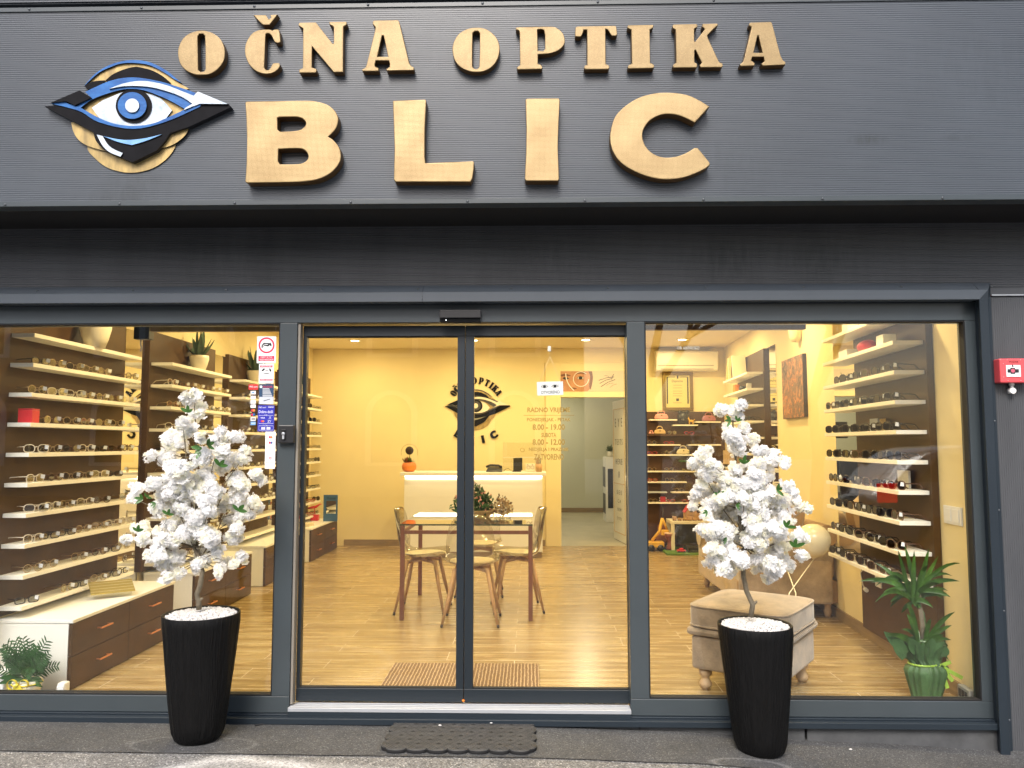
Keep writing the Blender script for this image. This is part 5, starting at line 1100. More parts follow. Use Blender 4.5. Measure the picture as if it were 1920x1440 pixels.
# ================================================================== TABLE AND CHAIRS
TX0, TX1, TY0, TY1, TZ = -1.03, .022, 2.10, 3.15, .752
tb = thing('dining_table', 'square glass topped table on slim copper brown metal legs', 'table', ((TX0+TX1)/2, (TY0+TY1)/2, 0))
for x in (TX0, TX1-.034):
    for y in (TY0, TY1-.034): MB().box(x, x+.034, y, y+.034, 0.001, TZ-.013).build('leg', 'redwood', tb, .002)
mb = MB()
for y in (TY0+.007, TY1-.027): mb.box(TX0+.0345, TX1-.0345, y, y+.02, .672, .700)
for x in (TX0+.007, TX1-.027): mb.box(x, x+.02, TY0+.0345, TY1-.0345, .672, .700)
mb.build('rail', 'redwood', tb, .001)
MB().box(TX0, TX1, TY0, TY1, TZ-.012, TZ).build('glass_top', glass_mat('table_glass', (.93, .95, .92), 1.5, .06, edge=3.5), tb)
mb = MB(); e_ = .0008
mb.box(TX0-e_-.001, TX1+e_+.001, TY0-.003, TY0-e_, TZ-.012, TZ); mb.build('glass_edge', pm('green_glass_edge', (.06, .08, .05), .15), tb)
def chair_proto():
    t = thing('shell_chair', 'x', 'chair')
    prof = [(-.215, .452, .15), (-.20, .470, .185), (-.14, .463, .205), (-.05, .450, .215), (.04, .443, .215), (.11, .447, .205), (.155, .470, .195), (.180, .515, .190), (.195, .58, .190), (.208, .66, .185), (.220, .74, .17), (.232, .80, .145), (.240, .835, .10), (.243, .848, .04)]
    nu = 14; vs = []
    for i, (y, z, w) in enumerate(prof):
        back = min(1, max(0, (z-.455)/.09)) if i > 5 else 0
        for k in range(nu+1):
            u_ = -1+2*k/nu; a_ = abs(u_)
            vs.append((u_*w, y-back*.06*a_**2.2, z+(1-back)*.045*a_**3-(0 if i > 1 else 0)))
    mb = MB(); mb.add(vs, [(i*(nu+1)+k, i*(nu+1)+k+1, (i+1)*(nu+1)+k+1, (i+1)*(nu+1)+k) for i in range(len(prof)-1) for k in range(nu)], 0, True)
    o = mb.build('shell', 'chair', t); s_ = o.modifiers.new('thick', 'SOLIDIFY'); s_.thickness = .0065; ss = o.modifiers.new('sub', 'SUBSURF'); ss.levels = 1; ss.render_levels = 1
    MB().lathe([(.0001, .0), (.16, .002), (.178, .010), (.172, .019), (.12, .023), (.0001, .024)], (0, -.03, .458), 28, ry=.97).build('seat_cushion', 'cushion', t)
    for sx in (-1, 1):
        for sy in (-1, 1):
            l_ = MB().tube([(sx*.125, sy*.115-.01, .425), (sx*.165, sy*.155-.01, .22), (sx*.212, sy*.20-.01, .022)], [.0165, .0155, .009], 10).build('leg', 'woodl', t)
            MB().tube([(sx*.212, sy*.20-.01, .022), (sx*.2165, sy*.2045-.01, .0)], [.0105, .0095], 10).build('foot', 'brownd', l_)
    mb = MB()
    for sy in (-1, 1): mb.tube([(-.13, sy*.115-.01, .405), (-.06, sy*.07-.01, .418), (0, sy*.03-.01, .42), (.06, sy*.07-.01, .418), (.13, sy*.115-.01, .405)], .013, 8)
    for sx in (-1, 1): mb.tube([(sx*.125, -.125, .41), (sx*.06, -.01, .42), (sx*.125, .105, .41)], .010, 8)
    mb.build('underframe', 'woodl', t); return t
ch0 = chair_proto()
for i, (x, y, rz, lb) in enumerate(((-.455, 2.06, 180, 'clear shell chair with its back to the doors, nearest at the table'), (-.10, 2.57, -84, 'clear shell chair on the right side of the glass table'),
        (-.905, 2.50, 88, 'clear shell chair on the left side of the glass table'), (-.47, 3.22, 2, 'clear shell chair behind the glass table, half hidden by the plants'))):
    c = ch0 if i == 0 else copy_tree(ch0); c.location = (x, y, 0); c.rotation_euler = (0, 0, R(rz)); tag(c, lb, 'chair', 'clear shell chairs round the glass table')
# centrepiece: leafy basket and jar
def leafball(mb, c, rad, n, size, rnd, sq=(1, 1, 1), m=0):
    for i in range(n):
        v = Vector((rnd.gauss(0, 1), rnd.gauss(0, 1), rnd.gauss(0, 1))).normalized()*rad*rnd.uniform(.5, 1.0)
        p = Vector(c)+Vector((v.x*sq[0], v.y*sq[1], v.z*sq[2])); a = Vector((rnd.gauss(0, 1), rnd.gauss(0, 1), rnd.gauss(0, 1)+.4)).normalized(); b = a.orthogonal().normalized()
        b = Matrix.Rotation(rnd.uniform(0, 6.28), 3, a) @ b; s = size*rnd.uniform(.6, 1.3); n2 = a.cross(b)
        mb.add([p, p+a*s*.5+b*s*.3+n2*s*.08, p+a*s, p+a*s*.5-b*s*.3+n2*s*.08], [(0, 1, 2, 3)], m, True)
rc = random.Random(5)
cx, cy = -.47, 2.68; t = thing('flower_arrangement', 'green and red flower arrangement in a basket on the glass table', 'flower arrangement', (cx, cy, TZ))
MB().lathe([(.0001, .001), (.11, .001), (.17, .05), (.175, .07), (.15, .06)], (cx, cy, TZ), 24).build('basket', wave_mat('wicker', (.20, .13, .06), (.45, .33, .18), 40, 2, 'Z'), t)
mb = MB(); leafball(mb, (cx-.02, cy, TZ+.11), .19, 420, .05, rc, (1, 1, .55)); leafball(mb, (cx, cy, TZ+.20), .08, 130, .045, rc, (1, 1, 1)); mb.build('foliage', 'leafd', t)
mb = MB(); leafball(mb, (cx-.02, cy-.03, TZ+.14), .20, 90, .03, rc, (1, 1, .55)); mb.build('flowers', 'pink', t)
mb = MB(); leafball(mb, (cx, cy, TZ+.20), .09, 40, .028, rc); mb.build('berries', 'redwood', t)
cx2, cy2 = -.235, 2.62; t = thing('glass_jar', 'round glass jar of dried flowers on the glass table', 'jar', (cx2, cy2, TZ))
MB().lathe([(.0001, .001), (.07, .002), (.095, .05), (.09, .10), (.06, .135), (.06, .15), (.066, .155)], (cx2, cy2, TZ), 24).build('jar', 'sheet', t)
mb = MB(); leafball(mb, (cx2, cy2, TZ+.085), .085, 160, .035, rc); mb.build('dried_flowers', 'woodp', t)
mb = MB(); leafball(mb, (cx2, cy2, TZ+.10), .09, 70, .03, rc); mb.build('dried_leaves', 'brownf', t)
# doormat inside
tag(MB().box(-.853, .055, .20, .865, .0015, .016).build('doormat', 'coir', None, .004), 'brown coir doormat with pale wavy stripes inside the doors', 'doormat')
# ================================================================== SOFA, OTTOMAN, BALLOONS
sf = thing('sofa', 'beige velvet sofa with rolled arm against the right wall', 'sofa', (2.05, 2.95, 0))
SX0, SX1, SY0, SY1 = 1.66, 2.46, 2.2, 3.72
MB().box(SX0, SX1, SY0+.03, SY1-.03, .115, .30).build('base', 'velvet2', sf, .02)
for k in (0, 1): MB().box(SX0-.01, 2.22, SY0+.20+k*.56, SY0+.755+k*.56, .302, .425).build('seat_cushion', 'velvet2', sf, .04)
for (ya, yb) in ((SY0, SY0+.19), (SY1-.19, SY1)):
    ar = MB().box(SX0+.01, SX1-.05, ya, yb, .117, .50).build('arm', 'velvet', sf, .02)
    MB().tube([(SX0-.005, (ya+yb)/2, .50), (SX1-.05, (ya+yb)/2, .50)], .105, 24).build('arm_roll', 'velvet', ar)
bk = MB().box(2.24, SX1, SY0+.05, SY1-.05, .302, .66).build('backrest', 'velvet', sf, .05)
MB().tube([(2.38, SY0+.02, .655), (2.40, SY1-.02, .655)], .085, 20).build('back_roll', 'velvet2', bk)
for sx in (SX0+.07, SX1-.07):
    for sy in (SY0+.09, SY1-.09): MB().lathe([(.0001, 0), (.02, 0), (.034, .05), (.024, .08), (.036, .114), (.0001, .114)], (sx, sy, .0005), 14).build('leg', 'woodp', sf)
def cushion(label, c, w, h, th, rot, mat):
    mb = MB(); n_ = 14; vs = []
    for s in (1, -1):
        for j in range(n_+1):
            for i in range(n_+1):
                u_, v_ = -1+2*i/n_, -1+2*j/n_; k = 1-.10*(1-abs(v_)**2)*abs(u_)**6*0; e = max(0, (1-u_**4)*(1-v_**4))**.5
                vs.append((u_*w/2*(1-.06*(1-v_*v_)), s*th/2*e, v_*h/2*(1-.06*(1-u_*u_))))
    N_ = (n_+1)**2; fs = []
    for s in (0, 1):
        for j in range(n_):
            for i in range(n_):
                q = [s*N_+j*(n_+1)+i, s*N_+j*(n_+1)+i+1, s*N_+(j+1)*(n_+1)+i+1, s*N_+(j+1)*(n_+1)+i]; fs.append(q if s == 0 else q[::-1])
    T = Matrix.Translation(c) @ Matrix.Rotation(R(rot[2]), 4, 'Z') @ Matrix.Rotation(R(rot[0]), 4, 'X') @ Matrix.Rotation(R(rot[1]), 4, 'Y')
    mb.add(vs, fs, 0, True, T); return tag(mb.build('cushion', mat, None), label, 'cushion', 'cushions on the sofa')
cushion('tan velvet cushion leaning on the near end of the sofa', (2.13, 2.62, .70), .50, .46, .17, (-10, 6, -64), 'velvet2')
cushion('darker velvet cushion behind the cream balloon on the sofa', (2.23, 2.86, .62), .48, .40, .16, (-12, 0, -78), 'velvet')
# ottoman (placed by its four corners)
ot = thing('ottoman', 'beige velvet ottoman with piped cushion top and turned feet', 'ottoman', (1.345, .53, 0))
OC, OR = Vector((1.293, .505, 0)), R(-34.7)
To = Matrix.Translation(OC) @ Matrix.Rotation(OR, 4, 'Z')
hw, hd_ = .262, .290
MB().box(-hw, hw, -hd_, hd_, .118, .305, 0, To).build('body', 'velvet', ot, .018)
MB().box(-hw-.022, hw+.022, -hd_-.022, hd_+.022, .307, .352, 0, To).build('border_roll', 'velvet', ot, .021)
# cushion top: softly domed
n_ = 20; mb = MB(); vs = []; W2, D2 = hw+.020, hd_+.020
prof = [(0, .354), (.99, .354), (1.0, .372), (1.0, .452), (.985, .470), (.94, .478)]
for j, (k, z) in enumerate(prof):
    for i in range(4*n_):
        s, q = divmod(i, n_); f_ = q/n_*2-1; x, y = ((f_, -1), (1, f_), (-f_, 1), (-1, -f_))[s]
        r_ = (abs(x)**8+abs(y)**8)**(1/8.); x /= r_; y /= r_
        vs.append((x*W2*(k if k else .01), y*D2*(k if k else .01), z))
for m_ in range(1, 7):
    k = .94*(1-m_/6.0)+.001
    for i in range(4*n_):
        s, q = divmod(i, n_); f_ = q/n_*2-1; x, y = ((f_, -1), (1, f_), (-f_, 1), (-1, -f_))[s]; r_ = (abs(x)**8+abs(y)**8)**(1/8.); x /= r_; y /= r_
        vs.append((x*W2*k, y*D2*k, .478+.026*(1-(k/.94)**2)))
L_ = len(prof)+6; N4 = 4*n_
mb.add(vs, [(j*N4+i, j*N4+(i+1) % N4, (j+1)*N4+(i+1) % N4, (j+1)*N4+i) for j in range(L_-1) for i in range(N4)], 0, True, To)
mb.build('cushion_top', 'velvet', ot)
def ringpath(W_, D_, z, n=14):
    out = []
    for i in range(4*n+1):
        s, q = divmod(i % (4*n), n); f_ = q/n*2-1; x, y = ((f_, -1), (1, f_), (-f_, 1), (-1, -f_))[s]; r_ = (abs(x)**8+abs(y)**8)**(1/8.); out.append((x/r_*W_, y/r_*D_, z))
    return out
MB().tube(ringpath(W2*.992, D2*.992, .468), .0058, 8, 0, To, False).build('piping', 'velvet', ot)
MB().tube(ringpath(W2*1.0, D2*1.0, .362), .0058, 8, 0, To, False).build('piping', 'velvet', ot)
for sx in (-1, 1):
    for sy in (-1, 1): MB().lathe([(.0001, 0), (.022, 0), (.034, .022), (.036, .035), (.024, .055), (.022, .07), (.036, .082), (.038, .1165), (.0001, .1165)], n=20, T=To @ Matrix.Translation((sx*(hw-.06), sy*(hd_-.06), .0005))).build('leg', 'woodp', ot)
# balloons on sticks
for (px_, py_, r_, Yb, px2, lb) in ((1524.5, 1014, 31.5, 1.55, 1480, 'cream balloon on a stick in front of the sofa, the fully visible one'), (1462, 1003, 26, 1.75, 1492, 'cream balloon on a stick half hidden by the white blossom')):
    c = aY(px_, py_, Yb); rr = r_*(Yb+4.1)/FPX*.985; t = thing('balloon', lb, 'balloon', (c.x, Yb, 0), 'balloons on sticks')
    MB().lathe([(.0001, -1.12), (.05, -1.10), (.08, -1.03), (.35, -.90), (.66, -.72), (.88, -.42), (.99, -.05), (.98, .25), (.86, .56), (.62, .81), (.32, .96), (.0001, 1.0)], n=32, T=Matrix.Translation(c) @ Matrix.Scale(rr, 4)).build('balloon_skin', 'balloon', t)
    q = aY(px2, 1112, 1.15); MB().tube([(c.x, Yb, c.z-rr*1.08), (q.x, 1.15, q.z), (q.x-(c.x-q.x)*.5, .98, .001)], .004, 6).build('stick', 'cushion', t)
# ================================================================== RUBBER MAT OUTSIDE
GZ = gz(-.43)+.006
c00, c10, c11, c01 = aZ(712, 1411, GZ), aZ(1001, 1416, GZ), aZ(1001, 1349, GZ), aZ(742, 1347, GZ)
mx0, mx1, my0, my1 = c00.x+.025, c10.x-.015, c00.y+.012, c01.y-.03
mt = thing('rubber_mat', 'black rubber mat with scalloped edge and woven ribs outside the doors', 'doormat', ((mx0+mx1)/2, (my0+my1)/2, GZ))
nx, ny = 7, 4; dx, dy = (mx1-mx0)/nx, (my1-my0)/ny; cont = []
def arc(cx, cy, rx, ry, a0, a1, n=8):
    return [(cx+rx*math.cos(R(a0+(a1-a0)*i/n)), cy+ry*math.sin(R(a0+(a1-a0)*i/n))) for i in range(n)]
for i in range(nx): cont += arc(mx0+dx*(i+.5), my0, dx/2, dy*.26, 180, 360)
for j in range(ny): cont += arc(mx1, my0+dy*(j+.5), dx*.30, dy/2, -90, 90)
for i in range(nx): cont += arc(mx1-dx*(i+.5), my1, dx/2, dy*.26, 0, 180)
for j in range(ny): cont += arc(mx0, my1-dy*(j+.5), dx*.30, dy/2, 90, 270)
gzm = lambda x: gz(x)+.0065
me = curve_mesh([cont], .012, .002); me.transform(Matrix.Translation((0, 0, .008)))
for v in me.vertices: v.co.z += gzm(v.co.x)
me.materials.append(M['rubber']); link('base', me, mt)
mb = MB(); hole = MB()
for i in range(nx*2):
    for j in range(ny*2):
        cx, cy = mx0+dx*.5*(i+.5), my0+dy*.5*(j+.5); d_ = (i+j) % 2; z = gzm(cx)+.0145
        ax = Vector((dx*.25, dy*.25*(1 if d_ else -1), 0)); ay = Vector((dx*.25, -dy*.25*(1 if d_ else -1), 0))
        for k in range(6):
            o_ = ay*(-.84+.336*k); a_ = Vector((cx, cy, z))+o_-ax*.94; b_ = Vector((cx, cy, z))+o_+ax*.94; nrm = ay*.095
            mb.add([a_-nrm, b_-nrm, b_+nrm, a_+nrm]+[v+Vector((0, 0, .0034)) for v in (a_-nrm*.6, b_-nrm*.6, b_+nrm*.6, a_+nrm*.6)], [(4, 5, 6, 7), (0, 1, 5, 4), (1, 2, 6, 5), (2, 3, 7, 6), (3, 0, 4, 7)])
for i in range(1, nx*2):
    for j in range(1, ny*2):
        if (i+j) % 2: continue
        cx, cy = mx0+dx*.5*i, my0+dy*.5*j; z = gzm(cx)+.0186; hole.add([(cx-.014, cy, z), (cx, cy-.010, z), (cx+.014, cy, z), (cx, cy+.010, z)], [(0, 1, 2, 3)])
# concentric ribs of the scalloped border
for (cx, cy, rx, ry, a0, a1) in [(mx0+dx*(i+.5), my0, dx/2, dy*.26, 180, 360) for i in range(nx)]+[(mx0+dx*(i+.5), my1, dx/2, dy*.26, 0, 180) for i in range(nx)]+[(mx1, my0+dy*(j+.5), dx*.30, dy/2, -90, 90) for j in range(ny)]+[(mx0, my0+dy*(j+.5), dx*.30, dy/2, 90, 270) for j in range(ny)]:
    for k in (.35, .55, .75, .93):
        P_ = arc(cx, cy, rx*k, ry*k, a0, a1, 12); mb.tube([(x, y, gzm(x)+.0150) for x, y in P_], .0022, 4, caps=False)
n_r = len(mb.f); mb.add(hole.v, hole.f, 1); mb.build('ribs', ['rubberl', 'black'], mt)
# ================================================================== PLANTERS WITH BLOSSOM TREES
def planter_tree(label, base_px, top_px, rimw_px, basew_px, Yc, org, sc, clusters, trunk, branches, leaves, seed):
    rnd = random.Random(seed); k = (Yc+4.1)/FPX
    xb_ = aY(base_px[0], base_px[1], Yc).x; z0 = gz(xb_)+.007; xt_ = aY(top_px[0], top_px[1], Yc); zt = xt_.z
    t = thing('potted_tree', label, 'potted tree', (xb_, Yc, z0), 'white blossom trees in tall black planters')
    rb, rt_ = basew_px*k/2, rimw_px*k/2; H = zt-z0; n_ = 96; prof = []
    for i in range(15):
        f_ = i/14; prof.append((rb+(rt_-rb)*f_**.85, z0+H*f_))
    prof[0] = (rb*.84, z0+.001); prof.insert(1, (rb*.94, z0+.010)); prof.insert(2, (rb*.985, z0+.022)); prof.insert(0, (.001, z0))
    prof += [(rt_*.985, zt+.004), (rt_*.94, zt), (rt_*.92, zt-.04), (.001, zt-.045)]
    wr = [rnd.uniform(-1, 1) for _ in range(n_)]
    mb = MB(); vs = []
    for (r_, z) in prof:
        f_ = (z-z0)/H; cx_ = xb_+(xt_.x-xb_)*f_
        for q in range(n_):
            a_ = 2*math.pi*q/n_; wv = 1+(.013*wr[q]+.012*(q % 2)+.006*math.sin(a_*9+f_*6))*(1 if r_ > .05 and f_ < .985 else 0)
            vs.append((cx_+r_*wv*math.cos(a_), Yc+r_*wv*math.sin(a_), z))
    mb.add(vs, [(j*n_+q, j*n_+(q+1) % n_, (j+1)*n_+(q+1) % n_, (j+1)*n_+q) for j in range(len(prof)-1) for q in range(n_)], 0, True)
    mb.build('planter', 'pot', t)
    # gravel: a heap of small stones
    mb = MB(); cx_ = xt_.x; mb.lathe([(.001, .010), (rt_*.5, .006), (rt_*.915, -.008)], (cx_, Yc, zt-.012), 40)
    for q in range(1500):
        a_ = rnd.uniform(0, 6.283); r_ = rt_*.90*math.sqrt(rnd.random()); s_ = rnd.uniform(.004, .0085)
        T = Matrix.Translation((cx_+r_*math.cos(a_), Yc+r_*math.sin(a_), zt-.010+.012*(1-(r_/rt_)**2)+rnd.uniform(0, .004))) @ Matrix.Rotation(rnd.uniform(0, 6), 4, (rnd.random(), rnd.random(), 1)) @ Matrix.Diagonal((s_, s_*rnd.uniform(.6, 1), s_*rnd.uniform(.5, .8), 1))
        mb.add([(1, 0, 0), (-1, 0, 0), (0, 1, 0), (0, -1, 0), (0, 0, 1), (0, 0, -1)], [(0, 2, 4), (2, 1, 4), (1, 3, 4), (3, 0, 4), (2, 0, 5), (1, 2, 5), (3, 1, 5), (0, 3, 5)], 0, False, T)
    mb.build('gravel', 'gravel', t)
    def W2_(x, y, dy=0.): q = aY(org[0]+x/sc, org[1]+y/sc, Yc); return Vector((q.x, Yc+dy, q.z))
    mb = MB(); tp = [W2_(x, y, dy) for x, y, dy, r_ in trunk]; mb.tube(tp, [r_ for *_, r_ in trunk], 12)
    mb.tube([tp[1], tp[1]+Vector((.02, -.004, .018))], [.010, .005], 8); mb.build('trunk', 'bark', t)
    # blossom clusters, each with its own depth inside the crown
    cl = []
    mxx = sum(c[0] for c in clusters)/len(clusters)
    for (x, y, r_) in clusters:
        rad = r_/sc*k; e = max(0.15, 1-((x-mxx)/(230*sc/2.056 if sc < 3 else 300))**2); cl.append((W2_(x, y, rnd.uniform(-1, 1)*.16*e**.5), rad))
    for q in range(len(cl)//2):
        a_, b_ = rnd.sample(cl[:len(clusters)], 2)
        if (a_[0]-b_[0]).length < .26 and abs((a_[0]+b_[0]).x/2-tp[-1].x) < .17: cl.append(((a_[0]+b_[0])/2+Vector((0, rnd.uniform(-.12, .05), 0)), .034))
    for q in range(26):
        z_ = tp[5].z+.03+(tp[-1].z-tp[5].z)*.62*rnd.random(); cl.append((Vector((tp[6].x+rnd.uniform(-.12, .12), Yc-rnd.uniform(.0, .12), z_)), .036))
    br = MB()
    hub = tp[-1]
    for p, rad in cl:
        if rnd.random() < .55: continue
        js = [q for q in range(5, len(tp)) if tp[q].z < p.z-.02] or [5]; s_ = tp[js[-1] if rnd.random() < .6 else rnd.choice(js)]
        mid = (s_+p)/2+Vector((rnd.uniform(-.02, .02), rnd.uniform(-.02, .02), -.01)); br.tube([s_, mid, p], [.0036, .0026, .0016], 5, caps=False)
    br.build('branches', 'bark', t)
    pet = [MB(), MB()]
    for p, rad in cl:
        nb = max(9, int(30*(rad/.045)**1.75)); rad *= .93; an_ = (rnd.uniform(.75, 1.25), rnd.uniform(.75, 1.2), rnd.uniform(.7, 1.2))
        for _ in range(nb):
            d = Vector((rnd.gauss(0, 1), rnd.gauss(0, 1)-.35, rnd.gauss(0, 1)+.15)).normalized(); f0 = rnd.uniform(.25, 1.08); c = p+Vector((d.x*an_[0], d.y*an_[1], d.z*an_[2]))*rad*f0
            d = (d+Vector((rnd.gauss(0, .5), rnd.gauss(0, .5)-.2, rnd.gauss(0, .5)))).normalized()
            m2 = pet[1 if rnd.random() < .22 else 0]; a0 = d.orthogonal().normalized(); b0 = d.cross(a0); s0 = rnd.uniform(.016, .027)
            for lay, (np_, el, ls) in enumerate(((7, rnd.uniform(-.1, .3), 1.0), (5, rnd.uniform(.6, .95), .68))):
                ph = rnd.random()*6
                for q in range(np_):
                    an = ph+2*math.pi*q/np_+rnd.uniform(-.3, .3); e2 = el+rnd.uniform(-.3, .3); L = s0*ls*rnd.uniform(.75, 1.2); wd = L*rnd.uniform(.40, .58)
                    out_ = a0*math.cos(an)+b0*math.sin(an); dirn = out_*math.cos(e2)+d*math.sin(e2); side = d.cross(out_).normalized(); n3 = dirn.cross(side); vv = []
                    curl = rnd.uniform(-.5, .15)
                    for (t_, w_) in ((0, .12), (.42, .8), (.78, 1.05), (1, .72)):
                        for k_ in (-1, 0, 1):
                            vv.append(c+dirn*L*(t_-(.10 if (t_ == 1 and k_ == 0) else 0)+rnd.uniform(-.05, .05)*t_)+side*wd*w_*k_+n3*L*(curl*t_*t_+rnd.uniform(-.11, .11)*t_+(.10 if k_ else 0)*t_))
                    m2.add(vv, [(3*r_+k_, 3*r_+k_+1, 3*r_+k_+4, 3*r_+k_+3) for r_ in range(3) for k_ in range(2)], 0, False)
    b1 = pet[0].build('blossom', 'petal', t); b2 = pet[1].build('blossom', 'petal2', t)
    mb = MB()
    for (x, y, s_, an) in leaves:
        p = W2_(x, y, -.10+rnd.uniform(-.04, .03))
        for q in range(3):
            a_ = R(an+(q-1)*48+rnd.uniform(-12, 12)); d = Vector((math.cos(a_), -.35, math.sin(a_))).normalized(); n3 = Vector((-math.sin(a_), -.2, math.cos(a_))).normalized(); L = s_/sc*k*rnd.uniform(.7, 1.0); vv = []
            for i in range(6):
                f_ = i/5; w_ = L*.19*math.sin(math.pi*(f_*.92+.04))**.8; c = p+d*L*f_+Vector((0, 0, -L*.12*f_*f_)); vv += [c-n3*w_+Vector((0, -w_*.3, 0)), c, c+n3*w_+Vector((0, -w_*.3, 0))]
            mb.add(vv, [f for i in range(5) for f in ((3*i, 3*i+1, 3*i+4, 3*i+3), (3*i+1, 3*i+2, 3*i+5, 3*i+4))], 0, True)
    mb.build('foliage', 'leaf', t)
    return t
CL1 = [(465, 95, 52), (430, 110, 40), (505, 75, 35), (405, 190, 48), (520, 180, 38), (470, 240, 45), (440, 300, 35), (490, 290, 40), (265, 320, 50), (330, 330, 52), (385, 375, 50), (300, 370, 45), (230, 445, 36), (300, 450, 38), (260, 465, 32), (690, 320, 45), (670, 290, 32), (640, 355, 42), (590, 330, 30), (590, 405, 48), (680, 420, 55), (560, 450, 55), (765, 410, 30), (760, 460, 36), (400, 500, 60), (480, 530, 70), (350, 500, 35), (540, 560, 60), (620, 500, 55), (690, 470, 45), (300, 600, 55), (230, 620, 42), (140, 640, 38), (120, 700, 34), (320, 670, 60), (430, 640, 65), (520, 660, 75), (620, 640, 70), (700, 600, 60), (760, 620, 50), (840, 560, 48), (870, 595, 25), (800, 620, 40), (860, 715, 40), (850, 760, 32), (810, 735, 35), (720, 700, 60), (640, 740, 60), (280, 760, 55), (350, 760, 50), (440, 740, 60), (540, 760, 60), (790, 800, 40), (100, 895, 40), (90, 945, 34), (150, 880, 36), (200, 950, 46), (240, 920, 42), (430, 850, 80), (330, 870, 66), (530, 860, 66), (640, 850, 60), (720, 830, 56), (740, 890, 45), (280, 990, 55), (340, 960, 55), (430, 930, 60), (510, 960, 55), (640, 940, 55), (710, 950, 48), (650, 1020, 42), (740, 1075, 32), (720, 1105, 30), (620, 1110, 32), (670, 1125, 34), (290, 1100, 46), (350, 1080, 55), (300, 1145, 36), (380, 1155, 32), (450, 1140, 38), (530, 1090, 48), (440, 1050, 52), (510, 1030, 52), (320, 1040, 48), (245, 1040, 28), (560, 1080, 34), (410, 1150, 34)]
LV1 = [(480, 180, 60, 80), (575, 400, 75, 200), (610, 380, 60, 30), (690, 500, 62, 60), (210, 700, 55, 150), (225, 690, 40, 60), (195, 890, 55, 80), (290, 725, 35, 200), (785, 770, 70, 60), (375, 790, 50, 70)]
tr1 = [(500, 1385, 0, .013), (500, 1335, 0, .0125), (488, 1290, .002, .013), (508, 1240, 0, .0135), (520, 1160, .004, .0125), (500, 1080, .01, .011), (470, 1000, .0, .009), (480, 850, .01, .008), (490, 650, 0, .007), (480, 450, .01, .006), (485, 260, 0, .004)]
planter_tree('white blossom tree in black planter before the left shop window', (371, 1386), (378, 1150), 137, 86, -.28, (220, 720), 3.273, CL1, tr1, None, LV1, 21)
CL2 = [(265, 75, 30), (285, 95, 28), (245, 80, 20), (290, 60, 16), (285, 150, 24), (250, 185, 34), (275, 210, 36), (310, 155, 20), (300, 235, 30), (235, 170, 20), (355, 195, 28), (360, 235, 28), (375, 190, 16), (150, 260, 38), (175, 245, 26), (130, 290, 22), (190, 290, 36), (215, 320, 28), (160, 325, 28), (150, 370, 30), (135, 400, 18), (140, 430, 18), (170, 400, 28), (340, 300, 24), (385, 295, 28), (430, 275, 34), (455, 255, 26), (465, 285, 20), (430, 335, 28), (465, 370, 24), (480, 390, 16), (250, 350, 44), (300, 335, 32), (270, 400, 48), (230, 400, 36), (370, 360, 38), (400, 380, 36), (330, 390, 40), (350, 430, 44), (420, 410, 34), (300, 450, 44), (240, 460, 38), (200, 440, 34), (130, 450, 16), (165, 480, 24), (460, 440, 38), (515, 425, 18), (535, 440, 24), (548, 455, 14), (470, 490, 40), (430, 470, 34), (390, 470, 38), (340, 500, 38), (280, 500, 38), (240, 520, 34), (180, 530, 40), (150, 540, 24), (200, 560, 38), (250, 570, 34), (330, 575, 36), (360, 580, 28), (300, 565, 28), (400, 530, 34), (440, 540, 32), (505, 560, 24), (535, 575, 18), (560, 582, 12), (180, 600, 28), (200, 640, 34), (250, 620, 38), (280, 650, 36), (220, 680, 28), (265, 690, 28), (240, 700, 22), (300, 695, 16), (195, 680, 16), (400, 620, 38), (390, 660, 34), (440, 640, 38), (430, 690, 42), (420, 730, 22), (450, 600, 34), (490, 610, 28), (520, 635, 20), (490, 660, 22), (510, 690, 18), (400, 700, 26), (355, 650, 16)]
LV2 = [(245, 125, 38, 170), (265, 125, 28, 60), (290, 285, 40, 90), (205, 405, 30, 90), (425, 385, 36, 20), (260, 440, 22, 0), (445, 520, 38, 60), (490, 600, 46, 90), (235, 565, 30, 200), (160, 465, 25, 200)]
tr2 = [(345, 878, 0, .0125), (352, 830, 0, .0125), (330, 780, .004, .012), (316, 720, .0, .012), (318, 660, .004, .0125), (325, 610, .01, .0105), (310, 560, 0, .009), (300, 460, .01, .008), (295, 350, 0, .006), (285, 240, .01, .005), (275, 120, 0, .0035)]
planter_tree('white blossom tree in black planter before the right shop window', (1426, 1405), (1415, 1170), 132, 86, -.24, (1240, 730), 2.056, CL2, tr2, None, LV2, 44)
# ================================================================== PLANTS BEHIND THE GLASS
t = thing('potted_plant', 'tall green dracaena wrapped in green paper inside the right window', 'plant', (1.97, .27, 0))
Yp = .27; rn = random.Random(9)
p0, p1 = aY(1735, 1300, Yp), aY(1735, 1245, Yp); k = (Yp+4.1)/FPX
wr_ = [rn.uniform(-1, 1) for _ in range(64)]
vs = []; pr = [(22, 1312), (24, 1300), (30, 1275), (34, 1258), (31, 1249), (22, 1243), (26, 1230), (31, 1212), (33, 1202)]
mb = MB()
for (r_, y) in pr:
    c = aY(1735+(2 if y > 1240 else -6), y, Yp)
    for q in range(64):
        a_ = 2*math.pi*q/64; f_ = max(0, (1245-y)/65.); f2 = .10 if y > 1244 else .22
        vs.append((c.x+r_*k*(1+f2*wr_[q]*(1 if y != 1243 else .4))*math.cos(a_)*1.12, Yp+r_*k*(1+f2*wr_[q])*math.sin(a_)*.8, max(.001, c.z)+f_*.035*wr_[(q*5) % 64]))
mb.add(vs, [(j*64+q, j*64+(q+1) % 64, (j+1)*64+(q+1) % 64, (j+1)*64+q) for j in range(len(pr)-1) for q in range(64)], 0, True); mb.build('wrapping_paper', 'paper', t)
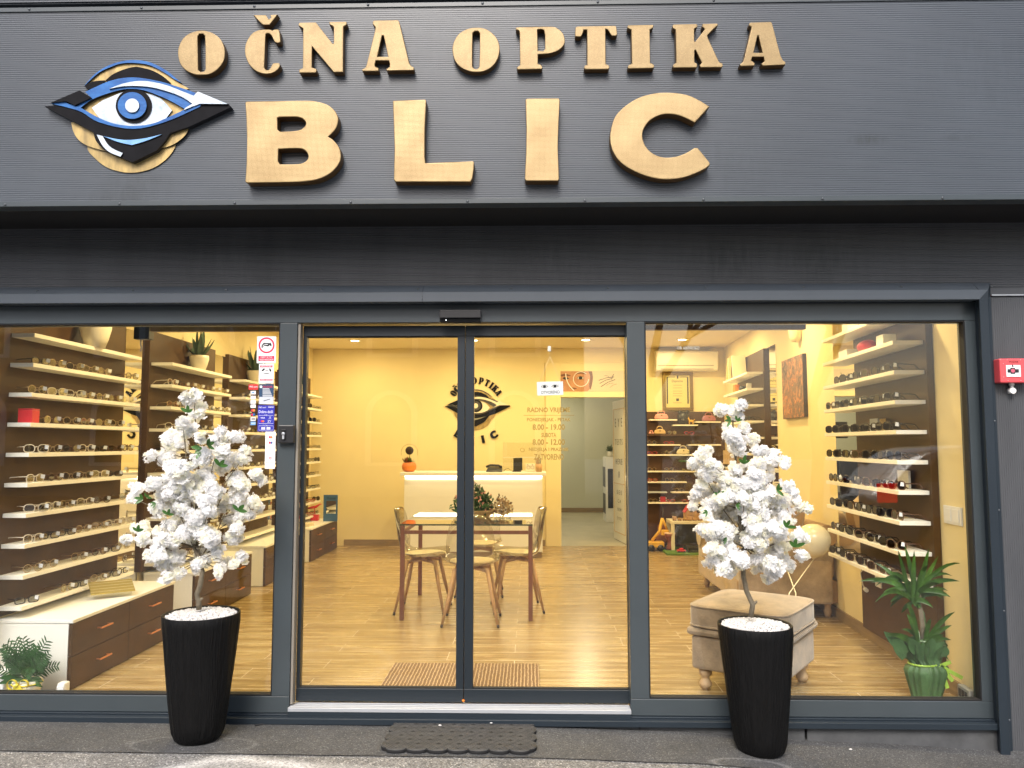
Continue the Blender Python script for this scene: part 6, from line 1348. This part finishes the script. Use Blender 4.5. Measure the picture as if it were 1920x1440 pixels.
q0 = aY(1730, 1244, Yp); mb = MB(); mb.tube([(q0.x+.072*1.0*math.cos(a_), Yp+.058*math.sin(a_), q0.z) for a_ in [2*math.pi*i/20 for i in range(21)]], .006, 6, caps=False)
for a_, L in ((-.9, .10), (-.5, .13), (-1.3, .12), (.4, .06)): mb.box(0, L, -.001, .001, -.010, .010, 0, Matrix.Translation((q0.x+.07, Yp-.05, q0.z)) @ Matrix.Rotation(-a_, 4, 'Y'))
mb.build('ribbon', pm('lime_ribbon', (.30, .48, .06), .4), t)
mb = MB(); s1, s2 = aY(1730, 1235, Yp), aY(1722, 1110, Yp); mb.tube([s1, (s1+s2)/2+Vector((.01, 0, 0)), s2], [.014, .013, .011], 10); mb.build('stem', 'bark', t)
def blade(mb, a, b, w, sag, rnd, dy=0, m=0):
    a, b = Vector(a), Vector(b); d = b-a; L = d.length; n1 = d.cross(Vector((0, 1, 0))).normalized() if abs(d.normalized().y) < .9 else Vector((1, 0, 0)); vv = []
    for i in range(8):
        f_ = i/7; c = a+d*f_+Vector((0, dy*math.sin(math.pi*f_), sag*4*f_*(1-f_)*L)); w_ = w*.5*math.sin(math.pi*min(1, f_*.88+.12))**.75; vv += [c-n1*w_+Vector((0, -w_*.35, 0)), c, c+n1*w_+Vector((0, -w_*.35, 0))]
    mb.add(vv, [f for i in range(7) for f in ((3*i, 3*i+1, 3*i+4, 3*i+3), (3*i+1, 3*i+2, 3*i+5, 3*i+4))], m, True)
mb = MB(); o1 = (1715, 1115)
tips1 = [(1683, 1030), (1696, 1022), (1714, 1032), (1742, 1027), (1760, 1042), (1805, 1056), (1800, 1090), (1778, 1108), (1786, 1080), (1640, 1055), (1610, 1090), (1632, 1092), (1640, 1130), (1668, 1130), (1690, 1150), (1728, 1156), (1770, 1125), (1775, 1118), (1665, 1075), (1750, 1140), (1700, 1140), (1740, 1060), (1680, 1110), (1655, 1110), (1765, 1095), (1640, 1100), (1783, 1120), (1668, 1140)]
for i, (x, y) in enumerate(tips1):
    a_ = aY(o1[0]+rn.uniform(-9, 9), o1[1]+rn.uniform(-8, 25), Yp+rn.uniform(-.02, .02)); b_ = aY(x, y, Yp+rn.uniform(-.13, .10)); blade(mb, a_, b_, .026*rn.uniform(.8, 1.2), .03 if y < 1045 else rn.uniform(.12, .26), rn)
o2 = (1728, 1205); tips2 = [(1791, 1147), (1785, 1172), (1784, 1200), (1780, 1240), (1728, 1142), (1700, 1150), (1745, 1160), (1770, 1190), (1690, 1180), (1765, 1225), (1700, 1130), (1750, 1230), (1660, 1190), (1710, 1170)]
for i, (x, y) in enumerate(tips2):
    a_ = aY(o2[0]+rn.uniform(-8, 8), o2[1]+rn.uniform(-5, 20), Yp+rn.uniform(-.02, .02)); b_ = aY(x, y, Yp+rn.uniform(-.12, .08)); blade(mb, a_, b_, .027*rn.uniform(.85, 1.15), rn.uniform(.08, .24), rn)
mb.build('foliage', pm('dracaena_leaf', (.040, .100, .012), .35, 0, .6, 14), t)
mb = MB()
for (x, y, x2, y2) in ((1700, 1225, 1657, 1184), (1695, 1235, 1672, 1192), (1760, 1230, 1775, 1212), (1718, 1225, 1705, 1196), (1740, 1230, 1748, 1196)): blade(mb, aY(x, y, Yp-.05), aY(x2, y2, Yp-.08), .062 if x2 > 1680 else .06, .02, rn)
mb.build('paper_collar', 'paper', t)
# small palm with yellow ribbon, left
Yq = .17; t = thing('potted_plant', 'small palm in a pale pot with a yellow ribbon bow', 'plant', (aY(48, 1290, Yq).x, Yq, 0), None)
c0 = aY(50, 1300, Yq); rn = random.Random(12)
MB().lathe([(.0001, 0), (.055, 0), (.070, .06), (.072, .10), (.062, .10), (.0001, .09)], (c0.x, Yq, .001), 24).build('pot', 'creampot', t)
mb = MB()
for i in range(26):
    az = rn.uniform(-2.9, -.2) if i % 3 else rn.uniform(0, 6.28); el = rn.uniform(.5, 1.45); L = rn.uniform(.12, .24); p = Vector((c0.x+rn.uniform(-.02, .02), Yq+rn.uniform(-.02, .02), .10)); d = Vector((math.cos(az)*math.cos(el), math.sin(az)*math.cos(el)*.32, math.sin(el))).normalized(); path = [p]
    for s in range(12): p = p+d*(L/12); d = (d+Vector((0, 0, -.05))).normalized(); path.append(p)
    mb.tube(path, .0016, 4, caps=False)
    for s in range(3, 13):
        for sg in (-1, 1):
            dd = (path[s]-path[s-1]).normalized(); sd2_ = dd.cross(Vector((0, 1, 0))).normalized()*sg; e = path[s]+(dd*.55+sd2_*.8+Vector((0, rn.uniform(-.2, .2), -.15))).normalized()*L*.40*(1-.05*s); blade(mb, path[s], e, .0085, .04, rn)
for (a_, L) in ((2.6, .15), (3.0, .13), (.35, .13), (2.9, .10), (-.1, .12)): blade(mb, (c0.x, Yq, .09), (c0.x+math.cos(a_)*L, Yq-.05, .085+math.sin(a_)*L*.5), .035, .10, rn)
mb.build('foliage', 'leafd', t)
mb = MB(); yb_ = Yq-.078
for sg in (-1, 1): mb.add([v for i in range(13) for v in ((c0.x+sg*(.004+.030*(1-math.cos(i/12*6.283))*.9), yb_-.010, .088+.026*math.sin(i/12*6.283)+.012), (c0.x+sg*(.004+.030*(1-math.cos(i/12*6.283))*.9), yb_+.006, .088+.026*math.sin(i/12*6.283)+.012))], [(2*i, 2*i+1, 2*i+3, 2*i+2) for i in range(12)], 0, True)
for sg, L in ((-1, .075), (1, .085), (.4, .08)): mb.add([(c0.x+sg*.006+sg*f_*.035-.007, yb_-.012, .095-L*f_) for f_ in (0, .33, .66, 1)]+[(c0.x+sg*.006+sg*f_*.035+.010, yb_-.006, .100-L*f_) for f_ in (0, .33, .66, 1)], [(0, 1, 5, 4), (1, 2, 6, 5), (2, 3, 7, 6)], 0, True)
mb.ball((c0.x, yb_-.01, .098), .010, 8, 6); mb.tube([(c0.x+.0735*math.cos(a_), Yq+.0735*math.sin(a_), .088) for a_ in [2*math.pi*i/20 for i in range(21)]], .004, 5, caps=False); mb.build('ribbon_bow', 'yel', t)
a_ = aY(119, 1297, .2); t = thing('plug_adapter', 'small white rounded device standing at the corner of nearest cabinet', 'device', (a_.x, .2, .001)); MB().box(a_.x-.022, a_.x+.022, .17, .225, .001, .085).build('body', 'pwht', t, .009); MB().box(a_.x-.019, a_.x+.019, .166, .1695, .03, .07).build('front_cap', 'wht', t, .001)
a_ = aY(8, 1288, .22); t = thing('white_bag', 'white folded paper bag at the left edge behind the glass', 'bag', (a_.x, .22, .001)); MB().box(a_.x-.10, a_.x+.035, .16, .26, .001, .13).build('body', 'wht', t, .01); MB().box(a_.x-.10, a_.x+.036, .158, .262, .131, .139).build('fold', 'wht', t, .002)
# ================================================================== DECALS, SIGNS ON THE GLASS
YG = -.0062
def sticker(label, x0, x1, y0, y1, base, name='sticker'):
    c = aY((x0+x1)/2, y1, YG); t = thing(name, label, 'sticker', (c.x, YG, c.z)); px_rect(MB(), x0, x1, y0, y1, YG+.0005, .0008).build('sheet', base, t); return t
def Z3(x, y): return (460+x/5.333, 620+y/5.333)
def srect(t, x0, x1, y0, y1, mat, nm='print', k=1):
    a_, b_ = Z3(x0, y0), Z3(x1, y1); return px_rect(MB(), a_[0], b_[0], a_[1], b_[1], YG+.0003-.0002*k, .0002).build(nm, mat, t)
def stext(t, s, x0, x1, y0, y1, mat): a_, b_ = Z3(x0, y0), Z3(x1, y1); return px_text(s, a_[0], b_[0], a_[1], b_[1], YG-.0003, mat, t)
def sflat(t, nm, pts, mat, k=2): return solid2d(nm, [[(lambda q: (q.x, q.z))(aY(*Z3(x, y), YG)) for x, y in outline([tuple(p) for p in c], 4)] for c in pts], facing_T(YG-.0002*k), .0002, mat, t)
s = sticker('white video surveillance sticker with red ring, topmost on the glass', 481.2, 518, 630.7, 681, 'wht')
sflat(s, 'ring', [ell(212, 146, 80, 80), ell(212, 146, 64, 64)], 'redink'); srect(s, 130, 290, 252, 304, 'redink'); stext(s, 'OBJEKT JE POD', 150, 270, 258, 274, 'wht'); stext(s, 'VIDEO NADZOROM', 142, 280, 280, 298, 'wht')
sflat(s, 'camera_drawing', [[(162, 150), (185, 120), (250, 125), (255, 135), (192, 132), (172, 152), (175, 172), (163, 172)], [(192, 140), (240, 143), (236, 152), (190, 150)], [(225, 135), (262, 135), (262, 160), (228, 158)]], 'ink')
sflat(s, 'camera_drawing', [ell(180, 146, 12, 14), ell(180, 146, 8, 10)], 'ink'); stext(s, '1', 246, 256, 120, 140, 'ink')
s = sticker('white warning sticker with red POZOR heading, second on the glass', 485, 513.5, 682.3, 718.8, 'wht')
srect(s, 148, 272, 346, 368, 'redink'); stext(s, 'POZOR!', 162, 262, 348, 366, 'wht'); srect(s, 146, 272, 482, 501, 'redink'); stext(s, 'VIDEO NADZOR', 152, 266, 486, 497, 'wht')
sflat(s, 'drawing', [[(160, 400), (185, 375), (200, 382), (175, 408)], [(235, 378), (252, 378), (262, 405), (246, 412)], [(168, 428), (225, 425), (262, 436), (225, 433), (200, 434)], [(200, 395), (232, 393), (232, 398), (200, 400)]], 'ink')
for y in (452, 462, 472): srect(s, 152, 268, y, y+3, 'greyp')
s = sticker('dark blue notice sticker with red heading, third on the glass', 485, 513.5, 720, 758, 'navy')
srect(s, 136, 283, 662, 735, 'greyp'); sflat(s, 'info_dot', [ell(157, 561, 13, 13)], 'wht'); stext(s, 'i', 154, 160, 552, 570, 'navy'); stext(s, 'POZOR', 178, 272, 552, 572, 'redink')
for i, y in enumerate((577, 590, 602, 614, 628, 642, 652)): srect(s, 172, 240+(i*37) % 32, y, y+5, 'wht')
sflat(s, 'signature', [[(180, 700), (245, 682), (250, 686), (185, 706)]], 'ink')
s = sticker('clear strip sticker of card logos under a red top', 466, 484, 720.3, 801, 'sheet')
srect(s, 32, 128, 536, 590, 'red'); stext(s, 'PBZ card', 42, 120, 552, 568, 'wht')
for i, (y, m_) in enumerate(((602, 'wht'), (652, 'wht'), (696, 'wht'), (738, 'wht'), (780, 'ink'), (822, 'ink'), (866, 'wht'), (910, 'lblue2'))): srect(s, 52, 104, y, y+34, m_)
for y in (660, 704): stext(s, 'VISA', 60, 98, y, y+14, 'blue')
sflat(s, 'card_logo', [ell(70, 797, 12, 12), ell(70, 839, 12, 12)], 'redink', 3); sflat(s, 'card_logo', [ell(86, 797, 12, 12)], 'orange', 4); sflat(s, 'card_logo', [ell(86, 839, 12, 12)], 'lblue', 4)
sflat(s, 'card_logo', [ell(78, 618, 12, 9)], 'lblue2', 3); srect(s, 60, 98, 876, 890, 'ink', 'print', 2); stext(s, 'AMEX', 58, 100, 920, 932, 'wht')
s = sticker('blue Dobro došli sticker with card logos above the white one', 482.6, 514.8, 759.8, 808.8, 'blue')
stext(s, 'PBZ card', 135, 205, 760, 774, 'wht'); stext(s, 'nexi', 230, 282, 753, 772, 'wht'); stext(s, 'Dobro došli', 134, 276, 796, 824, 'wht')
def frame_(x0, x1, y0, y1):
    for (a_, b_, c_, d_) in ((x0, x1, y0, y0+2.5), (x0, x1, y1-2.5, y1), (x0, x0+2.5, y0, y1), (x1-2.5, x1, y0, y1)): srect(s, a_, b_, c_, d_, 'wht')
frame_(134, 280, 846, 930); frame_(134, 280, 950, 996); srect(s, 186, 222, 838, 852, 'blue', 'print', 2); stext(s, 'ove', 188, 220, 840, 852, 'wht'); srect(s, 178, 228, 942, 958, 'blue', 'print', 2); stext(s, 'CCAe', 180, 226, 943, 956, 'wht')
stext(s, 'VISA', 152, 196, 864, 880, 'wht'); stext(s, 'V', 236, 258, 858, 872, 'wht'); stext(s, 'PAY', 234, 260, 874, 882, 'wht'); sflat(s, 'card_logo', [ell(166, 906, 11, 10)], 'redink'); sflat(s, 'card_logo', [ell(180, 906, 9, 9)], 'orange', 3); stext(s, 'Z/', 220, 258, 894, 918, 'wht')
srect(s, 160, 198, 966, 988, 'wht'); srect(s, 212, 250, 966, 988, 'wht'); stext(s, 'PBZ', 166, 192, 972, 982, 'blue'); stext(s, 'aircash', 215, 247, 972, 982, 'blue')
s = sticker('tall white sticker with five small card logos, lowest on the glass', 496.2, 517, 809.5, 879, 'wht')
sflat(s, 'card_logo', [ell(244, 1065, 10, 12)], 'redink'); sflat(s, 'card_logo', [ell(262, 1065, 10, 12)], 'orange', 3); sflat(s, 'card_logo', [ell(244, 1120, 10, 12)], 'redink'); sflat(s, 'card_logo', [ell(262, 1120, 10, 12)], 'lblue', 3)
stext(s, 'VISA', 234, 272, 1168, 1180, 'navy'); stext(s, 'V', 246, 256, 1210, 1220, 'ink'); stext(s, 'PAY', 238, 262, 1222, 1230, 'ink'); sflat(s, 'card_logo', [ell(249, 1274, 13, 13), ell(249, 1274, 7, 7)], 'redink'); stext(s, 'placanje karticama', 206, 290, 1316, 1323, 'ink')
# opening hours lettering on the right door leaf
YH = .0472
hours = thing('opening_hours', 'gold opening hours lettering stuck on the right door leaf', 'lettering', (.35, YH, 1.3))
for st, x0_, x1_, y0_, y1_ in (('RADNO VRIJEME', 988.7, 1069, 763.8, 775.8), ('PONEDJELJAK - PETAK', 988, 1070, 783.4, 792), ('8.00 - 19.00', 998.5, 1059, 795.2, 806.5), ('SUBOTA', 1015, 1043, 811.5, 820), ('8.00 - 12.00', 998.5, 1059, 823.2, 834.5), ('NEDJELJA I PRAZNIK', 991.7, 1067, 839.3, 847.8), ('ZATVORENO', 1001.3, 1057, 851.2, 862.3)):
    px_text(st, x0_, x1_, y0_, y1_, YH, 'goldtext', hours, offset=.034)
px_rect(MB(), 981.7, 1076.7, 778.2, 779.2, YH).build('rule', 'goldtext', hours)
solid2d('closed_symbol', [[(lambda q: (q.x, q.z))(aY(x, y, YH)) for x, y in ell(979.5, 843.7, 4.4, 4.2, 20)], [(lambda q: (q.x, q.z))(aY(x, y, YH)) for x, y in ell(979.5, 843.7, 3.2, 3.0, 20)]], facing_T(YH), .0006, 'goldtext', hours)
ob = thing('registration_lettering', 'pale registration number lettering at the top of right window', 'lettering', (1.0, YG, 1.98))
px_text('OIB: 60674012623', 1269.5, 1311, 649.3, 655.3, YG, 'mirrortext', ob)
# OTVORENO card hanging behind the door glass
YO = .082; cd_ = thing('open_sign', 'white hanging card with two eyes reading OTVORENO', 'sign', (.12, YO, 1.6))
a_, b_ = aY(1006.9, 741, YO), aY(1055.8, 715.5, YO); T = facing_T(YO) @ Matrix.Translation(((a_.x+b_.x)/2, (a_.z+b_.z)/2, 0)) @ Matrix.Rotation(R(1.6), 4, 'Z'); W_, H_ = (b_.x-a_.x)/2, (b_.z-a_.z)/2
me = MB().box(-W_, W_, -H_, H_, -.003, 0, 0, T).build('card', 'wht', cd_)
fit_text('OTVORENO', -W_*.70, W_*.72, -H_*.78, -H_*.34, T @ Matrix.Translation((0, 0, .0008)), 'ink', cd_)
for ex in (-.42, .38):
    P_ = lambda pts, z=.0012: [[((ex+p[0])*W_, (.30+p[1])*W_*.52*2*.5, *p[2:]) for p in c] for c in pts]
    solid2d('printed_eye', [outline([tuple(p) for p in c], 4) for c in P_([[(-.30, 0), (0, .22, 1), (.30, 0), (0, -.22, 1)], [(-.25, 0), (0, .17, 1), (.25, 0), (0, -.17, 1)]])], T @ Matrix.Translation((0, 0, .001)), .0006, 'ink', cd_)
    solid2d('printed_eye', [[((ex+.11*math.cos(q))*W_, (.30+.20*math.sin(q))*W_*.52) for q in [2*math.pi*i/16 for i in range(16)]]], T @ Matrix.Translation((0, 0, .001)), .0006, 'ink', cd_)
    for q in (-.22, -.11, 0, .11, .22): solid2d('printed_lash', [[((ex+q-.010)*W_, (.30+.30-abs(q)*.5)*W_*.52), ((ex+q+.010)*W_, (.30+.30-abs(q)*.5)*W_*.52), ((ex+q*1.4)*W_, (.30+.52-abs(q)*.8)*W_*.52)]], T @ Matrix.Translation((0, 0, .001)), .0006, 'ink', cd_)
h_ = aY(1030, 653, YO-.02); MB().box(h_.x-.009, h_.x+.009, YO-.024, YO-.012, h_.z-.018, h_.z+.012).build('hook', 'pwht', cd_, .003)
mb = MB(); k_ = Vector((h_.x+.003, YO-.012, h_.z-.045)); mb.tube([(h_.x, YO-.012, h_.z-.015), k_], .0009, 5); mb.tube([k_, (a_.x+.012, YO-.001, b_.z-.004)], .0009, 5); mb.tube([k_, (b_.x-.012, YO-.001, b_.z-.002)], .0009, 5); mb.build('string', 'cushion', cd_)
# blind rails and the black unit behind the window heads
bl = MB().box(.62, aY(1508, 612, .25).x, .22, .26, aY(1300, 619, .24).z, aY(1300, 606, .24).z+.05)
tag(bl.build('blind_rail', 'brownf', None, .004), 'brown bottom rail of a raised blind behind the right window head', 'blind', 'raised window blinds')
bl = MB().box(aY(285, 612, .25).x, -1.34, .22, .26, aY(400, 622, .24).z, aY(400, 606, .24).z+.06)
tag(bl.build('blind_rail', pm('smoky_rail', (.20, .13, .05), .4), None, .004), 'brown bottom rail of a raised blind behind the left window head', 'blind', 'raised window blinds')
a_, b_ = aY(255, 637, .3), aY(285, 606, .3); t = thing('blind_motor', 'black box with a hanging hook at the top of the left window', 'box', (a_.x, .3, a_.z)); MB().box(a_.x, b_.x, .27, .33, a_.z, b_.z+.05).build('housing', 'blackp', t, .003)
q = aY(264, 640, .3); MB().tube([(q.x, .3, q.z+.01), (q.x, .3, q.z-.02), (q.x+.006, .3, q.z-.035), (q.x, .3, q.z-.06)], .004, 6).build('hook', 'silver', t)
# twig and white pebbles on the pavement
def gp(px_, py_): p = aZ(px_, py_, -.04); return (p.x, p.y, gz(p.x)+.010)
tag(MB().tube([gp(478, 1364), gp(490, 1361), gp(505, 1359), gp(513, 1357)], .0035, 5).build('twig', 'ink', None), 'thin dark twig on the pavement right of the left planter', 'twig')
rp = random.Random(31); pos = [(782, 1341), (825, 1369), (921, 1364), (1594, 1381), (335, 1388)]
for i, (x, y) in enumerate(pos):
    p = gp(x, y); k_ = .018 if i in (1, 2) else 0
    tag(MB().ball((p[0], p[1], p[2]+k_), .006, 8, 6, sc=(1.4, .8, .6)).build('pebble', 'gravel', None), ('white pebble by the threshold above the rubber mat', 'white pebble on the left part of the rubber mat', 'white pebble on the middle of the rubber mat', 'white pebble right of the right planter', 'white pebble at the foot of the left planter')[i], 'pebble', 'stray white pebbles')
ml = [gp(1240+x*12, y) for x, y in ((0, 1352), (2, 1350), (4, 1353), (5.5, 1358), (6.2, 1362))]; tag(MB().tube(ml, .006, 6).build('ground_cable', 'rubber', None), 'black cable lying along the plinth left of right planter', 'cable')
# ================================================================== ACROSS THE STREET (seen in the glass)
ho = thing('house', 'cream rendered house with arched windows across the street', 'building', (-4, -17, 0))
MB().box(-22, 1.5, -24, -17, -.3, 6.2).build('wall', pm('render', (.42, .38, .31), .9, 0, .1, 2), ho)
mb = MB(); mb.add([(-22.5, -16.6, 6.2), (2, -16.6, 6.2), (2, -24, 8.6), (-22.5, -24, 8.6)], [(0, 1, 2, 3)]); mb.box(-22.5, 2, -16.9, -16.6, 6.05, 6.25); mb.build('roof', pm('roof_tile', (.16, .07, .05), .9, 0, .2, 8), ho)
for xw in (-19, -15.2, -11.4, -7.6, -3.8, -.4):
    for zw in (.9, 3.9):
        f_ = [(xw-.55, zw), (xw+.55, zw), (xw+.55, zw+1.3)]+[(xw+.55*math.cos(q), zw+1.3+.55*math.sin(q)) for q in [math.pi*i/12 for i in range(1, 12)]]+[(xw-.55, zw+1.3)]
        Tb = plane_T((0, -16.97, 0), (-1, 0, 0), (0, 0, 1)); f_ = [(-x, z) for x, z in f_]; g_ = [(-xw+(x+xw)*1.3, zw-.1+(z-zw)*1.12) for x, z in f_]
        w_ = solid2d('window_surround', [g_], Tb @ Matrix.Translation((0, 0, -.01)), .05, 'wht', ho); solid2d('window_pane', [f_], Tb, .04, 'blackp', w_)
def bare_tree(x, y, h, seed, label):
    rnd = random.Random(seed); t = thing('tree', label, 'tree', (x, y, -.2), 'bare trees across the street'); mb = MB(); lf = MB()
    def grow(p, d, L, r_, dep):
        q = p+d*L; mb.tube([p, p+d*L*.5+Vector((rnd.uniform(-.05, .05),)*3)*L, q], [r_, r_*.85, r_*.7], 5 if dep > 1 else 8, caps=False)
        if dep >= 5:
            leafball(lf, q, .38, 22, .11, rnd); return
        for _ in range(3):
            nd = (d+Vector((rnd.uniform(-1, 1), rnd.uniform(-1, 1), rnd.uniform(-.2, .6)))*.75).normalized(); grow(q, nd, L*rnd.uniform(.62, .82), r_*.62, dep+1)
    grow(Vector((x, y, -.2)), Vector((0, 0, 1)), h*.28, .16, 0); mb.build('trunk', 'bark', t); lf.build('crown', 'leafd', t)
bare_tree(2.4, -11.5, 9, 2, 'sparse tree across the street, nearer the right'); bare_tree(6.2, -13, 9, 6, 'sparse tree across the street, far right'); bare_tree(-5.5, -12.5, 8, 4, 'sparse tree across the street, on the left')
car = thing('parked_car', 'silver grey estate car parked across the street with red tail lights', 'car', (4.2, -7.4, -.2))
Tc_ = plane_T((0, -6.6, 0), (1, 0, 0), (0, 0, 1))
body = [(2.3, .05), (2.25, .55, 1), (2.45, .80, 1), (2.95, 1.25, 1), (3.6, 1.36, 1), (4.6, 1.33, 1), (5.35, .92, 1), (6.15, .78, 1), (6.45, .5, 1), (6.45, .05)]
o_ = solid2d('body', [outline(body, 5)], plane_T((0, -8.3, 0), (1, 0, 0), (0, 0, 1)) @ Matrix.Translation((0, 0, 0)), .001, 'silver', car); bpy.data.objects.remove(o_)
cp = pm('car_paint', (.30, .30, .31), .25, .4, coat=1.)
me = curve_mesh([outline(body, 5)], 1.5, .08); me.transform(plane_T((0, -7.4, 0), (1, 0, 0), (0, 0, 1))); me.materials.append(cp); [setattr(p, 'material_index', 0) for p in me.polygons]; link('body', me, car)
for yy in (-6.565, -8.235): MB().add([(2.8, yy, .88), (3.1, yy, 1.22), (3.6, yy, 1.28), (4.5, yy, 1.25), (5.1, yy, .90)], [(0, 1, 2, 3, 4)]).build('side_window', 'blackp', car)
for xx in (3.1, 5.6):
    for yy in (-6.62, -8.18): MB().lathe([(.0001, -.1), (.30, -.1), (.32, -.06), (.32, .06), (.30, .1), (.0001, .1)], n=24, T=Matrix.Translation((xx, yy, .10)) @ Matrix.Rotation(R(90), 4, 'X')).build('wheel', 'rubber', car)
MB().box(2.26, 2.52, -6.60, -6.555, .60, .86).build('tail_light', pm('tail_light', (.6, .01, .01), .2, emit=(1, .02, .02), es=1.6), car, .01); MB().box(2.26, 2.52, -8.25, -8.20, .60, .86).build('tail_light', 'red', car, .01)

car.location.x += 2.45
